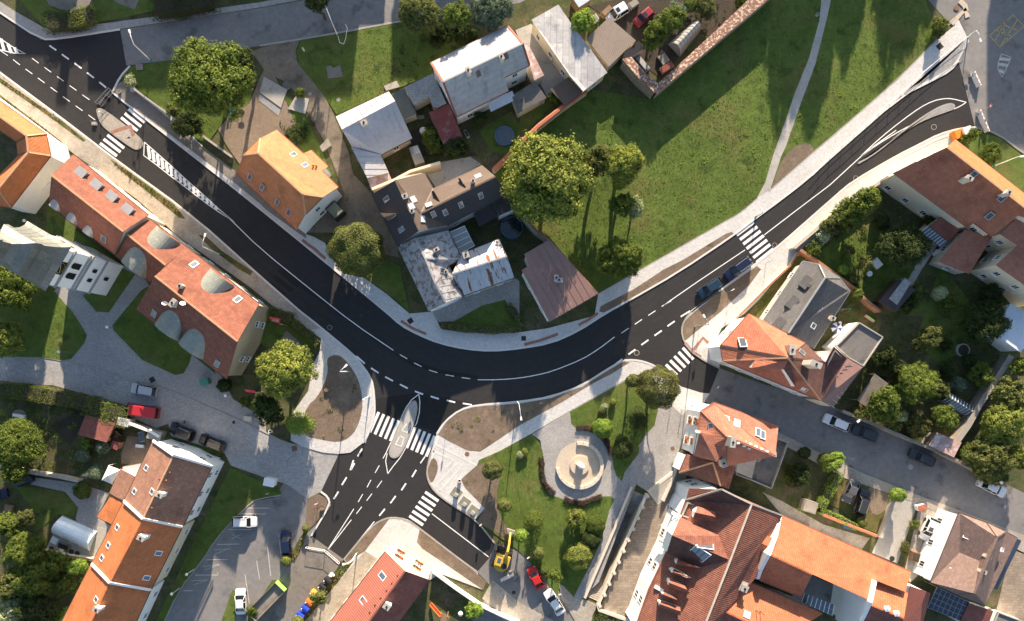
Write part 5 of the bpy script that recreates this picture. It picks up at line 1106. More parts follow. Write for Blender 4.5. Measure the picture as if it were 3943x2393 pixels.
Ho2 = house('house', 'orange tiled roof in front of the white fire wall at the lower right', 'D3', [(1070, 1102, 7.6), (1365, 1212, 7.6), (1325, 1452, 10), (1015, 1325, 10), (880, 1640, 7.6), (1220, 1700, 7.6)], [(0, 1, 2, 3), (3, 2, 5, 4)], ['tile_orange2', 'tile_maroon'], 'plaster_white', ridge='tile_orange2', fm=[0, 1], gutter='gutter_red', wins=False)  # maroon on the far slope stands in for its shade
vents(Ho2, 'D3', [(1150, 1350), (1240, 1395)], 'plastic_white', .3, .5)
def firewall(label, k, s, h, wd=.55):
    p = [W(k, a, b, z) for a, b, z in s]; t = thing('fire_wall', label, 'wall', (p[0].x, p[0].y, 0)); mb = MB(); R_, L_ = offset_line(p, -wd / 2), offset_line(p, wd / 2)
    for i in range(len(p) - 1): mb.hexa([Vector((q.x, q.y, 0)) for q in (R_[i], R_[i + 1], L_[i + 1], L_[i])] + [R_[i], R_[i + 1], L_[i + 1], L_[i]])
    mb.build('wall', MATS['plaster_white'], t)
firewall('white fire wall at the left end of the wide orange roof', 'D3', [(152, 485, 8), (115, 660, 9.6), (45, 850, 10.9), (-30, 990, 9.2), (-60, 1080, 8)], 0)
firewall('white fire wall between the wide orange roof and the lower orange roof', 'D3', [(1055, 1095, 9.4), (1010, 1300, 10.8), (950, 1430, 9.6), (880, 1560, 8.4)], 0)
Ho3 = house('house', 'orange hip roof with pale chimney at the lower edge', 'M', [(965, 990, 7), (1950, 1410, 7), (1500, 1690, 10), (795, 1360, 10), (1350, 1850, 7), (740, 1580, 7)], [(0, 1, 2, 3), (3, 2, 4, 5)], ['tile_orange2', 'tile_maroon'], 'plaster_cream', ridge='tile_orange2', fm=[0, 1], gutter='gutter_red', wins=False)  # shade of the lower slope put into a maroon tile colour
roof_block(Ho3[0], 'M', [(970, 1010, 9.6), (1115, 1070, 9.6), (1070, 1180, 9.6), (925, 1110, 9.6)], [(0, 1, 2, 3)], 'concrete', 'plaster_cream', 2.6, 'lift_box'); chimneys(Ho3, 'M', [(1072, 1130, .9, .9, 2.6)], 'zinc'); skylights(Ho3, 'M', [(1095, 1420)], 1.2, 1.2, 'plastic_white', 'grey_metal'); vents(Ho3, 'M', [(1195, 1370), (1240, 1380)], 'dark_metal', .05, 1.8)
slabroof('lean_to', 'red corrugated lean-to right of the orange roofs', 'D3', '1385,1142 1578,1212 1500,1520 1310,1520', [4.6, 4.6, 3.6, 3.6], 'roof_corr_red', 'plaster_white', 'shed')
t = slabroof('glass_roof', 'glazed courtyard roof of blue panes between the orange roofs', 'O', '725,1150 890,1120 1285,1275 1255,1420 850,1240 720,1190', [3.6, 4.2, 4.2, 3.6, 3.6, 3.6], 'grey_metal', None, 'glass roof', thick=.05); panes(t[0], [W('O', *q) for q in ((890, 1122, 4.22), (1283, 1276, 4.22), (1254, 1418, 3.63), (851, 1240, 3.63))], 7, 2, 'glass_sky')
for q in range(8):
    a = W('O', 890 + 395 * q / 7, 1120 + 155 * q / 7, 4.2); b = W('O', 850 + 405 * q / 7, 1240 + 180 * q / 7, 3.6); MB().beam(a, b, .1, .09).build('glazing_bar', MATS['white_metal'], t[0])
c = W('O', 1530, 1260, 0); t = thing('spiral_stair', 'black spiral stair in the dark courtyard', 'stair', (c.x, c.y, 0)); MB().tube(c, c + Vector((0, 0, 4.4)), .08).build('post', MATS['dark_metal'], t)
for i in range(22):
    a = i * .42; p = c + Vector((0, 0, .2 + i * .18)); q = [p, p + Vector((1.7 * math.cos(a), 1.7 * math.sin(a), 0)), p + Vector((1.7 * math.cos(a + .38), 1.7 * math.sin(a + .38), 0))]
    MB().hexa([q[0], q[1], q[2], q[0] + Vector((.02, .02, 0))] + [v + Vector((0, 0, .05)) for v in (q[0], q[1], q[2], q[0] + Vector((.02, .02, 0)))]).build('step', MATS['dark_metal'], t); MB().tube(q[1], q[1] + Vector((0, 0, .95)), .02, n=4).build('baluster', MATS['dark_metal'], t)
Hw = house('house', 'white house with brown shingle hip roof and framed skylights', 'D3',
    [(1580, 1110, 5.6), (1850, 450, 5.6), (2115, 545, 5.6), (2290, 630, 5.6), (2402, 690, 5.6), (2095, 1332, 5.6), (1830, 1228, 5.6), (2210, 680, 9.2), (1990, 1215, 9.2)], [(0, 1, 2, 7, 8, 6), (2, 3, 7), (7, 3, 4, 5, 8), (8, 5, 6)], 'felt_shingle', 'plaster_white', ridge='felt_shingle', gutter='gutter_dark', ov=.3)
skylights(Hw, 'D3', [(1933, 655), (1780, 1022)], 1.5, 1.1, 'glasshouse', 'plastic_white'); skylights(Hw, 'D3', [(2257, 800)], .7, .9, 'plastic_white', 'white_metal'); chimneys(Hw, 'D3', [(2125, 865, .9, .5, 1.2), (2080, 1010, .9, .5, 1.4)])
t = slabroof('solar_roof', 'pergola roofed with dark solar panels at the lower right', 'D3', '1640,1155 1942,1297 1862,1475 1548,1348', [3.4, 3.4, 2.9, 2.9], 'grey_metal', None, 'solar panels', thick=.06); panes(t[0], t[1].v, 7, 4, 'solar', 'solar_panel')
v = t[1].v
for q in range(8): MB().beam(v[0].lerp(v[1], q / 7), v[3].lerp(v[2], q / 7), .06, .07).build('panel_frame', MATS['grey_metal'], t[0])
for q in range(5): MB().beam(v[0].lerp(v[3], q / 4), v[1].lerp(v[2], q / 4), .06, .075).build('panel_rail', MATS['grey_metal'], t[0])
for q in (v[0], v[1], v[2], v[3]): MB().tube((q.x, q.y, 0), q, .07).build('post', MATS['wood'], t[0])
slabroof('shed', 'maroon tiled outbuilding beside the solar panels', 'D3', '1945,1305 2172,1382 2110,1560 1850,1500', [3.6, 3.6, 3.0, 3.0], 'tile_maroon', 'plaster_white')
slabroof('shed', 'flat grey roofed shed at the lower right corner', 'D3', '2215,1385 2520,1500 2520,1620 2160,1520', 3.0, 'bitumen', 'plaster_white', parapet=.2)
slabroof('glass_canopy', 'narrow glazed canopy on the right of the shingle house', 'D3', '2402,695 2440,715 2210,1180 2160,1165', [4.0, 3.7, 3.7, 4.0], 'solar', None, 'canopy', thick=.05)
def rowhouse(label, we, ri, ee, rm, hz, wm='plaster_cream', **kw):
    return house('row_house', label, 'A3', [(*we[0], hz[0]), (*ri[0], hz[1]), (*ee[0], hz[0]), (*ee[1], hz[0]), (*ri[1], hz[1]), (*we[1], hz[0])], [(0, 1, 4, 5), (1, 2, 3, 4)], rm, wm, ov=.25, group=None, **kw)
H1 = rowhouse('uppermost row house with weathered brown ribbed tiles', ((1450, -231), (1178, 332)), ((1645, -95), (1358, 500)), ((2010, 12), (1732, 582)), 'tile_brown', (6.4, 11.0), 'plaster_white')
H2 = rowhouse('middle row house with orange ribbed tiles and white chimney', ((1172, 345), (870, 930)), ((1352, 512), (1042, 1108)), ((1725, 590), (1432, 1178)), 'tile_orange', (6.0, 10.8), ridge='tile_orange')
H3 = rowhouse('lowest row house with orange tiles at the lower left edge', ((862, 940), (400, 1850)), ((1035, 1118), (690, 1850)), ((1426, 1188), (1120, 1850)), 'tile_orange', (5.8, 10.4), 'plaster_white', ridge='tile_orange')
for h_, sk in ((H1, [(1390, 25), (1278, 248), (1445, 250)]), (H2, [(1115, 590), (1030, 760), (968, 880), (1503, 832), (1390, 1065)]), (H3, [(915, 1275)])): skylights(h_, 'A3', sk, .85, 1.15, 'glass_sky', 'white_metal')
chimneys(H1, 'A3', [(1510, 280, .9, .7, 1.3)], 'plaster_white'); chimneys(H2, 'A3', [(1335, 690, 1.0, .7, 1.6), (1018, 1098, .8, .7, 1.4)], 'plaster_white'); chimneys(H3, 'A3', [(912, 1370, .9, .6, 1.4)], 'plaster_white'); vents(H1, 'A3', [(1620, 65), (1585, 140), (1450, 400), (1410, 480), (1520, 125)], 'tile_terrace')
for a, b, c in (((1172, 337, 6.6), (1355, 505, 11.2), (1730, 585, 6.6)), ((866, 935, 6.3), (1040, 1113, 11.0), (1430, 1182, 6.3)), ((1450, -235, 6.7), (1645, -98, 11.3), (2012, 10, 6.7))):
    p = [W('A3', *q) for q in (a, b, c)]
    for i in (0, 1): MB().beam(p[i] - Vector((0, 0, .2)), p[i + 1] - Vector((0, 0, .2)), .34, .38).build('fire_wall_coping', MATS['plaster_white'], H2[0] if a[1] == 337 else (H3[0] if a[1] == 935 else H1[0]))
slabroof('house_wing', 'brown ribbed tile lean-to on the uppermost row house', 'A3', '1140,30 1278,105 1172,335 1035,265', [3.4, 4.6, 4.6, 3.4], 'tile_brown', 'plaster_cream', 'house wing', ov=.15)
slabroof('house_wing', 'orange tile lean-to on the middle row house', 'A3', '1055,282 1170,345 1070,565 918,490', [3.3, 4.3, 4.3, 3.3], 'tile_orange', 'plaster_cream', 'house wing', ov=.15)
Hs = house('house', 'corner house with red corrugated roof and sunlit gable with flower boxes', 'B3', [(1192, 818, 5.8), (1378, 1002, 9.4), (1615, 1088, 5.8), (1090, 1800, 5.8), (830, 1770, 9.4), (430, 1790, 5.8)], [(0, 1, 4, 5), (1, 2, 3, 4)], ['roof_corr_red', 'tile_maroon'], 'plaster_cream', ridge='tile_maroon', fm=[0, 1], gutter='gutter_dark', ov=.25)  # same roof on both sides, shade of the east slope painted as maroon
skylights(Hs, 'B3', [(1165, 1050), (985, 1285)], 1.0, 1.5, 'glass_sky', 'white_metal'); chimneys(Hs, 'B3', [(1205, 1340, 1.0, .8, 1.4)], 'plaster_white'); vents(Hs, 'B3', [(1310, 1040), (1255, 1110), (1205, 1180), (1150, 1248), (1095, 1318), (1045, 1385)], 'tile_maroon', .1, .25)
ga = math.atan2(-(1088 - 818), 1615 - 1192)
for x, y, h in ((1345, 815, 1.3), (1325, 860, 4.0), (1515, 920, 1.3), (1495, 965, 4.0)): flower_box(Hs[0], W('B3', x, y, h), ga, 1.6)
slabroof('shed', 'small brown roofed garden shed beside the hedge and red van', 'A2', '815,982 1092,1062 1012,1242 735,1170', [2.5, 2.5, 2.9, 2.9], 'tile_maroon', 'wood')
slabroof('shed', 'tiny red roofed hut beside the brown garden shed', 'A2', '1065,1225 1142,1242 1108,1318 1048,1288', 1.7, 'roof_red_flat', 'wood')
slabroof('shed', 'garden shed with patched dark roof in the right garden', 'D1', '1280,1168 1432,1272 1250,1485 1090,1378', [2.4, 2.7, 2.7, 2.4], 'felt_dark', 'wood_dark')
slabroof('shed', 'white corrugated shed at the right edge', 'D2', '2340,-80 2640,110 2432,390 2170,200', [3.6, 3.6, 4.4, 4.4], 'roof_corr_blue', 'plaster_white', ov=.2)
slabroof('shed', 'pink stone shed with flat roof on the side street wall', 'D2', '1640,1150 1872,1245 1800,1385 1565,1272', 2.8, 'roof_corr_pink', 'stone_wall')
t = slabroof('pergola', 'slatted grey pergola behind the red corner house', 'D2', '1045,595 1172,690 975,905 880,838', [2.6, 2.6, 2.3, 2.3], 'wood_dark', None, 'pergola', thick=.05)
v = t[1].v
for i in range(24): MB().beam(v[0].lerp(v[3], i / 23), v[1].lerp(v[2], i / 23), .12, .07).build('slat', MATS['wood_grey'], t[0])
for q in v: MB().tube((q.x, q.y, 0), q - Vector((0, 0, .05)), .06).build('post', MATS['wood'], t[0])
slabroof('shed', 'small white roofed shed at the top edge', 'C0', '490,-40 700,-40 660,10 565,70', [2.6] * 4, 'roof_corr_blue', 'wood')
coped_wall('old stone wall of the gardens along the side street', 'D2', '745,945 1100,1095 1570,1295 1780,1390 1985,1490 2300,1660', .5, 1.9, 'stone_wall', 'stone_wall')
coped_wall('long stone wall dividing the right hand gardens', 'D2', '2345,420 2200,650 2050,880 1940,1080 1830,1235', .9, 2.2, 'kerb_old', 'stone_wall')
coped_wall('brick topped fence between grey house and garden', 'D1', '345,895 520,1010 850,1255 1000,1400 1100,1480', .45, 1.8, 'brick_wall', 'brick_wall')
coped_wall('beige garden wall along the outer pavement', 'D1', '1100,250 700,520 490,700 285,875', .55, 1.9, 'sand_stone', 'plaster_old')
coped_wall('low pale wall in front of the grey house', 'H', '880,20 800,150 630,310 480,460 340,600', .3, 1.1, 'brick_wall', 'plaster_cream')
coped_wall('rendered wall between playground yard and pavement', 'A0', '1250,830 1400,940 1600,1085', .3, .9, 'concrete', 'concrete')
coped_wall('low concrete edging wall of the gravel play yard', 'A0', '1920,1290 2060,1390 2200,1490', .35, .7, 'concrete', 'concrete')
coped_wall('cream wall behind the white gable yard', 'A2', '1120,1050 1220,1060 1430,1140 1510,1190', .45, 2.2, 'plaster_white', 'plaster_cream')
coped_wall('white courtyard wall beside the old house', 'A1', '330,290 400,320 480,260', .4, 2.4, 'plaster_white', 'plaster_white')
coped_wall('terrace retaining wall with tile top behind the orange house garden', 'D3', '560,470 840,580 1070,670', .5, 1.5, 'tile_red', 'plaster_cream', piece=.35)
coped_wall('low wall between driveway and yard', 'D3', '1230,330 1180,500 1110,690', .5, 1.2, 'concrete', 'plaster_old')
coped_wall('fence wall of the corner house garden', 'B3', '1640,1010 1850,1165 2090,1330 2300,1430 2464,1500', .35, 1.5, 'plaster_white', 'plaster_white')
coped_wall('tan garden wall across the left gardens', 'A3', '0,10 300,70 560,110 740,150', .5, 1.8, 'kerb_old', 'plaster_old')
coped_wall('terrace wall behind the pool', 'A3', '400,810 620,860 880,900', .4, 1.6, 'wood', 'plaster_cream')
coped_wall('rear wall of the dark roofed house yard', 'K', '285,212 525,165', .35, 7.2, 'plaster_cream', 'plaster_cream')
coped_wall('tan yard wall running up from the dark roofed house', 'K', '75,300 280,215 420,140 690,60', .4, 4.2, 'plaster_cream', 'plaster_tan')
def off_block(label, x0, x1, yend, h, depth=260):
    L = h / math.tan(R(SUN_EL)) / S; dx = SUN_DX * L; y1 = yend - L; f = H / (H - h)
    a = [(x0 + dx, y1), (x1 + dx, y1), (x1 + dx, y1 - depth), (x0 + dx, y1 - depth)]
    p = [Vector(((x - CX) * S, -(y - CY) * S, h)) for x, y in a]; p = p if area2(p) > 0 else p[::-1]
    c = sum(p, Vector()) / 4; t = thing('apartment_block', label, 'apartment block', (c.x, c.y, 0)); MB().prism(p, h, h + .3, bottom=True).build('roof', MATS['bitumen'], t); walls(t, inset_poly(p, .2), 0, 'plaster_cream', True, pitch=4, drop=0)
off_block('apartment block beyond the upper left edge', 62, 245, 205, 11)
off_block('narrow unseen block added beyond the upper left edge to cast a tooth of shade', 218, 258, 400, 13, 60)  # slim unseen box, added to cast the long tooth of shade
off_block('long apartment block beyond the upper edge, left of the middle', 340, 690, 345, 13)
off_block('longest apartment block beyond the upper edge', 690, 1356, 375, 14)
off_block('low block beyond the middle of the upper edge', 1356, 1480, 85, 9)
off_block('block beyond the upper edge behind the evergreen trees', 1508, 1900, 300, 13)
off_block('tall block beyond the upper right corner', 3800, 4300, 560, 19, 500)
def leafmat(name, c1, c2, dark=.55):
    m, nt, b = newmat(name); nt.nodes.remove(b); out = nt.nodes['Material Output']
    geo = nd(nt, 'ShaderNodeNewGeometry'); at = nd(nt, 'ShaderNodeAttribute'); at.attribute_name = 'tint'; oi = nd(nt, 'ShaderNodeObjectInfo')
    f = val_noise(nt, geo.outputs['Position'], 1.1, 3, .6); ad = nd(nt, 'ShaderNodeMath', operation='ADD'); nt.links.new(f, ad.inputs[0]); nt.links.new(at.outputs['Fac'], ad.inputs[1])
    c = mixcol(nt, c1, c2, maprange(nt, ad.outputs[0], .55, 1.35, 0, 1)); c = mulcol(nt, c, maprange(nt, oi.outputs['Random'], 0, 1, .88, 1.12))
    di = nd(nt, 'ShaderNodeBsdfPrincipled'); di.inputs['Roughness'].default_value = .75; di.inputs['Specular IOR Level'].default_value = .2; tr = nd(nt, 'ShaderNodeBsdfTranslucent'); mx = nd(nt, 'ShaderNodeMixShader'); mx.inputs[0].default_value = .38
    nt.links.new(c, di.inputs['Base Color']); nt.links.new(c, tr.inputs[0]); nt.links.new(di.outputs[0], mx.inputs[1]); nt.links.new(tr.outputs[0], mx.inputs[2]); nt.links.new(mx.outputs[0], out.inputs[0]); return m
leafmat('leaf_green', (0.084, 0.131, 0.026), (0.233, 0.281, 0.048))
leafmat('leaf_yellow', (0.131, 0.173, 0.04), (0.372, 0.406, 0.077))
leafmat('leaf_olive', (0.084, 0.11, 0.031), (0.251, 0.265, 0.078))
leafmat('leaf_dark', (0.032, 0.055, 0.017), (0.092, 0.121, 0.032))
leafmat('leaf_rust', (0.069, 0.081, 0.024), (0.231, 0.228, 0.067))
leafmat('leaf_blue', (0.102, 0.151, 0.102), (0.278, 0.352, 0.223))
leafmat('leaf_bright', (0.124, 0.208, 0.04), (0.358, 0.484, 0.072))
leafmat('leaf_shrub', (0.074, 0.116, 0.023), (0.205, 0.251, 0.044))
leafmat('leaf_pale', (0.26, 0.301, 0.149), (0.632, 0.683, 0.409))
leafmat('leaf_gold', (0.12, 0.147, 0.04), (0.337, 0.382, 0.07))
leafmat('leaf_purple', (0.044, 0.029, 0.024), (0.127, 0.073, 0.053))
def leaf_mesh(name, pts, size, rnd, aspect=.7):
    """pts: (position, outward normal, tint)"""
    v = []; f = []; tn = []
    for p, n, t in pts:
        s = size * rnd.uniform(.6, 1.35); n = (n + Vector((rnd.uniform(-1, 1), rnd.uniform(-1, 1), rnd.uniform(-.6, 1))) * .75).normalized()
        a = n.orthogonal().normalized(); a = (Matrix.Rotation(rnd.uniform(0, 6.28), 3, n) @ a); b = n.cross(a) * aspect; k = len(v)
        v += [tuple(p + a * s), tuple(p + b * s), tuple(p - a * s), tuple(p - b * s)]; f.append((k, k + 1, k + 2, k + 3)); tn += [t] * 4
    me = bpy.data.meshes.new(name); me.from_pydata(v, [], f); me.materials.append(MATS['leaf_green'])
    at = me.attributes.new('tint', 'FLOAT', 'POINT'); at.data.foreach_set('value', tn); return me
def rdir(rnd, zmin=-1.0):
    while True:
        d = Vector((rnd.gauss(0, 1), rnd.gauss(0, 1), rnd.gauss(0, 1)))
        if d.length > .01:
            d.normalize()
            if d.z >= zmin: return d
def broad(seed, R_, n, size, flat=.85, nl=16):
    rnd = random.Random(seed); lobes = [(Vector((0, 0, 0)), R_ * .70)]
    for i in range(nl):
        d = rdir(rnd, -.35); rr = R_ * rnd.uniform(.24, .42); c = Vector((d.x, d.y, d.z * flat)) * (R_ * rnd.uniform(.84, 1.2) - rr); lobes.append((c, rr))
    pts = []; wsum = sum(l[1] ** 2 for l in lobes); guard = 0; per = 20; sg = max(.14, R_ * .05)
    while len(pts) < n and guard < n:
        guard += 1; x = rnd.uniform(0, wsum)
        for li, (c, rr) in enumerate(lobes):
            x -= rr * rr
            if x <= 0: break
        d = rdir(rnd, -.75); p0 = c + Vector((d.x, d.y, d.z * .9)) * rr * (1.06 - abs(rnd.gauss(0, .2)))
        if any((p0 - c2).length < r2 * .6 for j, (c2, r2) in enumerate(lobes) if j != li): continue
        tn = rnd.uniform(.0, .6) + max(0, d.z) * .1
        for _ in range(int(per * rnd.uniform(.5, 1.4))):
            q = Vector((rnd.gauss(0, sg), rnd.gauss(0, sg), rnd.gauss(0, sg * .7))); pts.append((p0 + q, (d + q / sg * .4).normalized(), tn + rnd.uniform(-.1, .1)))
    return leaf_mesh('crown', pts, size, rnd)
def conifer(seed, R_, n, size, hh):
    rnd = random.Random(seed); pts = []; arms = [rnd.uniform(0, 6.28) for _ in range(26)]
    for i in range(n):
        t = 1 - math.sqrt(rnd.uniform(0, 1)); a = rnd.choice(arms) + rnd.gauss(0, .10) + t * 3; r = (1 - t) * R_ * (rnd.uniform(0, 1) ** .45)
        p = Vector((math.cos(a) * r, math.sin(a) * r, -hh * .45 + t * hh - r * .22)); pts.append((p, Vector((math.cos(a) * .5, math.sin(a) * .5, .8)), rnd.uniform(0, .5) + .3 * r / R_))
    return leaf_mesh('crown', pts, size, rnd, .4)
def ballcrown(seed, R_, n, size, flat=.85):
    rnd = random.Random(seed); pts = []
    for i in range(n):
        d = rdir(rnd, -.8); k = 1 + .10 * math.sin(d.x * 7 + seed) * math.sin(d.y * 6) + .07 * math.sin(d.z * 9 + seed); p = Vector((d.x, d.y, d.z * flat)) * R_ * k * (1 - abs(rnd.gauss(0, .07))); pts.append((p, d, rnd.uniform(0, .7)))
    return leaf_mesh('crown', pts, size, rnd)
PROTO = {}
def crown_proto(kind, cls, var):
    key = (kind, cls, var)
    if key not in PROTO:
        sd = hash((kind == 'conifer', cls, var)) % 997 + var * 31 + cls * 7; R_ = (1.0, 2.2, 4.2)[cls]
        n = ((1800, 7500, 26000), (1300, 4200, 9000), (2600, 9500, 24000))[('broad', 'conifer', 'ball').index(kind)][cls]; sz = (.095, .115, .135)[cls]
        PROTO[key] = broad(sd, R_, n, sz, .85, (12, 22, 40)[cls]) if kind == 'broad' else conifer(sd, R_, n, sz, R_ * 2.6) if kind == 'conifer' else ballcrown(sd, R_, n, sz * .9)
    return PROTO[key], (1.0, 2.2, 4.2)[cls]
def trunk_mesh(h, r, spread, seed):
    rnd = random.Random(seed); mb = MB(); a = Vector((0, 0, -.1)); seg = 4; pts = [a]
    for i in range(1, seg + 1): pts.append(Vector((rnd.uniform(-.04, .04) * h, rnd.uniform(-.04, .04) * h, h * .6 * i / seg)))
    for i in range(seg): mb.tube(pts[i], pts[i + 1], r * (1 - .12 * i), r * (1 - .12 * (i + 1)), 8)
    for i in range(6):
        t = rnd.uniform(.45, 1); b = pts[int(t * seg)]; an = i * 1.05 + rnd.uniform(-.3, .3); e = b + Vector((math.cos(an) * spread * .6, math.sin(an) * spread * .6, h * rnd.uniform(.18, .4))); mb.tube(b, b.lerp(e, .5) + Vector((0, 0, .05 * h)), r * .45, r * .3, 6); mb.tube(b.lerp(e, .5) + Vector((0, 0, .05 * h)), e, r * .3, r * .1, 5)
    return mb.mesh('trunk', MATS['bark'], uv=False)
TN = {'n': 0}
def tree(label, k, x, y, rpx, h, kind='broad', m='leaf_green', cat=None, name=None, flat=1.0, group=None, base=.1):
    """rpx: crown radius in pixels of the survey tile; h: total height"""
    r = rpx / TL[k][2] * S; TN['n'] += 1; cls = 0 if r < 1.5 else 1 if r < 3.1 else 2; var = TN['n'] % 3
    zc = max(r * .8 * flat, h - r * .85 * flat) if kind != 'conifer' else h * .5
    p = W(k, x, y, zc); r *= (H - zc) / H
    shrub = h < 2.6; t = thing(name or ('shrub' if shrub else 'tree'), label, cat or ('shrub' if shrub else 'tree'), (p.x, p.y, base), group)
    me, R0 = crown_proto(kind, cls, var); s = r / R0; sz = s * flat
    if kind == 'conifer': sz = h / (R0 * 2.6) * .98; zc = h * .45
    rz = random.Random(TN['n']).uniform(0, 6.28)
    c = place_local(me, 'crown', t, Matrix.Translation((0, 0, zc - base)) @ Matrix.Rotation(rz, 4, 'Z') @ Matrix.Diagonal((s * random.Random(TN['n'] * 7).uniform(.88, 1.12), s * random.Random(TN['n'] * 3).uniform(.86, 1.08), sz, 1)))
    c.material_slots[0].link = 'OBJECT'; c.material_slots[0].material = MATS[m]
    key = ('tr', round(h), cls, shrub)
    if key not in CACHE: CACHE[key] = trunk_mesh(h if not shrub else h * .8, .05 + .028 * h if not shrub else .05, (.6, 1.4, 2.8)[cls], TN['n'])
    place_local(CACHE[key], 'trunk', t)
    return t
def hedge(label, k, s, wd, h, m='leaf_shrub', name='hedge', dens=70, base=.05):
    p = [W(k, a, b, h * .6) for a, b in P2(s)]; t = thing(name, label, 'hedge', (p[0].x, p[0].y, base)); rnd = random.Random(int(p[0].x * 10)); pts = []
    MB().ribbon(p, wd * .8, base - .05, h * .88).build('core', MATS['soil_dark'], t, uv=False)
    for a, b in zip(p, p[1:]):
        d = Vector((b.x - a.x, b.y - a.y, 0)); L = d.length; d.normalize(); n = Vector((-d.y, d.x, 0))
        for i in range(int(L * (wd + 2 * h) * dens)):
            q = rnd.uniform(-wd / 2 - h, wd / 2 + h); u = rnd.uniform(-wd * .3, L + wd * .3); bm = .09 * math.sin(u * 2.3) + .07 * math.sin(u * 5.1 + 1)
            if abs(q) <= wd / 2: pos, nn = n * q + Vector((0, 0, h + bm + rnd.gauss(0, .05))), Vector((0, 0, 1))
            else: sg = 1 if q > 0 else -1; pos, nn = n * (sg * (wd / 2 + bm + rnd.gauss(0, .05))) + Vector((0, 0, h - (abs(q) - wd / 2))), n * sg
            pos = pos + Vector((a.x, a.y, 0)) + d * u; pts.append((pos - Vector((p[0].x, p[0].y, base)), nn, rnd.uniform(0, .8)))
    me = leaf_mesh('foliage', pts, .085, rnd); me.materials[0] = MATS[m]; place_local(me, 'foliage', t); return t
tree('huge spreading yellow green tree by the upper street', 'A0', 2000, 790, 385, 13, 'broad', 'leaf_green', flat=.9)
tree('dark evergreen behind the huge spreading tree', 'A0', 2290, 660, 170, 9, 'broad', 'leaf_dark')
tree('dark low bush at the foot of the huge spreading tree', 'A0', 1790, 1190, 150, 3.2, 'broad', 'leaf_dark', flat=.7)
tree('small yellow green bush beside the dark low bush', 'A0', 1650, 1055, 75, 2.2, 'broad', 'leaf_olive')
tree('large bright yellow green tree on the green beside the tiled wall', 'F', 1318, 428, 97, 12.5, 'broad', 'leaf_yellow', flat=1.0)
tree('thin crowned tree right of the large bright tree', 'F', 1436, 388, 38, 9, 'broad', 'leaf_olive', flat=1.5)
tree('tall dark sided tree alone on the green', 'F', 1500, 402, 50, 11, 'broad', 'leaf_yellow', flat=1.5)
tree('slim young tree below the lone dark sided tree', 'F', 1495, 492, 26, 7, 'broad', 'leaf_green', flat=1.4)
tree('sparse greyish small tree on the green', 'F', 1528, 500, 24, 4.5, 'broad', 'leaf_pale')
tree('bushy tree at the lower edge of the green by the pavement', 'F', 1492, 622, 46, 7.5, 'broad', 'leaf_green', flat=1.2)
tree('small bright bush beside the bushy tree at the pavement', 'F', 1520, 645, 18, 3.5, 'broad', 'leaf_olive')
tree('round dense olive tree beside the dark roofed house', 'F', 858, 598, 63, 8.5, 'ball', 'leaf_olive', flat=1.0)
tree('maple with yellow and orange leaves beside the old houses', 'F', 690, 893, 70, 9.5, 'broad', 'leaf_yellow')
tree('dark yew behind the maple', 'F', 645, 985, 38, 6, 'broad', 'leaf_dark')
tree('feathery yellow green larch at the soil bed', 'F', 712, 1022, 40, 6, 'conifer', 'leaf_bright')
tree('round trained tree with rust tinged leaves at the side street', 'F', 1585, 932, 50, 9, 'ball', 'leaf_rust', flat=.9)
tree('small round headed tree left of the rust tinged tree', 'F', 1523, 916, 17, 5, 'ball', 'leaf_olive')
tree('dark spiky conifer below the rust tinged tree', 'F', 1540, 1008, 33, 5, 'conifer', 'leaf_dark')
tree('dark conifer beside the round stone bench', 'F', 1503, 1083, 34, 5, 'conifer', 'leaf_dark')
tree('bright lime green shrub beside the plaza', 'F', 1450, 1030, 24, 2.5, 'ball', 'leaf_bright', flat=.8)
tree('small tree with golden green crown at the upper park lawn', 'F', 1185, 1131, 24, 4.5, 'ball', 'leaf_olive')
tree('small golden green tree in the soil border', 'F', 1213, 1216, 19, 4.5, 'ball', 'leaf_olive')
tree('pyramidal green conifer on the park lawn', 'F', 1287, 1258, 29, 4.5, 'conifer', 'leaf_shrub')
tree('yellow green bush pair on the park lawn', 'F', 1384, 1245, 26, 3, 'broad', 'leaf_gold')
tree('flat clipped green shrub beside the yellow bush pair', 'F', 1433, 1263, 24, 1.8, 'ball', 'leaf_shrub', flat=.6)
tree('flat clipped shrub with purple centre', 'F', 1420, 1301, 23, 1.7, 'ball', 'leaf_dark', flat=.6)
tree('round golden green bush near the gravel strip', 'F', 1390, 1339, 32, 3, 'ball', 'leaf_gold', flat=.8)
tree('small round shrub in the middle of the lower park lawn', 'F', 1294, 1332, 15, 2.2, 'ball', 'leaf_olive')
tree('small tree at the lower park tip', 'F', 1335, 1383, 18, 4, 'broad', 'leaf_green')
tree('low bush beside the tree at the lower park tip', 'F', 1310, 1375, 10, 1.5, 'ball', 'leaf_olive')
tree('small bright tree beside the excavator boom', 'F', 1253, 1289, 15, 4, 'ball', 'leaf_bright')
for i, (x, y, m_i, lb) in enumerate(((1475, 968, 'leaf_gold', 'orange flowering shrub on the triangular park lawn'), (1454, 980, 'leaf_pale', 'white flowering shrub on the triangular park lawn'), (1447, 990, 'leaf_rust', 'rusty flowering clump on the triangular park lawn'), (1251, 1095, 'leaf_pale', 'white flowering clump on the park lawn'), (1262, 1088, 'leaf_gold', 'yellow flowering clump on the park lawn'))): tree(lb, 'F', x, y, 9, 1.0, 'ball', m_i, flat=.7)
tree('olive coloured spreading tree below the upper street', 'B0', 1520, 140, 180, 9, 'broad', 'leaf_olive')
tree('thin green tree right of the olive tree', 'B0', 1860, 150, 130, 9, 'broad', 'leaf_green')
tree('bluish evergreen left of the silver roofed shed', 'B0', 2200, 100, 200, 9, 'broad', 'leaf_blue')
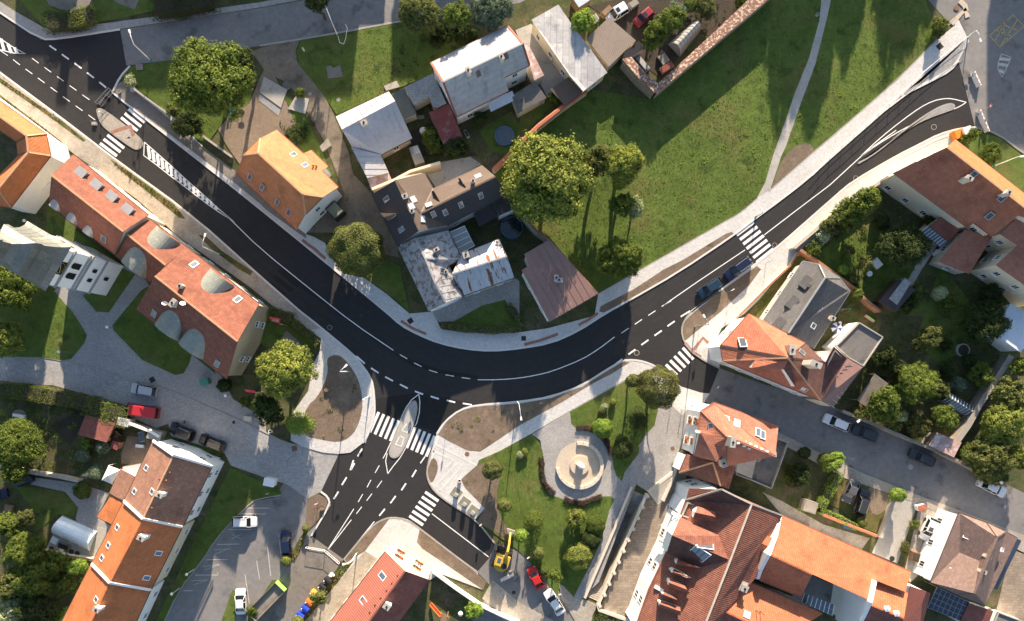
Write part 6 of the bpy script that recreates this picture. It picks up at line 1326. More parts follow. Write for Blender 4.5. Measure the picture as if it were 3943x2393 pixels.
tree('dark tree at the top edge over the lamp', 'B0', 540, 0, 120, 8, 'broad', 'leaf_dark')
tree('dark undergrowth bush beneath the olive tree', 'B0', 1700, 330, 120, 3, 'broad', 'leaf_dark')
tree('dark undergrowth bush left of the glaring roof', 'B0', 1950, 330, 130, 3, 'broad', 'leaf_dark')
tree('bright yellow green tree above the beige shed', 'C0', 600, 205, 112, 5.5, 'broad', 'leaf_bright')
tree('front tree of the pair in the cluttered yard', 'C0', 1275, 340, 130, 6, 'broad', 'leaf_green')
tree('rear tree of the pair in the cluttered yard', 'C0', 1425, 210, 135, 6.5, 'broad', 'leaf_green')
tree('silvery blue bush behind the yard trees', 'C0', 1490, 105, 80, 3, 'broad', 'leaf_blue')
tree('dark clipped bush at the top edge of the yard', 'C0', 1620, 50, 62, 2.4, 'ball', 'leaf_shrub')
tree('spreading light bush above the garden beds', 'C0', 1765, 65, 120, 3, 'broad', 'leaf_olive', flat=.6)
tree('low green bush at the top by the tiled wall', 'C0', 2130, 20, 90, 2.5, 'broad', 'leaf_shrub')
tree('bush in the dark back yard beside the glasshouse', 'B0', 1640, 1330, 110, 2.4, 'broad', 'leaf_shrub')
tree('bush below the faded red roof', 'B0', 1850, 1420, 120, 2.4, 'broad', 'leaf_dark')
tree('bush growing over the canopy yard', 'B0', 2100, 1130, 70, 2.5, 'broad', 'leaf_dark')
tree('bush beside the carport', 'C0', 320, 940, 60, 2.4, 'broad', 'leaf_green')
tree('overgrown bush by the lane end', 'B0', 380, 890, 55, 1.6, 'broad', 'leaf_shrub')
tree('scrub beside the orange house', 'B0', 330, 1290, 110, 1.5, 'broad', 'leaf_dark', flat=.5)
tree('grey leaved shrub by the curved kerb', 'A0', 1235, 775, 55, 1.4, 'broad', 'leaf_pale')
tree('large tree at the left edge below the tower', 'F', 20, 685, 62, 9, 'broad', 'leaf_green')
tree('yellow tinged tree at the left edge above the sett street', 'F', 15, 815, 42, 7, 'broad', 'leaf_yellow')
tree('garden tree with pale green leaves at the left', 'A2', 170, 1270, 200, 6.5, 'broad', 'leaf_green')
tree('blue green globe conifer beside the tiny hut', 'A2', 975, 1290, 72, 2.6, 'ball', 'leaf_blue')
tree('blue green globe conifer left of the larger one', 'A2', 785, 1370, 70, 2.4, 'ball', 'leaf_blue')
tree('light green bush between the brown shed and the globe conifer', 'A2', 825, 1250, 62, 2, 'broad', 'leaf_bright')
tree('dark purple bush beside the brown shed', 'A2', 1120, 1160, 70, 2.3, 'broad', 'leaf_purple')
tree('tall blue green conifer beside the white gazebo', 'A3', 850, 80, 95, 6, 'conifer', 'leaf_blue')
tree('grey green bush below the blue green conifer', 'A3', 780, 240, 75, 2.4, 'ball', 'leaf_shrub')
tree('green tree over the dark parked car at the left', 'A3', 150, 60, 130, 5.5, 'broad', 'leaf_shrub')
for x, y, r, h, m_i, lb in ((250, 800, 180, 7, 'leaf_green', 'broad tree left of the pool terrace'), (520, 930, 125, 6, 'leaf_shrub', 'green tree below the pool terrace wall'), (745, 950, 92, 5, 'leaf_bright', 'bright yellow green tree beside the middle row house'), (70, 560, 120, 6, 'leaf_green', 'tree at the left edge above the broad tree'), (235, 500, 95, 5, 'leaf_olive', 'small tree on the lawn behind the pool'), (330, 1050, 185, 7, 'leaf_green', 'big tree in the lower left grove'), (120, 1140, 160, 7, 'leaf_olive', 'olive tree in the lower left grove'), (110, 1370, 130, 6, 'leaf_pale', 'greyish tree in the lower left corner'), (370, 1370, 180, 6.5, 'leaf_dark', 'dark tree at the lower left beside the row house'), (600, 1120, 110, 5, 'leaf_shrub', 'bush between the grove and the lowest row house'), (600, 1420, 70, 4, 'leaf_bright', 'small bright bush at the lower edge beside the row house')): tree(lb, 'A3', x, y, r, h, 'broad', m_i)
hedge('tall shrub hedge along the sett street at the left', 'A2', '-40,740 200,760 420,790', 2.6, 2.3, 'leaf_shrub')
hedge('middle stretch of the shrub hedge along the sett street', 'A2', '450,800 700,840 880,880', 2.4, 2.3, 'leaf_olive')
hedge('bushy end of the hedge behind the red van', 'A2', '880,910 1020,960 1180,1000', 3.4, 2.6, 'leaf_green')
hedge('clipped hedge beside the flag', 'B2', '120,20 300,70', 2.0, 1.5, 'leaf_shrub')
hedge('clipped hedge along the pavement by the entrance court', 'B2', '330,120 470,220 545,300', 1.3, 1.4, 'leaf_shrub')
hedge('long clipped hedge at the inside of the bend', 'B2', '1735,135 1950,165 2200,185 2464,165', 1.0, 1.2, 'leaf_olive')
hedge('short arm of the clipped hedge at the bend', 'K', '1300,1350 1345,1400 1390,1470', 1.1, 1.2, 'leaf_olive')
hedge('dark hedge at the upper left edge', 'A0', '460,220 700,200 780,190', 3.0, 1.8, 'leaf_dark')
hedge('sunlit yellow hedge block at the upper left', 'A0', '720,190 790,165 880,150', 3.0, 1.8, 'leaf_gold')  # lit end of one hedge, sunlight put into the yellow leaf colour
hedge('long dark hedge below the pavement of the upper street', 'A0', '1480,60 1700,40 2000,-20', 4.0, 2.2, 'leaf_dark')
hedge('yellow green hedge in the parked car yard', 'D3', '700,80 640,200 560,330 520,400', 1.4, 1.6, 'leaf_bright')
hedge('ivy hedge along the mossy yard', 'D3', '540,430 700,500 860,580', 1.0, 1.5, 'leaf_bright')
hedge('hedge beside the fountain garden', 'D3', '250,0 230,100 260,200', 1.0, 1.4, 'leaf_shrub')
hedge('dark red barberry edging on the right of the round plaza', 'C2', '545,1105 640,1105 720,1130 800,1210 850,1290 870,1360', .7, .5, 'leaf_purple', name='flower_bed')
hedge('dark red barberry edging at the lower left of the round plaza', 'C3', '215,60 230,150 280,220 330,260', .7, .5, 'leaf_purple', name='flower_bed')
hedge('dark red barberry edging below the round plaza', 'C3', '430,315 500,350 580,360 680,330 775,290', .8, .5, 'leaf_purple', name='flower_bed')
hedge('barberry edging left of the round plaza', 'C2', '200,1390 215,1440 205,1520', .7, .5, 'leaf_purple', name='flower_bed')
hedge('hedge on the terrace garden at the lower right', 'C3', '740,1440 900,1500', 2.2, .9, 'leaf_shrub')
hedge('ivy strip on the yard edge of the long shed', 'C0', '180,300 270,450 330,560', .7, 1.6, 'leaf_shrub')
for k, x, y, r, h, kd, m_i, lb in (
    ('D1', 930, 440, 165, 7, 'broad', 'leaf_green', 'large bushy tree behind the beige garden wall'), ('D1', 800, 560, 150, 5, 'broad', 'leaf_green', 'lower half of the bushy clump behind the beige wall'), ('D1', 640, 650, 90, 3.5, 'broad', 'leaf_olive', 'olive bush leaning over the beige wall'), ('D1', 550, 750, 80, 2.4, 'broad', 'leaf_pale', 'grey leaved bush behind the wall corner'), ('D1', 460, 890, 75, 2.4, 'broad', 'leaf_shrub', 'green bush at the fence corner'),
    ('D1', 1320, 860, 205, 7, 'broad', 'leaf_dark', 'large dark fruit tree in the shaded garden'), ('D1', 800, 900, 50, 2, 'broad', 'leaf_olive', 'small bush on the shaded garden lawn'), ('D1', 950, 1030, 75, 3, 'broad', 'leaf_olive', 'small pale tree beside the garden table'), ('D1', 745, 1090, 55, 1.8, 'ball', 'leaf_bright', 'glowing yellow bush on the garden lawn'), ('D1', 850, 1190, 55, 2, 'broad', 'leaf_rust', 'brownish bush below the glowing bush'), ('D1', 880, 1320, 62, 3, 'ball', 'leaf_green', 'green bush at the end of the brick fence'),
    ('D1', 1570, 620, 70, 2.5, 'broad', 'leaf_dark', 'dark bush at the porch'), ('D1', 1130, 640, 70, 2.3, 'broad', 'leaf_dark', 'dark shrub under the orange roof wall'), ('D1', 1660, 1310, 72, 2.2, 'ball', 'leaf_pale', 'pale round shrub in the vegetable garden'), ('D1', 1740, 1400, 80, 2.2, 'broad', 'leaf_shrub', 'green shrub next to the pale round shrub'), ('D1', 2130, 1330, 120, 3, 'broad', 'leaf_dark', 'dark tree by the garden path at the right'), ('D1', 1450, 1290, 80, 2.4, 'broad', 'leaf_olive', 'bush beside the patched shed'), ('D1', 1350, 1420, 80, 2.6, 'broad', 'leaf_dark', 'dark bush behind the patched shed'),
    ('D2', 1545, 265, 130, 5, 'broad', 'leaf_olive', 'fruit tree with pale leaves in the middle garden'), ('D2', 1425, 690, 175, 6, 'broad', 'leaf_green', 'spreading fruit tree beside the pergola'), ('D2', 1130, 880, 165, 6, 'broad', 'leaf_green', 'fruit tree overlapping the slatted pergola'), ('D2', 1305, 985, 62, 3, 'broad', 'leaf_pale', 'silvery shrub between the fruit trees'), ('D2', 1450, 1085, 115, 4, 'broad', 'leaf_rust', 'brown tinged shrub near the street wall'), ('D2', 1700, 1010, 135, 5, 'broad', 'leaf_green', 'tree below the garden glasshouse'), ('D2', 2090, 110, 190, 6, 'broad', 'leaf_dark', 'large dark tree beside the white corrugated shed'), ('D2', 895, 975, 72, 2.5, 'broad', 'leaf_olive', 'bush at the street wall behind the white parked car'), ('D2', 2060, 600, 105, 4, 'broad', 'leaf_shrub', 'shrub along the long dividing wall'), ('D2', 1830, 690, 70, 2.4, 'broad', 'leaf_blue', 'blue grey shrub near the glasshouse'), ('D2', 1670, 740, 90, 3, 'broad', 'leaf_olive', 'sunlit slender shrub beside the glasshouse'), ('D2', 1130, 440, 110, 3, 'broad', 'leaf_dark', 'dark shrub behind the flat roofed annex'),
    ('D2', 1950, 480, 70, 2.5, 'broad', 'leaf_dark', 'dark bush below the well ring'), ('D2', 2330, 800, 155, 6, 'broad', 'leaf_olive', 'olive tree beyond the dividing wall'), ('D2', 2240, 1080, 200, 6.5, 'broad', 'leaf_yellow', 'bright yellow green tree beyond the dividing wall'), ('D2', 2420, 520, 100, 5, 'broad', 'leaf_green', 'green tree at the right edge beyond the wall'), ('D2', 2120, 1400, 205, 6, 'broad', 'leaf_olive', 'wide olive tree at the side street corner'), ('D2', 2420, 1390, 120, 5, 'broad', 'leaf_yellow', 'yellow green tree at the right edge near the street'), ('D2', 1930, 1330, 90, 2.6, 'broad', 'leaf_shrub', 'bush beside the pink stone shed'), ('D2', 570, 1410, 62, 2.4, 'ball', 'leaf_shrub', 'clipped round bush in the small walled garden'), ('D2', 650, 1430, 100, 3, 'broad', 'leaf_bright', 'light green bush at the walled garden corner'), ('D2', 380, 1340, 55, 2, 'ball', 'leaf_dark', 'dark round bush behind the roof terrace'),
    ('D2', 1300, 560, 90, 2.2, 'broad', 'leaf_dark', 'low dark bush in the middle of the right garden'), ('D2', 1740, 560, 80, 2.2, 'broad', 'leaf_dark', 'low dark bush below the fruit tree'), ('D2', 1230, 1060, 80, 2.4, 'broad', 'leaf_olive', 'bush leaning on the street wall'), ('D2', 1720, 320, 60, 1.8, 'broad', 'leaf_dark', 'small dark bush near the well'),
    ('D3', 1265, 280, 72, 3.5, 'ball', 'leaf_bright', 'round bright tree at the driveway entrance'), ('D3', 920, 540, 50, 1.5, 'ball', 'leaf_olive', 'small round bush in the parked car yard'), ('D3', 2150, 60, 150, 4, 'broad', 'leaf_olive', 'tree overhanging the white car at the right'), ('D3', 330, 90, 110, 2.5, 'broad', 'leaf_dark', 'dark shrub in the walled pond garden'), ('D3', 380, 390, 50, 1.2, 'broad', 'leaf_bright', 'ivy bush on the little shed roof'), ('D3', 1420, 560, 50, 1.2, 'broad', 'leaf_olive', 'weedy shrub strip beside the white car drive'), ('D3', 1330, 780, 50, 1.2, 'broad', 'leaf_rust', 'dry shrub strip below the weedy one'),
    ('D0', 1660, 250, 85, 2.2, 'broad', 'leaf_gold', 'yellow green shrubs at the upper right corner of the green'), ('D0', 1630, 330, 50, 1.6, 'broad', 'leaf_olive', 'small shrub below the corner shrubs'),
    ('B3', 250, 905, 48, 1.8, 'ball', 'leaf_gold', 'round golden bush at the parking lot corner'), ('B3', 435, 600, 35, 1.4, 'ball', 'leaf_gold', 'golden bush at the tip of the soil island'), ('B3', 560, 1250, 80, 4, 'broad', 'leaf_olive', 'small round tree over the waste bins'), ('B3', 360, 1490, 60, 2.4, 'ball', 'leaf_gold', 'golden bush at the lower edge by the blue bins'), ('B3', 2035, 1370, 95, 4, 'broad', 'leaf_bright', 'light green tree in the corner house garden'),
    ('A3', 2390, 1380, 60, 1.4, 'broad', 'leaf_shrub', 'ivy clump beside the silver car'), ('A2', 2130, 700, 70, 1.6, 'ball', 'leaf_dark', 'dark clipped shrub beside the large old house'), ('A2', 2340, 860, 60, 1.4, 'broad', 'leaf_shrub', 'low shrub near the globe lamp'), ('A2', 2430, 930, 35, 1.6, 'ball', 'leaf_bright', 'bright small bush above the stone seat'),
    ('C3', 245, 1040, 40, 1.4, 'ball', 'leaf_olive', 'low bush behind the red car'), ('Q', 500, 640, 90, 2.4, 'broad', 'leaf_dark', 'ivy bush at the foot of the cream wall'), ('Q', 800, 60, 70, 1.6, 'broad', 'leaf_shrub', 'scrub by the construction barrier'), ('Q', 1000, 220, 90, 1.6, 'broad', 'leaf_shrub', 'scrub behind the huge orange roof')):
    tree(lb, k, x, y, r, h, kd, m_i)
for i, (xs, ye, r, h) in enumerate(((3010, 520, 3.6, 15), (3075, 300, 3.2, 13), (3110, 560, 2.2, 15), (3200, 200, 3.6, 12), (3245, 300, 2.0, 13), (3390, 120, 3.4, 11), (3425, 300, 3.4, 13), (3500, 210, 2.6, 11), (3560, 120, 2.5, 11), (2960, 250, 2.8, 13))):
    L = h / math.tan(R(SUN_EL)) / S; p = Vector(((xs + SUN_DX * L - CX) * S, -(ye - L - CY) * S, 0)); TN['n'] += 1
    t = thing('tree', ('tall street tree beyond the upper right edge, %s from the left' % ('first', 'second', 'third', 'fourth', 'fifth', 'sixth', 'seventh', 'eighth', 'ninth', 'tenth')[i]), 'tree', (p.x, p.y, 0), 'street trees beyond the upper right edge')
    me, R0 = crown_proto('broad', 2, i % 3); c = place_local(me, 'crown', t, Matrix.Translation((0, 0, h - r * 1.9)) @ Matrix.Diagonal((r / R0, r / R0, r * 2.1 / R0, 1))); c.material_slots[0].link = 'OBJECT'; c.material_slots[0].material = MATS['leaf_green']
    key = ('tr', 14, 2, False)
    if key not in CACHE: CACHE[key] = trunk_mesh(14, .3, 2.2, 5)
    place_local(CACHE[key], 'trunk', t)

def undergrowth(label, polys, dens, m, seed, hh=.45, z=.05):
    rnd = random.Random(seed); pts = []
    for k, q in polys:
        P = ground(k, q); xs = [p.x for p in P]; ys = [p.y for p in P]
        for _ in range(int((max(xs) - min(xs)) * (max(ys) - min(ys)) * dens)):
            x, y = rnd.uniform(min(xs), max(xs)), rnd.uniform(min(ys), max(ys))
            if not inpoly(P, x, y): continue
            r = rnd.uniform(.15, .55); h = hh * rnd.uniform(.3, 1.5); tn = rnd.uniform(0, .9)
            for _ in range(int(16 * r / .3)):
                d = rdir(rnd, 0); pts.append((Vector((x, y, z)) + Vector((d.x * r, d.y * r, d.z * h)), d, tn))
    me = leaf_mesh('undergrowth', pts, .10, rnd); me.materials[0] = MATS[m]; o = bpy.data.objects.new('undergrowth', me); sc.collection.objects.link(o); tag(o, label, None, None, 'stuff')
GR = [('D1', '420,900 700,640 1080,330 1220,420 1480,640 1560,800 1400,1100 1250,1170 1060,1380 860,1240 700,1150'), ('D1', '1500,1180 1700,1150 2000,1230 2464,1478 1300,1478 1420,1290'), ('D2', '1180,0 2080,0 2330,400 2040,860 1900,1050 1840,1230 1640,1140 1560,1270 1100,1080 760,930 900,560 1150,320')]
GL = [('A2', '0,830 480,830 830,960 740,1170 660,1270 0,1100'), ('A2', '0,1120 640,1290 1000,1330 960,1478 0,1478'), ('A3', '0,400 130,400 340,640 440,800 640,870 870,920 700,1250 560,1478 0,1478')]
undergrowth('low weeds and vegetables of the right hand gardens', GR, .55, 'leaf_shrub', 4); undergrowth('olive green low plants of the right hand gardens', GR, .28, 'leaf_olive', 5, .6); undergrowth('low plants of the left hand gardens', GL, .6, 'leaf_shrub', 6); undergrowth('bright green low plants of the left hand gardens', GL, .25, 'leaf_bright', 7, .5)  # each garden gets a second scatter in a lighter leaf colour
undergrowth('rank weeds of the upper yards', [('C0', '1080,250 1300,100 1800,-40 2180,-20 1820,350 1700,300 1400,430 1200,560'), ('B0', '1240,330 1620,260 2300,100 2350,240 1640,600 1640,690 1380,820 1200,860 1240,500'), ('B0', '1450,1240 1610,1180 1760,1380 2060,1478 1500,1478'), ('B0', '150,1080 560,1040 640,1300 560,1478 420,1380 180,1230')], .5, 'leaf_dark', 8, .5)
undergrowth('small weeds sprouting in the soil beds', [('B2', '660,460 860,540 960,820 900,1120 750,1230 450,1170 570,810'), ('F', '1076,1020 1144,985 1325,962 1460,896 1389,940 1249,1018 1155,1080'), ('B3', '1935,150 2190,-40 2250,250 2400,730 2120,540')], .12, 'leaf_olive', 9, .12, .12)
undergrowth('clover and taller weeds scattered over the large green', [('F', '1190,418 1405,220 1560,245 1840,0 1970,0 1876,314 1815,476 1630,590 1436,698 1330,580'), ('F', '2003,0 1926,259 1895,345 2010,310 2155,185 2248,92 2220,0')], .05, 'leaf_bright', 10, .10, .10)
def paint(name, col, rough=.28, metal=.15):
    m, nt, b = newmat(name); b.inputs['Base Color'].default_value = (*col, 1); b.inputs['Roughness'].default_value = rough; b.inputs['Metallic'].default_value = metal
    b.inputs['Coat Weight'].default_value = .35; b.inputs['Coat Roughness'].default_value = .05; return m
for n_, c_ in (('silver', (.42, .43, .45)), ('red', (.55, .025, .02)), ('vanred', (.50, .03, .035)), ('black', (.012, .012, .014)), ('white', (.78, .78, .78)), ('darkblue', (.014, .022, .055)), ('petrol', (.015, .04, .07)), ('grey', (.10, .105, .115)), ('darkgrey', (.04, .042, .046)), ('oldred', (.30, .035, .04))): paint('car_' + n_, c_)
glassmat('car_glass', (.006, .007, .009), .1); MATS['car_glass'].node_tree.nodes['Principled BSDF'].inputs['Specular IOR Level'].default_value = .4; mat('tyre', (.015, .015, .015), .9); mat('rim', (.35, .35, .36), .35, metal=.7); glassmat('headlight', (.75, .77, .8), .1); mat('taillight', (.35, .01, .01), .3); mat('trim', (.02, .02, .02), .6)
def car_parts(L, w, h, kind):
    hw = w / 2; belt = .92 if kind != 'van' else 1.05; hood = .78 if kind in ('sedan', 'hatch') else .88 if kind != 'van' else 1.0
    # lower body: stations x, half width factor, top z
    if kind == 'van': st = [(.5, .80, .62), (.485, .93, .85), (.44, .98, 1.0), (.36, 1, 1.08), (.0, 1, 1.1), (-.46, 1, 1.1), (-.5, .95, 1.05)]
    elif kind == 'sedan': st = [(.5, .74, .55), (.485, .88, .66), (.43, .96, .74), (.22, 1, .90), (.0, 1, .93), (-.28, 1, .95), (-.44, .97, .93), (-.485, .9, .86), (-.5, .78, .7)]
    else: st = [(.5, .74, .58), (.485, .88, .70), (.43, .96, .80), (.24, 1, .93), (.0, 1, .96), (-.40, 1, .98), (-.475, .95, .95), (-.5, .85, .8)]
    b = MB(); rings = []
    for x, f, z in st:
        X = x * L; k = hw * f; rings.append([Vector((X, y, zz)) for y, zz in ((-k * .92, .22), (-k, .36), (-k, z - .16), (-k * .93, z - .02), (-k * .5, z + .02), (k * .5, z + .02), (k * .93, z - .02), (k, z - .16), (k, .36), (k * .92, .22))])
    for a, c in zip(rings, rings[1:]):
        for i in range(10): b.face([a[i], a[(i + 1) % 10], c[(i + 1) % 10], c[i]])
    b.face(rings[0][::-1]); b.face(rings[-1])
    # greenhouse
    g = {'sedan': ((.24, .10, -.20, -.36), .72), 'hatch': ((.25, .10, -.34, -.47), .74), 'wagon': ((.25, .11, -.38, -.48), .76), 'suv': ((.24, .11, -.38, -.48), .78), 'van': ((.43, .30, -.47, -.49), .86)}[kind]
    (x0, x1, x2, x3), tf = g; zb = (.90 if kind != 'van' else 1.06) ; zt = h
    def ring(z, xa, xb, k): return [Vector((xa * L, -k, z)), Vector((xa * L + .06 * L * .4, -k * .6, z)), Vector((xa * L + .06 * L * .4, k * .6, z)), Vector((xa * L, k, z)), Vector((0, k * 1.01, z)), Vector((xb * L, k, z)), Vector((xb * L - .02 * L, k * .6, z)), Vector((xb * L - .02 * L, -k * .6, z)), Vector((xb * L, -k, z)), Vector((0, -k * 1.01, z))]
    r0, r1 = ring(zb, x0, x3, hw * .95), ring(zt - .06, x1, x2, hw * tf); gl = MB()
    for i in range(10): gl.face([r0[i], r0[(i + 1) % 10], r1[(i + 1) % 10], r1[i]])
    r2 = ring(zt, x1 - .03, x2 + .03, hw * tf * .85); rf = MB(); e1 = ring(zt - .05, x1 + .005, x2 - .005, hw * tf * 1.02)
    for i in range(10): rf.face([e1[i], e1[(i + 1) % 10], r2[(i + 1) % 10], r2[i]])
    rf.face(r2)
    for i in (0, 3, 5, 8, 4, 9): rf.tube(r0[i] * 1.003, r1[i] * 1.003, .05, .045, 5)
    wm = MB(); rm = MB(); R_ = .33 if kind not in ('suv', 'van') else .36
    wm.tube((0, -.1, 0), (0, .1, 0), R_, R_, 18); rm.lathe((0, 0, 0), [(R_ * .62, .105), (R_ * .55, .09), (.001, .11)], 10)
    for v in rm.v: v.y, v.z = -v.z, v.y
    rm2 = [Vector((v.x, -v.y, v.z)) for v in rm.v]; n = len(rm.v); rm.v += rm2; rm.f += [tuple(n + i for i in f[::-1]) for f in rm.f]; rm.m += [0] * len(rm2)
    rm.m = [0] * len(rm.f)
    hl = MB().ell((0, 0, 0), .09, .18, .09, 8, 5); tl = MB().box((0, 0, 0), .08, .22, .16); mi = MB().ell((0, 0, 0), .09, .12, .08, 8, 5)
    mk = lambda q, nme, m, sm=False: q.mesh(nme, MATS[m], uv=False, smooth=sm)
    return dict(L=L, hw=hw, R=R_, st=st, body=mk(b, 'body', 'car_white'), glass=mk(gl, 'windows', 'car_glass'), roof=mk(rf, 'roof', 'car_white'), wheel=mk(wm, 'wheel', 'tyre'), rim=mk(rm, 'rim', 'rim'), hl=mk(hl, 'headlight', 'headlight', True), tl=mk(tl, 'taillight', 'taillight'), mi=mk(mi, 'mirror', 'trim', True), x0=x0, zt=zt, tf=tf, x1=x1, x2=x2, kind=kind)
CARS = {k: car_parts(*v, k) for k, v in dict(sedan=(4.65, 1.80, 1.44), hatch=(4.15, 1.76, 1.47), wagon=(4.6, 1.80, 1.50), suv=(4.65, 1.90, 1.70), van=(5.2, 1.98, 2.05)).items()}
def car(label, k, fx, fy, rx, ry, kind, col, rails=False, sunroof=False):
    d = CARS[kind]; a, b = W(k, fx, fy, .7), W(k, rx, ry, .7); c = (a + b) / 2; an = math.atan2(a.y - b.y, a.x - b.x); zz = .03
    t = thing('car' if kind != 'van' else 'van', label, 'van' if kind == 'van' else 'car', (c.x, c.y, zz)); t.rotation_euler = (0, 0, an); sc_ = max(.86, min(1.1, (a - b).length / d['L'])); t.scale = (sc_, 1, 1)
    def setm(o): o.material_slots[0].link = 'OBJECT'; o.material_slots[0].material = MATS['car_' + col]; return o
    setm(place_local(d['body'], 'body', t)); place_local(d['glass'], 'windows', t); setm(place_local(d['roof'], 'roof', t)); L = d['L']
    for x in (.31, -.30):
        for s in (-1, 1):
            o = place_local(d['wheel'], 'wheel', t, Matrix.Translation((x * L, s * (d['hw'] - .08), d['R']))); place_local(d['rim'], 'rim', o)
    for s in (-1, 1):
        place_local(d['hl'], 'headlight', t, Matrix.Translation((.465 * L, s * d['hw'] * .72, .62 if kind != 'van' else .85))); place_local(d['tl'], 'taillight', t, Matrix.Translation((-.49 * L, s * d['hw'] * .72, .72)))
        place_local(d['mi'], 'mirror', t, Matrix.Translation(((d['x0'] - .04) * L, s * (d['hw'] + .08), .98 if kind != 'van' else 1.15)))
        if rails:
            key = ('rail', kind)
            if key not in CACHE: CACHE[key] = MB().tube((d['x1'] * L - .1, 0, d['zt'] + .02), (d['x2'] * L + .1, 0, d['zt'] + .02), .03).mesh('roof_rail', MATS['grey_metal'], uv=False)
            place_local(CACHE[key], 'roof_rail', t, Matrix.Translation((0, s * d['hw'] * d['tf'] * .88, 0)))
    if sunroof:
        key = ('sr', kind)
        if key not in CACHE: CACHE[key] = MB().box((.0, 0, d['zt'] + .004), .75, .8, .01).mesh('sunroof', MATS['glass'], uv=False)
        place_local(CACHE[key], 'sunroof', t)
    return t
car('silver estate car driving on the sett street', 'A2', 1245, 722, 1482, 768, 'wagon', 'silver', rails=True)
car('red van with ribbed roof parked by the hedge', 'A2', 1190, 918, 1512, 965, 'van', 'vanred')
car('black people carrier with silver roof on the sett street', 'A2', 1612, 1090, 1842, 1190, 'suv', 'black', rails=True)
car('second black car behind the people carrier', 'A2', 1895, 1200, 2132, 1295, 'wagon', 'black', rails=True)
car('white estate car parked across the bay lines', 'A3', 2438, 535, 2205, 535, 'wagon', 'white', rails=True)
car('white saloon parked at the lower edge of the parking lot', 'A3', 2278, 1172, 2288, 1412, 'sedan', 'white')
car('dark blue hatchback parked beside the grass strip', 'B3', 243, 622, 255, 850, 'hatch', 'darkblue')
car('bright red saloon parked at the park edge', 'C3', 105, 970, 205, 1168, 'sedan', 'red')
car('white saloon parked behind the red one', 'C3', 262, 1190, 402, 1410, 'sedan', 'white')
car('dark blue SUV with roof rails below the upper right crossing', 'C1', 1958, 1155, 2190, 985, 'suv', 'darkblue', rails=True)
car('petrol blue estate car behind the dark SUV', 'C1', 1705, 1325, 1910, 1185, 'wagon', 'petrol')
car('white hatchback parked in the side street', 'D2', 562, 1002, 808, 1108, 'hatch', 'white')
car('dark grey car behind the white hatchback', 'D2', 842, 1112, 1072, 1200, 'wagon', 'darkgrey')
car('dark car by the pink stone shed', 'D2', 1378, 1332, 1618, 1440, 'hatch', 'darkgrey', sunroof=True)
car('white saloon at the right end of the side street', 'D3', 2288, 270, 2032, 145, 'sedan', 'white')
car('grey saloon in the grassy yard', 'D3', 775, 352, 868, 138, 'sedan', 'grey')
car('dark SUV beside the grey saloon in the yard', 'D3', 968, 232, 890, 465, 'suv', 'darkgrey', rails=True)
car('small white car on the paved side drive', 'D3', 1508, 705, 1600, 492, 'hatch', 'white', sunroof=True)
car('white off-roader with black sunroof in the cluttered yard', 'C0', 845, 175, 1005, 75, 'suv', 'white', sunroof=True)
car('old red hatchback in the cluttered yard', 'C0', 1105, 228, 1262, 95, 'hatch', 'oldred', sunroof=True)
car('dark blue car under the tree in the left garden', 'A3', 130, 165, 300, 110, 'hatch', 'darkblue')
car('dark car cut by the left edge', 'A3', 60, 260, -120, 300, 'hatch', 'darkblue')
c = W('S', 1932, 2152); t = thing('excavator', 'yellow wheeled excavator with long boom reaching to the park', 'excavator', (c.x, c.y, 0)); fw = (W('S', 1975, 2027) - W('S', 1940, 2135)); fw.z = 0; fw.normalize(); sdv = Vector((-fw.y, fw.x, 0)); E = lambda f, s_, z: Vector((c.x, c.y, 0)) + fw * f + sdv * s_ + Vector((0, 0, z))
def obox(f0, f1, s0, s1, z0, z1): return MB().hexa([E(f0, s0, z0), E(f1, s0, z0), E(f1, s1, z0), E(f0, s1, z0), E(f0, s0, z1), E(f1, s0, z1), E(f1, s1, z1), E(f0, s1, z1)])
obox(-1.3, 1.6, -.8, .8, .55, 1.0).build('chassis', MATS['dark_metal'], t)
for f in (-1.1, 1.4):
    for s in (-1.15, 1.15):
        o = MB().tube(E(f, s - .22, .52), E(f, s + .22, .52), .52, .52, 16).build('wheel', MATS['tyre'], t); MB().tube(E(f, s - .24, .52), E(f, s + .24, .52), .25, .25, 10).build('rim', MATS['yellow_paint'], o)
bd = [E(1.0 , -1.2, 0), E(1.0, 1.2, 0)] + [E(-.6 + 1.1 * math.cos(a) , 1.2 * math.sin(a), 0) for a in [math.pi / 2 + i * math.pi / 8 for i in range(9)]]
MB().prism(bd, 1.05, 1.95, bottom=True).build('upper_body', MATS['yellow_paint'], t); MB().prism([E(-.6 + .5 * math.cos(a), .5 * math.sin(a) - .5, 0) for a in [i * math.pi / 5 for i in range(10)]], 1.95, 2.1).build('engine_cover', MATS['dark_metal'], t)
o = obox(-.5, .95, .15, 1.15, 1.95, 2.95).build('cab', MATS['glass'], t); obox(-.55, 1.0, .1, 1.2, 2.952, 3.05).build('cab_roof', MATS['yellow_paint'], o); obox(-.1, .7, .35, .95, 3.052, 3.07).build('roof_window', MATS['glass_sky'], o)
MB().beam(E(.6, -.25, 1.7), E(2.4, -.15, 3.4), .42, .45).beam(E(2.4, -.15, 3.4), E(3.9, 0, 3.0), .36, .36).build('boom', MATS['yellow_paint'], t); MB().tube(E(.9, -.25, 1.5), E(2.2, -.15, 2.9), .09).build('hydraulic_ram', MATS['grey_metal'], t)
MB().beam(E(3.7, 0, 3.0), E(5.0, .1, 1.2), .28, .3).build('stick', MATS['yellow_paint'], t); obox(4.8, 5.4, -.62, .82, .5, 1.15).build('bucket', MATS['wood_grey'], t); obox(1.9, 2.05, -1.3, 1.3, .25, .8).build('dozer_blade', MATS['dark_metal'], t)
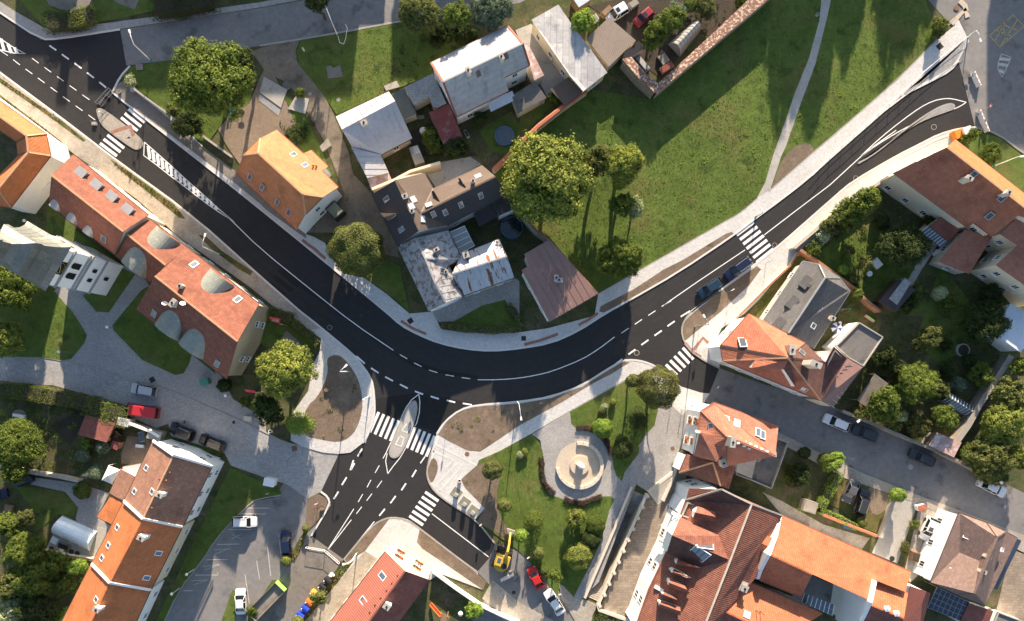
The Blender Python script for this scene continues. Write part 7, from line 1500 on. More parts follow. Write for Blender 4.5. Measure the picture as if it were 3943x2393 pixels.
for f, s in ((1.1, 1.4), (-.9, -1.3)): MB().beam(E(f, s, .9), E(f + .1, s * 1.25, .9), .1, .08).build('mirror', MATS['dark_metal'], t)
def lamp(label, bs, hd, h, m='grey_metal', name='street_lamp', r=.08, hr=.5):
    b = W(*bs); p = W(*hd, h); t = thing(name, label, 'street lamp', (b.x, b.y, .1)); top = Vector((b.x, b.y, h * .97))
    MB().tube((b.x, b.y, 0), (b.x, b.y, h * .55), r * 1.3, r, 8).tube((b.x, b.y, h * .55), top, r, r * .7, 8).build('pole', MATS[m], t)
    mid = top.lerp(p, .5) + Vector((0, 0, .25)); MB().path([top, mid, p], r * .6, 6).build('arm', MATS[m], t)
    d = (p - mid); d.z = 0; d = d.normalized() if d.length > .05 else Vector((1, 0, 0)); n = Vector((-d.y, d.x, 0)); q = [p - d * .1 - n * .13, p + d * hr - n * .17, p + d * hr + n * .17, p - d * .1 + n * .13]
    MB().hexa([v - Vector((0, 0, .08)) for v in q] + [v + Vector((0, 0, .06)) for v in q]).build('lamp_head', MATS['white_metal'], t); MB().tube((b.x, b.y, 0), (b.x, b.y, .7), r * 1.9, r * 1.9, 8).build('pole_base', MATS['green_metal'], t)
lamp('white street lamp beside the pallet at the upper street', ('A0', 1437, 582), ('A0', 1232, 310), 6.1, 'white_metal')
lamp('street lamp with draped light chain above the lawn', ('B0', 742, 345), ('B0', 614, 30), 6.3, 'white_metal')
lamp('white street lamp in front of the large old house', ('A1', 2090, 938), ('A1', 1942, 765), 7.8, 'white_metal')
lamp('street lamp leaning over the huge orange roof', ('D1', 2165, 105), ('D1', 2432, 8), 5.4, 'white_metal')
lamp('slim street lamp at the kerb of the long soil bed', ('F', 1243, 966), ('F', 1253, 1004), 6.5, 'white_metal')
lamp('white street lamp in the big soil bed', ('B2', 848, 570), ('B2', 808, 524), 8, 'white_metal')
lamp('street lamp beside the soil bed at the red corner house', ('S', 2674, 1260), ('S', 2714, 1222), 7.8, 'grey_metal')
lamp('left lamp at the upper right crossing', ('C1', 2236, 585), ('C1', 2300, 515), 3.2, 'grey_metal')
lamp('bent pipe near the upper right railing end', ('D0', 1925, 350), ('D0', 2045, 372), 2.2, 'white_metal')  # no lamp: a low bent pipe drawn with lamp parts
lamp('lamp post in the dry verge by the corner house', ('S', 1375, 2129), ('S', 1330, 2172), 6, 'white_metal')
lamp('lamp mounted at the side street wall beside the white hatchback', ('D2', 815, 1012), ('D2', 905, 1035), 3.4, 'grey_metal')
lamp('lamp near the middle crossing left kerb', ('B2', 1040, 810), ('B2', 1000, 825), 3, 'white_metal')
def globe_lamp(label, bs, tp, h, m='green_metal', r=.26):
    b = W(*bs); p = W(*tp, h); t = thing('globe_lamp', label, 'street lamp', (p.x, p.y, .1)); MB().tube((p.x, p.y, 0), (p.x, p.y, h - .2), .06, .045, 6).build('pole', MATS[m], t); MB().ell((p.x, p.y, h), r, r, r, 12, 8).build('globe', MATS['lamp_globe'], t, smooth=True)
globe_lamp('white globe lamp on the lawn near the sett street', ('A2', 645, 392), ('A2', 555, 382), 3.6); globe_lamp('white globe lamp on the paved square', ('A2', 1135, 140), ('A2', 1015, 148), 3.6); globe_lamp('white globe lamp beside the clipped shrub', ('A2', 2180, 775), ('A2', 2138, 797), 3.6)
globe_lamp('white globe lamp beside the courtyard house', ('A1', 350, 660), ('A1', 228, 617), 4); globe_lamp('white globe lamp at the cream yard wall', ('A2', 1520, 1135), ('A2', 1427, 1130), 3.6); globe_lamp('white globe lamp in the corner house garden', ('B3', 1905, 1420), ('B3', 1905, 1408), 2.2, r=.42); globe_lamp('white globe lamp over the white saloon', ('D3', 2230, 150), ('D3', 2250, 160), 4); globe_lamp('small white globe in the refuge island', ('A0', 940, 1065), ('A0', 940, 1065), 1.2, r=.16)
globe_lamp('small park lamp in the parking lot lawn', ('A3', 1830, 975), ('A3', 1770, 1035), 3.2, 'white_metal'); globe_lamp('second small park lamp in the parking lot lawn', ('A3', 1690, 1165), ('A3', 1628, 1220), 3.2, 'white_metal')
def sign(label, k, x, y, h, m, shape='round', ang=0, r=.33, top=False, name='road_sign'):
    p = W(k, x, y, h if top else 0); t = thing(name, label, 'road sign', (p.x, p.y, .1)); MB().tube((p.x, p.y, 0), (p.x, p.y, h), .035, n=6).build('post', MATS['grey_metal'], t); d = Vector((math.cos(ang), math.sin(ang), 0)); n = Vector((-d.y, d.x, 0)); c = Vector((p.x, p.y, h - r)) + n * .05
    k_ = 16 if shape == 'round' else 4; o = .785 if shape != 'round' else 0; pts = [c + d * r * math.cos(o + i * math.tau / k_) + Vector((0, 0, r * math.sin(o + i * math.tau / k_))) for i in range(k_)]
    q = [v + n * .03 for v in pts]; mb = MB().face(pts[::-1]).face(q)
    for i in range(k_): mb.face([pts[i], pts[(i + 1) % k_], q[(i + 1) % k_], q[i]])
    pl = mb.build('plate', MATS[m], t); s2 = [c + (v - c) * .62 + n * .04 for v in pts]; MB().face(s2).build('plate_centre', MATS['white_metal'], pl)
sign('blue crossing sign on the tan refuge island', 'A0', 1280, 1350, 2.4, 'blue_plastic', 'square', .6); sign('blue crossing sign at the upper pavement of the left crossing', 'A0', 1362, 1075, 2.6, 'blue_plastic', 'square', .6); sign('sign post on the left verge', 'A0', 583, 1140, 2.6, 'grey_metal', 'square', .7); sign('sign on the leaf shaped island', 'B2', 1447, 903, 1.6, 'blue_plastic', 'round', .4)
sign('red no entry sign beside the water filled barrier', 'D0', 2075, 1045, 2.2, 'red_paint', 'round', 1.9); sign('blue sign cluster at the red corner house pavement', 'C2', 1705, 140, 3.0, 'blue_plastic', 'square', .5); sign('sign post at the long soil bed', 'B2', 1770, 1115, 2.4, 'grey_metal', 'square', .9); sign('small sign at the soil bed edge', 'C2', 198, 870, 1.6, 'white_metal', 'square', .1); sign('sign beside the parked dark cars', 'C1', 1985, 1290, 2.4, 'white_metal', 'round', .6)
sign('white sign at the kerb near the excavator', 'B3', 2098, 545, 2.2, 'white_metal', 'square', .7); sign('white street sign at the park edge above the red car', 'C3', 78, 848, 2.4, 'white_metal', 'square', .6); sign('sign in the soil island', 'B3', 558, 350, 2.2, 'pink', 'round', .3); sign('white angled sign board in the side street', 'C2', 1860, 720, 1.8, 'white_metal', 'square', 1.0); sign('sign on the triangular lawn corner of the parking lot', 'B3', 98, 258, 1.8, 'white_metal', 'square', .2)
sign('sign at the lower park path', 'C3', 370, 1195, 2.2, 'white_metal', 'square', .3); sign('street sign beside the seven stripe crossing', 'C1', 2335, 1018, 2.6, 'blue_plastic', 'square', .7)
p = ground('D0', '1905,368 1700,520 1500,690 1290,882 1080,1065 850,1270 620,1472'); p += [W('D1', 430, 205)]
t = thing('railing', 'long white steel railing beside the upper right road', 'railing', (p[0].x, p[0].y, 0)); acc = 0
for a, b in zip(p, p[1:]):
    L = (b - a).length; n = max(1, round(L / 2.6))
    for i in range(n): q = a.lerp(b, i / n); MB().tube((q.x, q.y, 0), (q.x, q.y, 1.25), .035, n=6).build('post', MATS['white_metal'], t)
    for z in (.7, 1.25): MB().tube(a + Vector((0, 0, z)), b + Vector((0, 0, z)), .03, n=6).build('rail', MATS['white_metal'], t)
def barrier(label, k, s, h=1.1, m='white_metal', posts=True):
    p = ground(k, s); t = thing('barrier', label, 'barrier', (p[0].x, p[0].y, 0))
    for a, b in zip(p, p[1:]):
        for z in (.25, h): MB().tube(a + Vector((0, 0, z)), b + Vector((0, 0, z)), .035, n=6).build('rail', MATS[m], t)
        n = max(2, int((b - a).length / .35))
        for i in range(n + 1): q = a.lerp(b, i / n); MB().tube((q.x, q.y, .05 if i in (0, n) else .25), (q.x, q.y, h), .02 if i % n else .04, n=5).build('bar', MATS[m], t)
        for q in (a, b): MB().box((q.x, q.y, .03), .5, .3, .12).build('foot', MATS['black_plastic'], t)
barrier('metal barrier fence at the mouth of the upper street', 'A0', '935,995 1000,925 1060,860', m='grey_metal'); barrier('doubled metal barrier beside it', 'A0', '975,1015 1030,940 1085,880', m='grey_metal'); barrier('site fence across the closed lane, left panel', 'B3', '448,768 622,798'); barrier('site fence across the closed lane, right panel', 'B3', '628,802 762,918')
def block_barrier(label, k, x, y, L, ang, m='plastic_white'):
    c = W(k, x, y, .4); t = thing('water_barrier', label, 'barrier', (c.x, c.y, 0)); d = Vector((math.cos(ang), math.sin(ang), 0)); n = Vector((-d.y, d.x, 0))
    q = [c + d * a + n * b for a, b in ((-L / 2, -.28), (L / 2, -.28), (L / 2, .28), (-L / 2, .28))]; q2 = [c + d * a + n * b for a, b in ((-L / 2, -.1), (L / 2, -.1), (L / 2, .1), (-L / 2, .1))]
    MB().hexa([Vector((v.x, v.y, .03)) for v in q] + [Vector((v.x, v.y, .85)) for v in q2]).build('body', MATS[m], t)
    for a in (-.35, 0, .35): MB().box(Vector((c.x, c.y, .8)) + d * L * a, .12, .12, .18).build('lamp', MATS['orange_paint'], t)
block_barrier('white water filled barrier at the upper right, upper one', 'D0', 2010, 755, 2.6, -1.15); block_barrier('white water filled barrier at the upper right, middle one', 'D0', 2058, 1110, 2.3, -1.2); block_barrier('white water filled barrier at the upper right, lower one', 'D0', 2095, 1195, 2.2, -1.2); block_barrier('white barrier segment leaning at the excavator street', 'B3', 2350, 1065, 2.4, .45)
c = W('D0', 1855, 1270, .9); t = thing('site_container', 'orange site box with white top at the kerb', 'container', (c.x, c.y, 0)); MB().box((c.x, c.y, .1), 2.2, 1.4, 1.3, .35).build('body', MATS['orange_paint'], t); MB().box((c.x + .7, c.y + .25, 1.402), 1.3, 1.3, .5, .35).build('cover', MATS['plastic_white'], t)
def foot_block(label, k, x, y, s=.45, m='concrete', h=.4, name='sign_base'):
    c = W(k, x, y); t = thing(name, label, 'block', (c.x, c.y, .03)); MB().hexa([c + Vector((a * s, b * s, .03)) for a, b in ((-1, -.6), (1, -.6), (1, .6), (-1, .6))] + [c + Vector((a * s * .8, b * s * .8, h)) for a, b in ((-1, -.6), (1, -.6), (1, .6), (-1, .6))]).build('block', MATS[m], t); MB().tube(c, c + Vector((0, 0, 1.4)), .03).build('post', MATS['grey_metal'], t)
foot_block('concrete sign base in the lane beside the refuge island', 'A0', 900, 1178); foot_block('cabinet block at the white saloon street', 'B3', 2380, 1010, .35); foot_block('grey block beside the pale barrier', 'D0', 1958, 722, .4); foot_block('grey block beside the lower barrier', 'D0', 2022, 1095, .35)
def wheelie(label, x, y, m, lidm=None):
    c = W('S', x, y, 1.1); a = math.atan2(150, -120) * -1 + math.pi / 2; t = thing('waste_container', label, 'waste bin', (c.x, c.y, .1)); ca, sa = math.cos(a), math.sin(a); T = lambda u, v, z: Vector((c.x + u * ca - v * sa, c.y + u * sa + v * ca, z))
    MB().hexa([T(-.5, -.4, .3), T(.5, -.4, .3), T(.5, .4, .3), T(-.5, .4, .3), T(-.62, -.5, 1.15), T(.62, -.5, 1.15), T(.62, .5, 1.15), T(-.62, .5, 1.15)]).build('body', MATS[m], t)
    lid = MB()
    for i in range(6):
        y0, y1 = -.54 + i * .18, -.54 + (i + 1) * .18; z0, z1 = (1.17 + .18 * math.sin(math.pi * (j / 6)) for j in (i, i + 1)); lid.face([T(-.66, y0, z0), T(.66, y0, z0), T(.66, y1, z1), T(-.66, y1, z1)])
    for s in (-.66, .66): lid.face([T(s, -.54 + i * .18, 1.17 + .18 * math.sin(math.pi * i / 6)) for i in range(7)])
    lid.build('lid', MATS[lidm or m], t)
    for u in (-.4, .4):
        for v in (-.32, .32): MB().tube(T(u, v - .04, .2), T(u, v + .04, .2), .1, n=8).build('wheel', MATS['tyre'], t)
    MB().box(T(-.45, -.3, 1.33), .2, .25, .012, a).build('sticker', MATS['plastic_white'], t)
wheelie('black waste container, upper of the two', 1260, 2237, 'black_plastic'); wheelie('black waste container, lower of the two', 1239, 2262, 'black_plastic'); wheelie('yellow waste container half under the small round tree', 1208, 2286, 'yellow_paint'); wheelie('orange waste container beside the small round tree', 1190, 2320, 'orange_plastic'); wheelie('blue waste container, upper of the two', 1174, 2344, 'blue_plastic'); wheelie('blue waste container, lower of the two', 1154, 2371, 'blue_plastic')
c = W('S', 1273, 2218, .4); t = thing('rubbish_bags', 'white rubbish bags piled against the black containers', 'bags', (c.x, c.y, .1))
for dx, dy, r in ((0, 0, .36), (.42, .05, .3), (.2, .32, .3)): MB().ell((c.x + dx, c.y + dy, r * .8 + .1), r, r * .9, r * .85, 10, 6).build('bag', MATS['fabric_white'], t, smooth=True)
p0, p1 = W('B3', 195, 1150, 1.5), W('B3', -85, 1440, 1.5); an = math.atan2(p0.y - p1.y, p0.x - p1.x); c = (p0 + p1) / 2; L = (p0 - p1).length; t = thing('skip_container', 'big open skip with lime green end filled with planks', 'skip', (c.x, c.y, .02)); ca, sa = math.cos(an), math.sin(an); T = lambda u, v, z: Vector((c.x + u * ca - v * sa, c.y + u * sa + v * ca, z))
for (u0, u1, v0, v1) in ((-L / 2, L / 2, -1.15, -1.07), (-L / 2, L / 2, 1.07, 1.15), (-L / 2, -L / 2 + .08, -1.07, 1.07)): MB().hexa([T(u0, v0, .2), T(u1, v0, .2), T(u1, v1, .2), T(u0, v1, .2), T(u0, v0, 1.5), T(u1, v0, 1.5), T(u1, v1, 1.5), T(u0, v1, 1.5)]).build('side', MATS['tarp'], t)
MB().hexa([T(L / 2 - .1, -1.07, .2), T(L / 2, -1.07, .2), T(L / 2, 1.07, .2), T(L / 2 - .1, 1.07, .2), T(L / 2 - .1, -1.07, 1.6), T(L / 2 + .35, -1.07, 1.3), T(L / 2 + .35, 1.07, 1.3), T(L / 2 - .1, 1.07, 1.6)]).build('end_flap', MATS['green_paint'], t)
MB().hexa([T(-L / 2 + .1, -1.06, .2), T(L / 2 - .12, -1.06, .2), T(L / 2 - .12, 1.06, .2), T(-L / 2 + .1, 1.06, .2), T(-L / 2 + .1, -1.06, .9), T(L / 2 - .12, -1.06, .9), T(L / 2 - .12, 1.06, .9), T(-L / 2 + .1, 1.06, .9)]).build('fill', MATS['tarp'], t)
for i in range(8): v = -.95 + i * .27; MB().beam(T(-L / 2 + .2, v, .9 + .05 * (i % 3)), T(L / 2 - .3, v + .06 * math.sin(i), .95), .2, .06).build('plank', MATS['wood_grey'], t)
for i, (x, y) in enumerate(((1865, 262), (1945, 352), (2025, 432))):
    c = W('B3', x, y); a = -.62; lb = ('first', 'second', 'third')[i]; t = thing('waste_point', '%s grey waste point pad counted from the park corner' % lb, 'waste container', (c.x, c.y, .12)); MB().box((c.x, c.y, .1), 1.9, 1.9, .05, a).build('pad_frame', MATS['kerb'], t); MB().box((c.x, c.y, .1), 1.7, 1.7, .056, a).build('pad', MATS['tarp'], t)
    q = c + Vector((-.05, -.2, 0)); MB().box((q.x, q.y, .155), .62, .55, 1.15, a).build('chute', MATS['grey_metal'], t); MB().box((q.x, q.y, 1.306), .5, .42, .12, a).build('hatch', MATS['zinc'], t)
def litter_bin(label, k, x, y, m='stone_pale', r=.3, h=.75):
    c = W(k, x, y, h); t = thing('litter_bin', label, 'litter bin', (c.x, c.y, .12)); MB().lathe((c.x, c.y, 0), [(r, .1), (r * 1.05, h), (r * .7, h), (r * .68, h - .12)], 14).build('body', MATS[m], t); MB().lathe((c.x, c.y, 0), [(r * .7, h - .1), (.001, h - .1)], 14).build('opening', MATS['soot_shade_black'], t)  # black disc, shade inside the bin put into its colour
litter_bin('pale litter bin beside the guide lines at the park corner', 'B3', 1895, 147); litter_bin('white litter bin at the sett street bend', 'B2', 97, 1140, 'plastic_white'); litter_bin('round litter bin on the footpath edge', 'D0', 512, 132, 'kerb_old', .25); litter_bin('white marker post in the grass by the curving lane', 'B0', 408, 458, 'plastic_white', .14, 1.1)
def planter(label, k, x, y, m='orange_plastic', r=.42):
    c = W(k, x, y, .45); t = thing('planter', label, 'planter', (c.x, c.y, .12)); MB().lathe((c.x, c.y, .1), [(r * .7, 0), (r, .45), (r * .88, .45), (r * .86, .38)], 16).build('tub', MATS[m], t); MB().lathe((c.x, c.y, .1), [(r * .87, .4), (.001, .42)], 16).build('soil', MATS['gravel'], t)
planter('round orange tub in the big soil bed', 'B2', 632, 742, 'rust_iron'); planter('round brown tub in the soil island', 'B3', 590, 405, 'rust_iron'); planter('grey round tub at the barrier', 'A0', 1130, 870, 'concrete', .34)
def cabinet(label, k, x, y, sx, sy, h, ang, m='plastic_white', roofm='zinc', name='utility_cabinet'):
    c = W(k, x, y, h); t = thing(name, label, 'cabinet', (c.x, c.y, .1)); MB().box((c.x, c.y, 0), sx, sy, h, ang).build('body', MATS[m], t); MB().box((c.x, c.y, h + .003), sx + .12, sy + .12, .1, ang).build('lid', MATS[roofm], t)
cabinet('white kiosk box at the tip of the parking lot lawn', 'B3', 88, 162, 1.7, 1.2, 1.9, -.2, roofm='plastic_white'); cabinet('green recycling box beside the large old house', 'A2', 1935, 668, 1.3, 1.0, 1.3, .25, 'green_metal', 'green_metal'); cabinet('blue and white box in the courtyard lane', 'A1', 318, 362, 2.2, 1.2, 1.4, -.5, 'plastic_white', 'teal_blue'); cabinet('small grey box at the pavement wall', 'A0', 1258, 845, .8, .6, .8, .5, 'grey_metal'); cabinet('pink topped meter box on the wall by the drive', 'D3', 1497, 402, 1.2, .9, 1.3, .3, 'plaster_white', 'tile_red'); cabinet('small white air unit in the front wall yard', 'A2', 2030, 1398, 1.6, .8, .7, -.35, 'plaster_cream', 'kerb'); cabinet('beige stone seat at the sett street', 'A2', 2350, 1018, 1.2, .7, .5, -.1, 'stone_pale', 'stone_pale', 'stone_seat'); cabinet('beige gate pier with lamp by the globe lamp yard', 'A2', 1465, 1175, 2.2, 1.5, 2.0, -.3, 'stone_wall', 'kerb_old', 'gate_pier'); cabinet('pale tiled gate pier behind the red van', 'A2', 1170, 1050, 1.8, 1.2, 2.2, -.25, 'plaster_cream', 'kerb', 'gate_pier')
c = W('A0', 1325, 640, .15); t = thing('pallet', 'wooden pallet on the grass edge of the upper street', 'pallet', (c.x, c.y, .11))
for i in range(6): MB().box((c.x + (i - 2.5) * .2, c.y, .22), .15, 1.0, .03, .12).build('board', MATS['wood_grey'], t)
for i in (-1, 0, 1): MB().box((c.x, c.y + i * .42, .11), 1.15, .1, .11, .12).build('runner', MATS['wood_grey'], t)
def flag(label, k, x, y, h, pts, m, text=None, ang=0.0):
    b = W(k, x, y, h); t = thing('flag', label, 'flag', (b.x, b.y, .1)); MB().tube((b.x, b.y, 0), (b.x, b.y, h), .035, n=6).build('pole', MATS['grey_metal'], t); q = [W(k, px, py, z) for px, py, z in pts]; n = newell(q); mb = MB().hexa([p - n * .01 for p in q] + [p + n * .01 for p in q]) if len(q) == 4 else MB().face(q)
    o = mb.build('cloth', MATS[m], t)
    if text:
        cu = bpy.data.curves.new('lettering', 'FONT'); cu.body = text; cu.size = .6; cu.extrude = .004; cu.align_x = 'CENTER'; cu.align_y = 'CENTER'; ob = bpy.data.objects.new('lettering', cu); sc.collection.objects.link(ob); dg = bpy.context.evaluated_depsgraph_get(); me = bpy.data.meshes.new_from_object(ob.evaluated_get(dg)); bpy.data.objects.remove(ob); me.materials.append(MATS['plastic_white'])
        c = sum(q, Vector()) / 4; u = (q[1] - q[0]).normalized(); nn = n if n.z > 0 else -n; v = nn.cross(u).normalized(); M = Matrix((-u, v, nn)).transposed().to_4x4(); M.translation = c + nn * .03 - Vector(t['_b']); lo = bpy.data.objects.new('lettering', me); sc.collection.objects.link(lo); lo.parent = t; lo.matrix_local = M
flag('red flag with white letters beside the large old house', 'B2', 195, 120, 5.0, [(90, 55, 4.2), (195, 72, 4.6), (190, 122, 4.0), (110, 92, 3.8)], 'red_paint', 'BOC'); flag('red and white flag near the lower corner of the large old house', 'A2', 2425, 770, 4.0, [(2315, 738, 3.2), (2420, 750, 3.4), (2425, 775, 3.0), (2340, 765, 2.9)], 'red_paint')
c = W('S', 2230.8, 1791.6); t = thing('round_bench', 'open ring shaped pale stone bench on the plaza', 'bench', (c.x, c.y, .11)); a0, a1 = math.radians(186), math.radians(457); N = 17
for i in range(N):
    b0, b1 = a0 + (a1 - a0) * i / N + .006, a0 + (a1 - a0) * (i + 1) / N - .006; pr = [(4.06, .1), (4.06, .62), (3.5, .62), (3.5, .1)]; mb = MB().lathe(c, pr, 4, 0, b0, b1)
    for b_ in (b0, b1): mb.face([c + Vector((r * math.cos(b_), r * math.sin(b_), z)) for r, z in pr])
    mb.build('stone_segment', MATS['stone_pale'], t)
MB().lathe(c, [(4.0, .118), (.001, .121)], 40).build('sand_floor', MATS['sand_stone'], t)
t = thing('statue', 'white stone figure on a low round plinth', 'statue', (c.x, c.y, .12)); MB().lathe(c, [(1.64, .1), (1.64, .42), (.001, .425)], 32).build('plinth', MATS['sand_stone'], t); MB().box((c.x, c.y + .1, .42), .95, .95, .9, .5).build('pedestal', MATS['stone_pale'], t)
fb = MB().lathe((c.x, c.y + .1, 1.3), [(.42, 0), (.45, .25), (.36, .7), (.30, 1.0), (.40, 1.25), (.34, 1.42), (.12, 1.5), (.12, 1.58), (.17, 1.68), (.16, 1.82), (.001, 1.92)], 14)
for v in fb.v:
    q = (v.z - 1.3); v.x += .12 * q + .03 * math.sin(v.z * 9); v.y -= .08 * q; v.x = c.x + (v.x - c.x) * 1.1
fb.build('figure', MATS['marble'], t, smooth=True); MB().tube((c.x + .35, c.y + .25, 2.5), (c.x + .6, c.y - .15, 2.0), .12, .08, 8).tube((c.x - .2, c.y + .2, 2.5), (c.x - .3, c.y - .2, 2.05), .12, .08, 8).build('arms', MATS['marble'], t, smooth=True)
p = [Vector((q.x, q.y, 0)) for q in PIT]; D = 2.6
fl = MB().face([Vector((q.x, q.y, -D)) for q in (p if area2(p) > 0 else p[::-1])]).build('sunken_walkway', MATS['asphalt_old']); tag(fl, 'dark sunken walkway between the park and the terrace', None, None, 'structure')
wl = MB(); pp = p if area2(p) > 0 else p[::-1]
for i in range(4): a, b = pp[i], pp[(i + 1) % 4]; wl.face([Vector((b.x, b.y, -D)), Vector((a.x, a.y, -D)), Vector((a.x, a.y, .1)), Vector((b.x, b.y, .1))])
tag(wl.build('retaining_wall', MATS['plaster_old']), 'retaining walls of the sunken walkway', None, None, 'structure')
for lb, a, b, c_, d_, n in (('upper stair down into the sunken walkway', p[0], p[1], p[3], p[2], 12), ('lower stair down into the sunken walkway', p[3], p[2], p[0], p[1], 14)):
    t = thing('stairs', lb, 'stairs', (a.x, a.y, 0)); run = .34; L0 = (c_ - a).length
    for i in range(n):
        z = -.12 - i * (D / n); u0, u1 = i * run / L0, (i + 1) * run / L0; q = [a.lerp(c_, u0), b.lerp(d_, u0), b.lerp(d_, u1), a.lerp(c_, u1)]; MB().prism(q, -D, z).build('step', MATS['kerb_old'], t)
coped_wall('left stone parapet of the sunken walkway', 'C3', '1065,205 850,720 620,1260', .42, .55, 'stone_pale', 'plaster_old')
t = coped_wall('stone balustrade between sunken walkway and terrace', 'C3', '1212,268 980,790 745,1330 760,1375 905,1425 1060,1480', .5, .95, 'stone_pale', 'plaster_old')
for i in range(11):
    x, y = lerp2((1205, 285), (752, 1325), i / 10); q = W('C3', x + 12, y + 6, 1.0); MB().box((q.x, q.y, 0), .5, .6, 1.1, .43).build('pier', MATS['stone_pale'], t)
t = thing('stairs', 'broad diagonal pale steps from the plaza to the terrace', 'stairs', tuple(W('C3', 1300, 200)))
for i in range(7):
    f0, f1 = i / 7, (i + 1) / 7; A, B = lerp2((1205, 238), (1310, 372), f0), lerp2((1450, 45), (1400, 300), f0); A1, B1 = lerp2((1205, 238), (1310, 372), f1), lerp2((1450, 45), (1400, 300), f1)
    MB().prism([W('C3', *q) for q in (A, B, B1, A1)], 0, .14 + .11 * (6 - i)).build('step', MATS['stone_pale'], t)
coped_wall('pale parapet on the right of the diagonal steps', 'C3', '1490,30 1440,170 1380,300 1365,340', .4, 1.0, 'stone_pale', 'plaster_white')
def drum(label, k, x, y, r, h, m, top, name, cat, rim=.08):
    c = W(k, x, y, h); t = thing(name, label, cat, (c.x, c.y, .05)); MB().lathe(c - Vector((0, 0, h)), [(r, 0), (r, h), (r - rim, h + .03), (r - rim, h - .1)], 28).build('wall', MATS[m], t); MB().lathe(c - Vector((0, 0, h)), [(r - rim, h - .09), (.001, h - .06)], 28).build('surface', MATS[top], t)
drum('round blue grey trampoline on the fenced lawn', 'B0', 2322, 1288, 1.68, .7, 'teal_blue', 'pool_cover', 'trampoline', 'trampoline', .28); drum('round garden pool with dark water beside the dark roofed house', 'K', 1332, 645, 1.9, 1.1, 'teal_blue', 'water', 'round_pool', 'pool', .1); drum('round concrete well ring on the garden lawn', 'D2', 1890, 368, 1.15, .6, 'concrete', 'soil_dark', 'well_ring', 'well', .2); drum('round paved seat circle in the left garden', 'A2', 180, 1000, 1.25, .12, 'kerb_old', 'flagstone', 'patio', 'patio', .1); drum('dark round tank on the gravel yard', 'B0', 258, 805, .75, .3, 'tarp', 'bitumen', 'water_tank', 'tank', .06); drum('black water barrel at the pergola corner', 'D2', 1147, 635, .38, .9, 'black_plastic', 'water', 'water_barrel', 'barrel', .05)
def slab(label, k, s, m, z, name='concrete_slab', cat='slab'):
    p = ground(k, s); t = MB().prism(p, 0, z).build(name, MATS[m]); tag(t, label, cat)
slab('large pale concrete slab beside the gravel play yard', 'B0', '45,735 262,858 205,1030 0,880', 'concrete', .25); slab('dark gravel strip below the pale slab', 'B0', '-5,885 205,1035 180,1105 -5,960', 'gravel_blue', .14, 'gravel_strip'); slab('mottled concrete slab with rusty hatch', 'B0', '350,915 472,945 440,1087 272,1040', 'concrete', .3); slab('dark concrete base in the lawn above the sheds', 'B0', '632,640 670,625 700,650 765,620 795,735 650,750', 'asphalt_pale', .18); slab('rough concrete corner by the pale tin roof', 'B0', '1180,825 1300,775 1330,830 1200,868', 'concrete', .3); slab('beige boulder slab beside the lane', 'B0', '575,1400 650,1320 685,1390 600,1450', 'wood_grey', .5); slab('grey paving below the patched shed', 'D1', '1100,1370 1240,1180 1300,1220 1170,1430', 'roof_slab', 2.75)
def chair(label, k, x, y, m, ang=0):
    c = W(k, x, y, .4); t = thing('garden_chair', label, 'chair', (c.x, c.y, .1)); MB().box((c.x, c.y, .42), .5, .5, .05, ang).build('seat', MATS[m], t); bx = Vector((math.cos(ang + 1.57) * .25, math.sin(ang + 1.57) * .25, 0)); MB().box(Vector((c.x, c.y, .47)) + bx, .5, .06, .5, ang).build('backrest', MATS[m], t)
    for a, b in ((-.2, -.2), (.2, -.2), (.2, .2), (-.2, .2)): MB().tube((c.x + a, c.y + b, .1), (c.x + a, c.y + b, .42), .025, n=5).build('leg', MATS[m], t)
mat('cyan', (.03, .28, .62), .5); chair('blue garden chair under the huge spreading tree, left', 'A0', 2175, 1080, 'cyan', .4); chair('blue garden chair under the huge spreading tree, right', 'A0', 2210, 1060, 'cyan', 1.2); chair('white garden chair by the dark roofed house yard', 'D1', 1610, 935, 'plastic_white', .5)
def table(label, k, x, y, r, m, h=.74):
    c = W(k, x, y, h); t = thing('garden_table', label, 'table', (c.x, c.y, .1)); MB().lathe((c.x, c.y, 0), [(r, h - .05), (r, h), (.001, h + .005)], 18).build('top', MATS[m], t); MB().tube((c.x, c.y, .05), (c.x, c.y, h - .05), .06).build('leg', MATS['dark_metal'], t)
table('dark round table beside the blue chairs', 'A0', 2290, 1070, .55, 'black_plastic'); table('white round table by the low annex', 'D1', 1645, 915, .5, 'plastic_white'); table('small white table in the shaded garden', 'D1', 1000, 1120, .5, 'plastic_white'); table('white table by the pergola yard', 'B0', 1550, 1240, .6, 'plastic_white'); table('white round stool under the rusty wing', 'D2', 720, 110, .3, 'plastic_white')
def boxthing(name, label, cat, k, x, y, sx, sy, h, ang, m, extra=None):
    c = W(k, x, y, h); t = thing(name, label, cat, (c.x, c.y, .05)); MB().box((c.x, c.y, .05), sx, sy, h - .05, ang).build('body', MATS[m], t); MB().box((c.x, c.y, h + .003), sx * .86, sy * .86, .05, ang).build('top', MATS[extra or m], t)
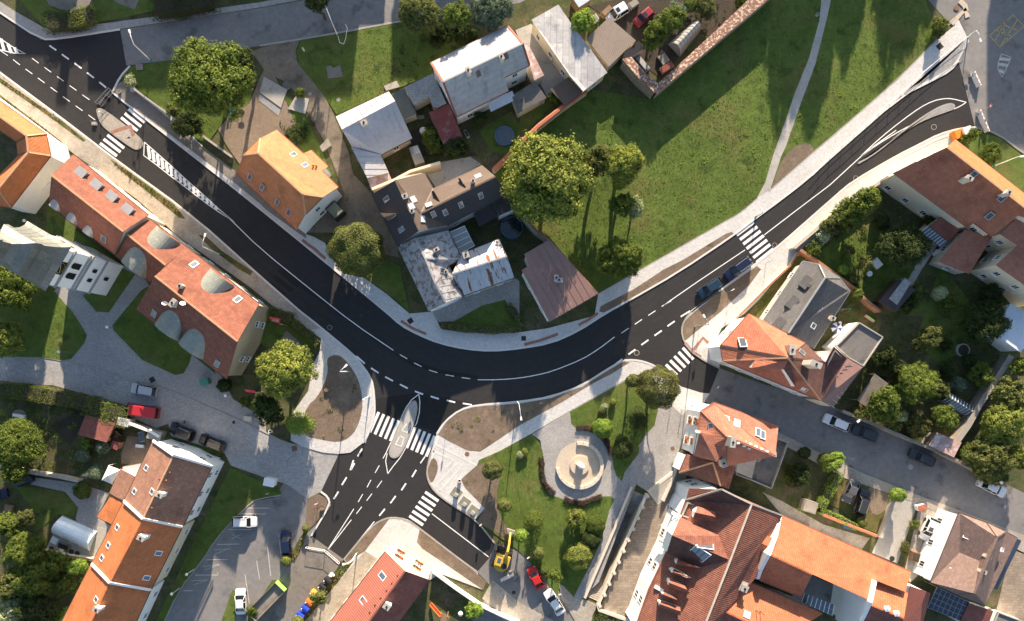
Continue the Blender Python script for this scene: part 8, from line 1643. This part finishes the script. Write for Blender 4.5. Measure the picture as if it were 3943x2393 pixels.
boxthing('garden_bench', 'white patterned bench table in the shaded garden', 'bench', 'D1', 1075, 1020, 1.6, 1.2, .7, -.9, 'plastic_white', 'fabric_white'); boxthing('planter_box', 'white trough tub below the faded red roof', 'tub', 'B0', 1962, 1270, 1.3, .5, .6, -1.1, 'plastic_white', 'soil_dark'); boxthing('timber_stack', 'stack of rusty timber beside the white off-roader', 'timber stack', 'C0', 830, 105, 2.0, 1.0, 1.0, .75, 'wood', 'wood'); boxthing('timber_stack', 'white wrapped pallet stack in the cluttered yard', 'timber stack', 'C0', 712, 172, 1.2, 1.0, 1.0, .6, 'fabric_white', 'wood_grey'); boxthing('timber_stack', 'stack of grey logs at the top edge of the yard', 'timber stack', 'C0', 1085, 35, 1.6, 1.1, .7, .6, 'wood_grey', 'wood_grey'); boxthing('timber_stack', 'pile of long boards inside the wall corner', 'timber stack', 'C0', 1170, 600, .9, 3.0, .8, .7, 'wood_grey', 'zinc'); boxthing('timber_stack', 'dark plank platform inside the wall corner', 'timber stack', 'C0', 1370, 560, 1.6, 1.9, .6, .6, 'wood_dark', 'wood_grey'); boxthing('tarp_heap', 'heap under brown tarpaulin by the tiled wall', 'heap', 'C0', 1400, 640, 2.4, 1.1, .7, .55, 'wood', 'roof_red_flat'); boxthing('solar_collector', 'blue grey solar collector in the sandy yard', 'panel', 'A2', 1340, 1190, .8, 1.7, 1.0, .3, 'zinc', 'glass_sky'); boxthing('hand_trolley', 'white framed trolley in the sandy yard', 'trolley', 'A2', 1325, 1278, 1.6, .6, .6, -.1, 'grey_metal', 'white_metal'); boxthing('garden_bench', 'white bench on the round patio', 'bench', 'A2', 175, 990, 2.0, .5, .5, -.15, 'plastic_white', 'plastic_white'); boxthing('sand_pit', 'wooden box seat at the left edge lawn', 'box', 'A3', 75, 420, 1.4, 1.5, .5, -.2, 'wood', 'wood'); boxthing('firewood_frame', 'red framed compost box in the side drive', 'compost box', 'D3', 1440, 870, 1.3, 1.5, 1.0, -.25, 'rust_iron', 'soil_dark'); boxthing('porch_box', 'dark porch canopy at the end wall of the orange house', 'porch', 'Y', 1390, 1120, 2.2, 2.4, 2.3, .75, 'dark_metal', 'tarp'); boxthing('shed_roof', 'stone topped little hut on the mossy yard hedge', 'hut', 'D3', 440, 395, 2.2, 2.0, 2.0, -.3, 'stone_wall', 'wood_grey'); boxthing('spa_cover', 'teal box in the mossy yard', 'box', 'D3', 790, 590, 1.4, .6, .7, -.35, 'teal_blue', 'teal_blue'); boxthing('sunbed', 'blue mat on the pool terrace', 'mat', 'A3', 515, 715, 1.2, 1.1, .25, -.5, 'polycarb', 'polycarb'); boxthing('sofa', 'dark outdoor sofa on the pool terrace', 'sofa', 'A3', 600, 770, 2.0, .9, .7, -.35, 'darkgrey_fabric' if 'darkgrey_fabric' in MATS else 'tarp', 'black_plastic'); boxthing('toy_house', 'pink and green play tunnel on the sandy terrace', 'toy', 'D2', 1003, 65, 1.9, .4, .4, -.6, 'pink', 'lime'); boxthing('bench', 'wooden bench in the grey lane yard', 'bench', 'B0', 1525, 1110, 1.3, .5, .5, .1, 'wood_grey', 'wood_grey')
for i, (x, y, m_i, lb) in enumerate(((485, 790, 'black_plastic', 'black barrel seat on the pool terrace, leftmost'), (585, 800, 'plastic_white', 'white lounge chair on the pool terrace'), (675, 820, 'black_plastic', 'black barrel seat on the pool terrace, middle'), (732, 835, 'black_plastic', 'black barrel seat on the pool terrace, rightmost'))): table(lb, 'A3', x, y, .42, m_i, .5)
c = W('D2', 690, 155, 2.3); t = thing('parasol', 'navy and white patterned parasol in the small back garden', 'parasol', (c.x, c.y, .1)); MB().tube((c.x, c.y, .1), (c.x, c.y, 2.4), .035).build('pole', MATS['white_metal'], t)
for i in range(8): a, b = i * math.tau / 8, (i + 1) * math.tau / 8; MB().face([(c.x, c.y, 2.55), (c.x + .95 * math.cos(a), c.y + .95 * math.sin(a), 2.15), (c.x + .95 * math.cos(b), c.y + .95 * math.sin(b), 2.15)]).build('panel', MATS['fabric_navy' if i % 2 else 'fabric_white'], t)
q = [W('A3', *v, 2.3) for v in ((1030, 0), (1142, 42), (1062, 178), (965, 138))]; c = sum(q, Vector()) / 4; t = thing('gazebo', 'white pyramid tent behind the row house', 'gazebo', (c.x, c.y, .1))
for i in range(4): MB().face([q[i], q[(i + 1) % 4], Vector((c.x, c.y, 3.3))]).build('canopy_panel', MATS['fabric_white'], t); MB().tube((q[i].x, q[i].y, 0), q[i], .04).build('post', MATS['white_metal'], t)
q = [W('A3', *v, z) for v, z in (((1160, 15), 2.8), ((1340, -20), 3.2), ((1285, 102), 2.6), ((1180, 50), 2.4))]; t = thing('shade_sail', 'white shade sail beside the pyramid tent', 'shade sail', (q[0].x, q[0].y, .1)); MB().face(q).build('cloth', MATS['fabric_white'], t)
for v in q[:3]: MB().tube((v.x, v.y, 0), v, .04).build('post', MATS['wood'], t)
def vault(label, k, a, b, c_, d_, h, nseg, nlen, m, frm, name, cat, flatroof=False):
    A, B, C_, D_ = (W(k, *v, .1) for v in (a, b, c_, d_)); t = thing(name, label, cat, (A.x, A.y, .1))   # A-B one long base edge, D-C the other
    prof = [(u, h * math.sin(math.pi * u) ** .8) for u in [i / nseg for i in range(nseg + 1)]] if not flatroof else [(0, 0), (0.02, h * .6), (.5, h), (.98, h * .6), (1, 0)]
    for i in range(nlen):
        f0, f1 = i / nlen, (i + 1) / nlen; e0, e1 = (A.lerp(B, f0), D_.lerp(C_, f0)), (A.lerp(B, f1), D_.lerp(C_, f1))
        for (u0, z0), (u1, z1) in zip(prof, prof[1:]): MB().face([e0[0].lerp(e0[1], u0) + Vector((0, 0, z0)), e1[0].lerp(e1[1], u0) + Vector((0, 0, z0)), e1[0].lerp(e1[1], u1) + Vector((0, 0, z1)), e0[0].lerp(e0[1], u1) + Vector((0, 0, z1))]).build('pane', MATS[m], t, uv=False)
    for i in range(nlen + 1):
        e = (A.lerp(B, i / nlen), D_.lerp(C_, i / nlen)); MB().path([e[0].lerp(e[1], u) + Vector((0, 0, z + .02)) for u, z in prof], .035, 5).build('hoop', MATS[frm], t, uv=False)
    for e in ((A, D_), (B, C_)): MB().face([e[0].lerp(e[1], u) + Vector((0, 0, z)) for u, z in prof]).build('end_pane', MATS[m], t, uv=False)
vault('blue translucent vaulted pool enclosure on the pale terrace', 'A3', (590, 482), (922, 622), (850, 812), (508, 648), 1.5, 8, 4, 'polycarb', 'white_metal', 'pool_enclosure', 'pool enclosure'); vault('dirty polytunnel greenhouse inside the tiled wall', 'C0', (1410, 425), (1625, 225), (1712, 305), (1520, 545), 2.2, 8, 8, 'glasshouse', 'wood', 'polytunnel', 'greenhouse'); vault('long blue glasshouse by the dividing wall', 'D2', (1720, 768), (1985, 930), (1905, 1012), (1640, 850), 2.0, 4, 10, 'glass_sky', 'white_metal', 'glasshouse', 'greenhouse', True); vault('small glasshouse in the dark back yard', 'B0', (1420, 1420), (1500, 1395), (1570, 1560), (1480, 1590), 1.9, 4, 4, 'glasshouse', 'wood_grey', 'glasshouse', 'greenhouse', True)
a, b = W('B3', 1620, 1310, .3), W('B3', 1715, 1420, 1.9); t = thing('slide', 'red slide with wooden play tower in the corner house garden', 'slide', (a.x, a.y, .1)); d = (b - a); n = Vector((-d.y, d.x, 0)).normalized() * .25; MB().hexa([a - n, b - n, b + n, a + n] + [v + Vector((0, 0, .05)) for v in (a - n, b - n, b + n, a + n)]).build('chute', MATS['red_paint'], t)
for s in (-1, 1): MB().beam(a + n * s, b + n * s, .08, .22).build('side_rail', MATS['orange_plastic'], t)
c = W('B3', 1750, 1450, 1.9); MB().box((c.x, c.y, 1.8), 1.5, 1.3, .1, -.5).build('platform', MATS['wood'], t)
for dx, dy in ((-.6, -.5), (.6, -.5), (.6, .5), (-.6, .5)): MB().tube((c.x + dx, c.y + dy, 0), (c.x + dx, c.y + dy, 2.7), .06).build('post', MATS['wood'], t)
c = W('D2', 760, -20, 1.2); t = thing('swing', 'green metal child swing in the small back garden', 'swing', (c.x, c.y, .1))
for s in (-1, 1): MB().tube((c.x + s * .9, c.y - .6, 0), (c.x + s * .8, c.y, 1.9), .04).tube((c.x + s * .9, c.y + .6, 0), (c.x + s * .8, c.y, 1.9), .04).build('frame_leg', MATS['green_metal'], t)
MB().tube((c.x - .85, c.y, 1.9), (c.x + .85, c.y, 1.9), .04).build('top_bar', MATS['green_metal'], t); MB().box((c.x, c.y, .5), .5, .22, .05).build('seat', MATS['red_paint'], t)
for s in (-.2, .2): MB().tube((c.x + s, c.y, .5), (c.x + s, c.y, 1.9), .012, n=4).build('chain', MATS['grey_metal'], t)
p = [W('B0', *v, z) for v, z in (((742, 345), 2.5), ((760, 405), 1.0), ((795, 420), .6), ((815, 370), 1.4), ((832, 265), 2.8), ((812, 232), 3.2))]; t = MB().path(p, .05, 5).build('light_chain', MATS['white_metal']); t['_b'] = tuple(p[0]); tag(t, 'looped white light chain hanging from the upper street lamp', 'light chain')
for i, (x, y) in enumerate(((1418, 985), (1525, 1000))):
    a, b = W('C2', x + 10, y - 70), W('C2', x - 10, y + 70); t = thing('bicycle_rack', ('left' if i == 0 else 'right') + ' low steel bicycle rail on the sett plaza', 'bicycle rack', (a.x, a.y, .11)); MB().path([a, a + Vector((0, 0, .8)), b + Vector((0, 0, .8)), b], .035, 6).build('rail', MATS['grey_metal'], t)
def person(label, k, x, y, heading, top, legs, skin=(.42, .25, .17), hair=(.03, .02, .015)):
    g = W(k, x, y, .9); t = thing('person', label, 'person', (g.x, g.y, .03)); t.rotation_euler = (0, 0, heading); mt = newmat('skin_' + str(x))[2]; mt.inputs['Base Color'].default_value = (*skin, 1)
    me = bpy.data.meshes.new('body'); bm = bmesh.new(); sk = bm.verts.layers.skin.verify(); V = {}
    def jv(n, co, r): v = bm.verts.new(co); v[sk].radius = (r, r); V[n] = v
    jv('pel', (0, 0, .95), .15); jv('ch', (.02, 0, 1.28), .17); jv('nk', (.03, 0, 1.48), .065); jv('hd', (.06, 0, 1.62), .10); jv('ht', (.06, 0, 1.73), .075)
    for s, n, sw in ((1, 'l', .28), (-1, 'r', -.28)):
        jv('sh' + n, (.02, s * .19, 1.40), .075); jv('el' + n, (-.06 - sw * .5, s * .25, 1.13), .05); jv('wr' + n, (.08 - sw, s * .24, .92), .036); jv('ha' + n, (.12 - sw, s * .23, .84), .04)
        jv('hp' + n, (0, s * .09, .90), .105); jv('kn' + n, (sw * .7 + .06, s * .10, .50), .07); jv('an' + n, (sw * 1.1 - .05, s * .10, .09), .045); jv('to' + n, (sw * 1.1 + .12, s * .11, .04), .04)
    for a, b in [('pel', 'ch'), ('ch', 'nk'), ('nk', 'hd'), ('hd', 'ht')] + [(a + n, b + n) for n in 'lr' for a, b in (('sh', 'el'), ('el', 'wr'), ('wr', 'ha'), ('hp', 'kn'), ('kn', 'an'), ('an', 'to'))] + [('ch', 'shl'), ('ch', 'shr'), ('pel', 'hpl'), ('pel', 'hpr')]: bm.edges.new((V[a], V[b]))
    V['pel'][sk].use_root = True; bm.to_mesh(me); bm.free(); o = bpy.data.objects.new('body', me); sc.collection.objects.link(o); o.parent = t; o.modifiers.new('s', 'SKIN'); u = o.modifiers.new('u', 'SUBSURF'); u.levels = 1; u.render_levels = 1
    dg = bpy.context.evaluated_depsgraph_get(); m2 = bpy.data.meshes.new_from_object(o.evaluated_get(dg)); o.modifiers.clear(); o.data = m2; m2.materials.clear()
    for m in (bpy.data.materials['skin_' + str(x)], MATS[top], MATS[legs], MATS['black_plastic']): m2.materials.append(m)
    for p_ in m2.polygons:
        c = p_.center; hand = c.z < .97 and abs(c.y) > .2 and c.z > .75; p_.material_index = 0 if (c.z > 1.46 or hand) else 3 if c.z < .12 else 2 if c.z < .98 and abs(c.y) < .22 else 1; p_.use_smooth = True
    hb = MB().ell((.03, 0, 1.68), .115, .10, .10, 10, 6); hm_ = newmat('hair_' + str(x))[2]; hm_.inputs['Base Color'].default_value = (*hair, 1); ho = bpy.data.objects.new('hair', hb.mesh('hair', bpy.data.materials['hair_' + str(x)], uv=False, smooth=True)); sc.collection.objects.link(ho); ho.parent = t
person('person in dark clothes walking beside the black people carrier', 'A2', 1755, 1048, 2.9, 'black_plastic', 'tarp')
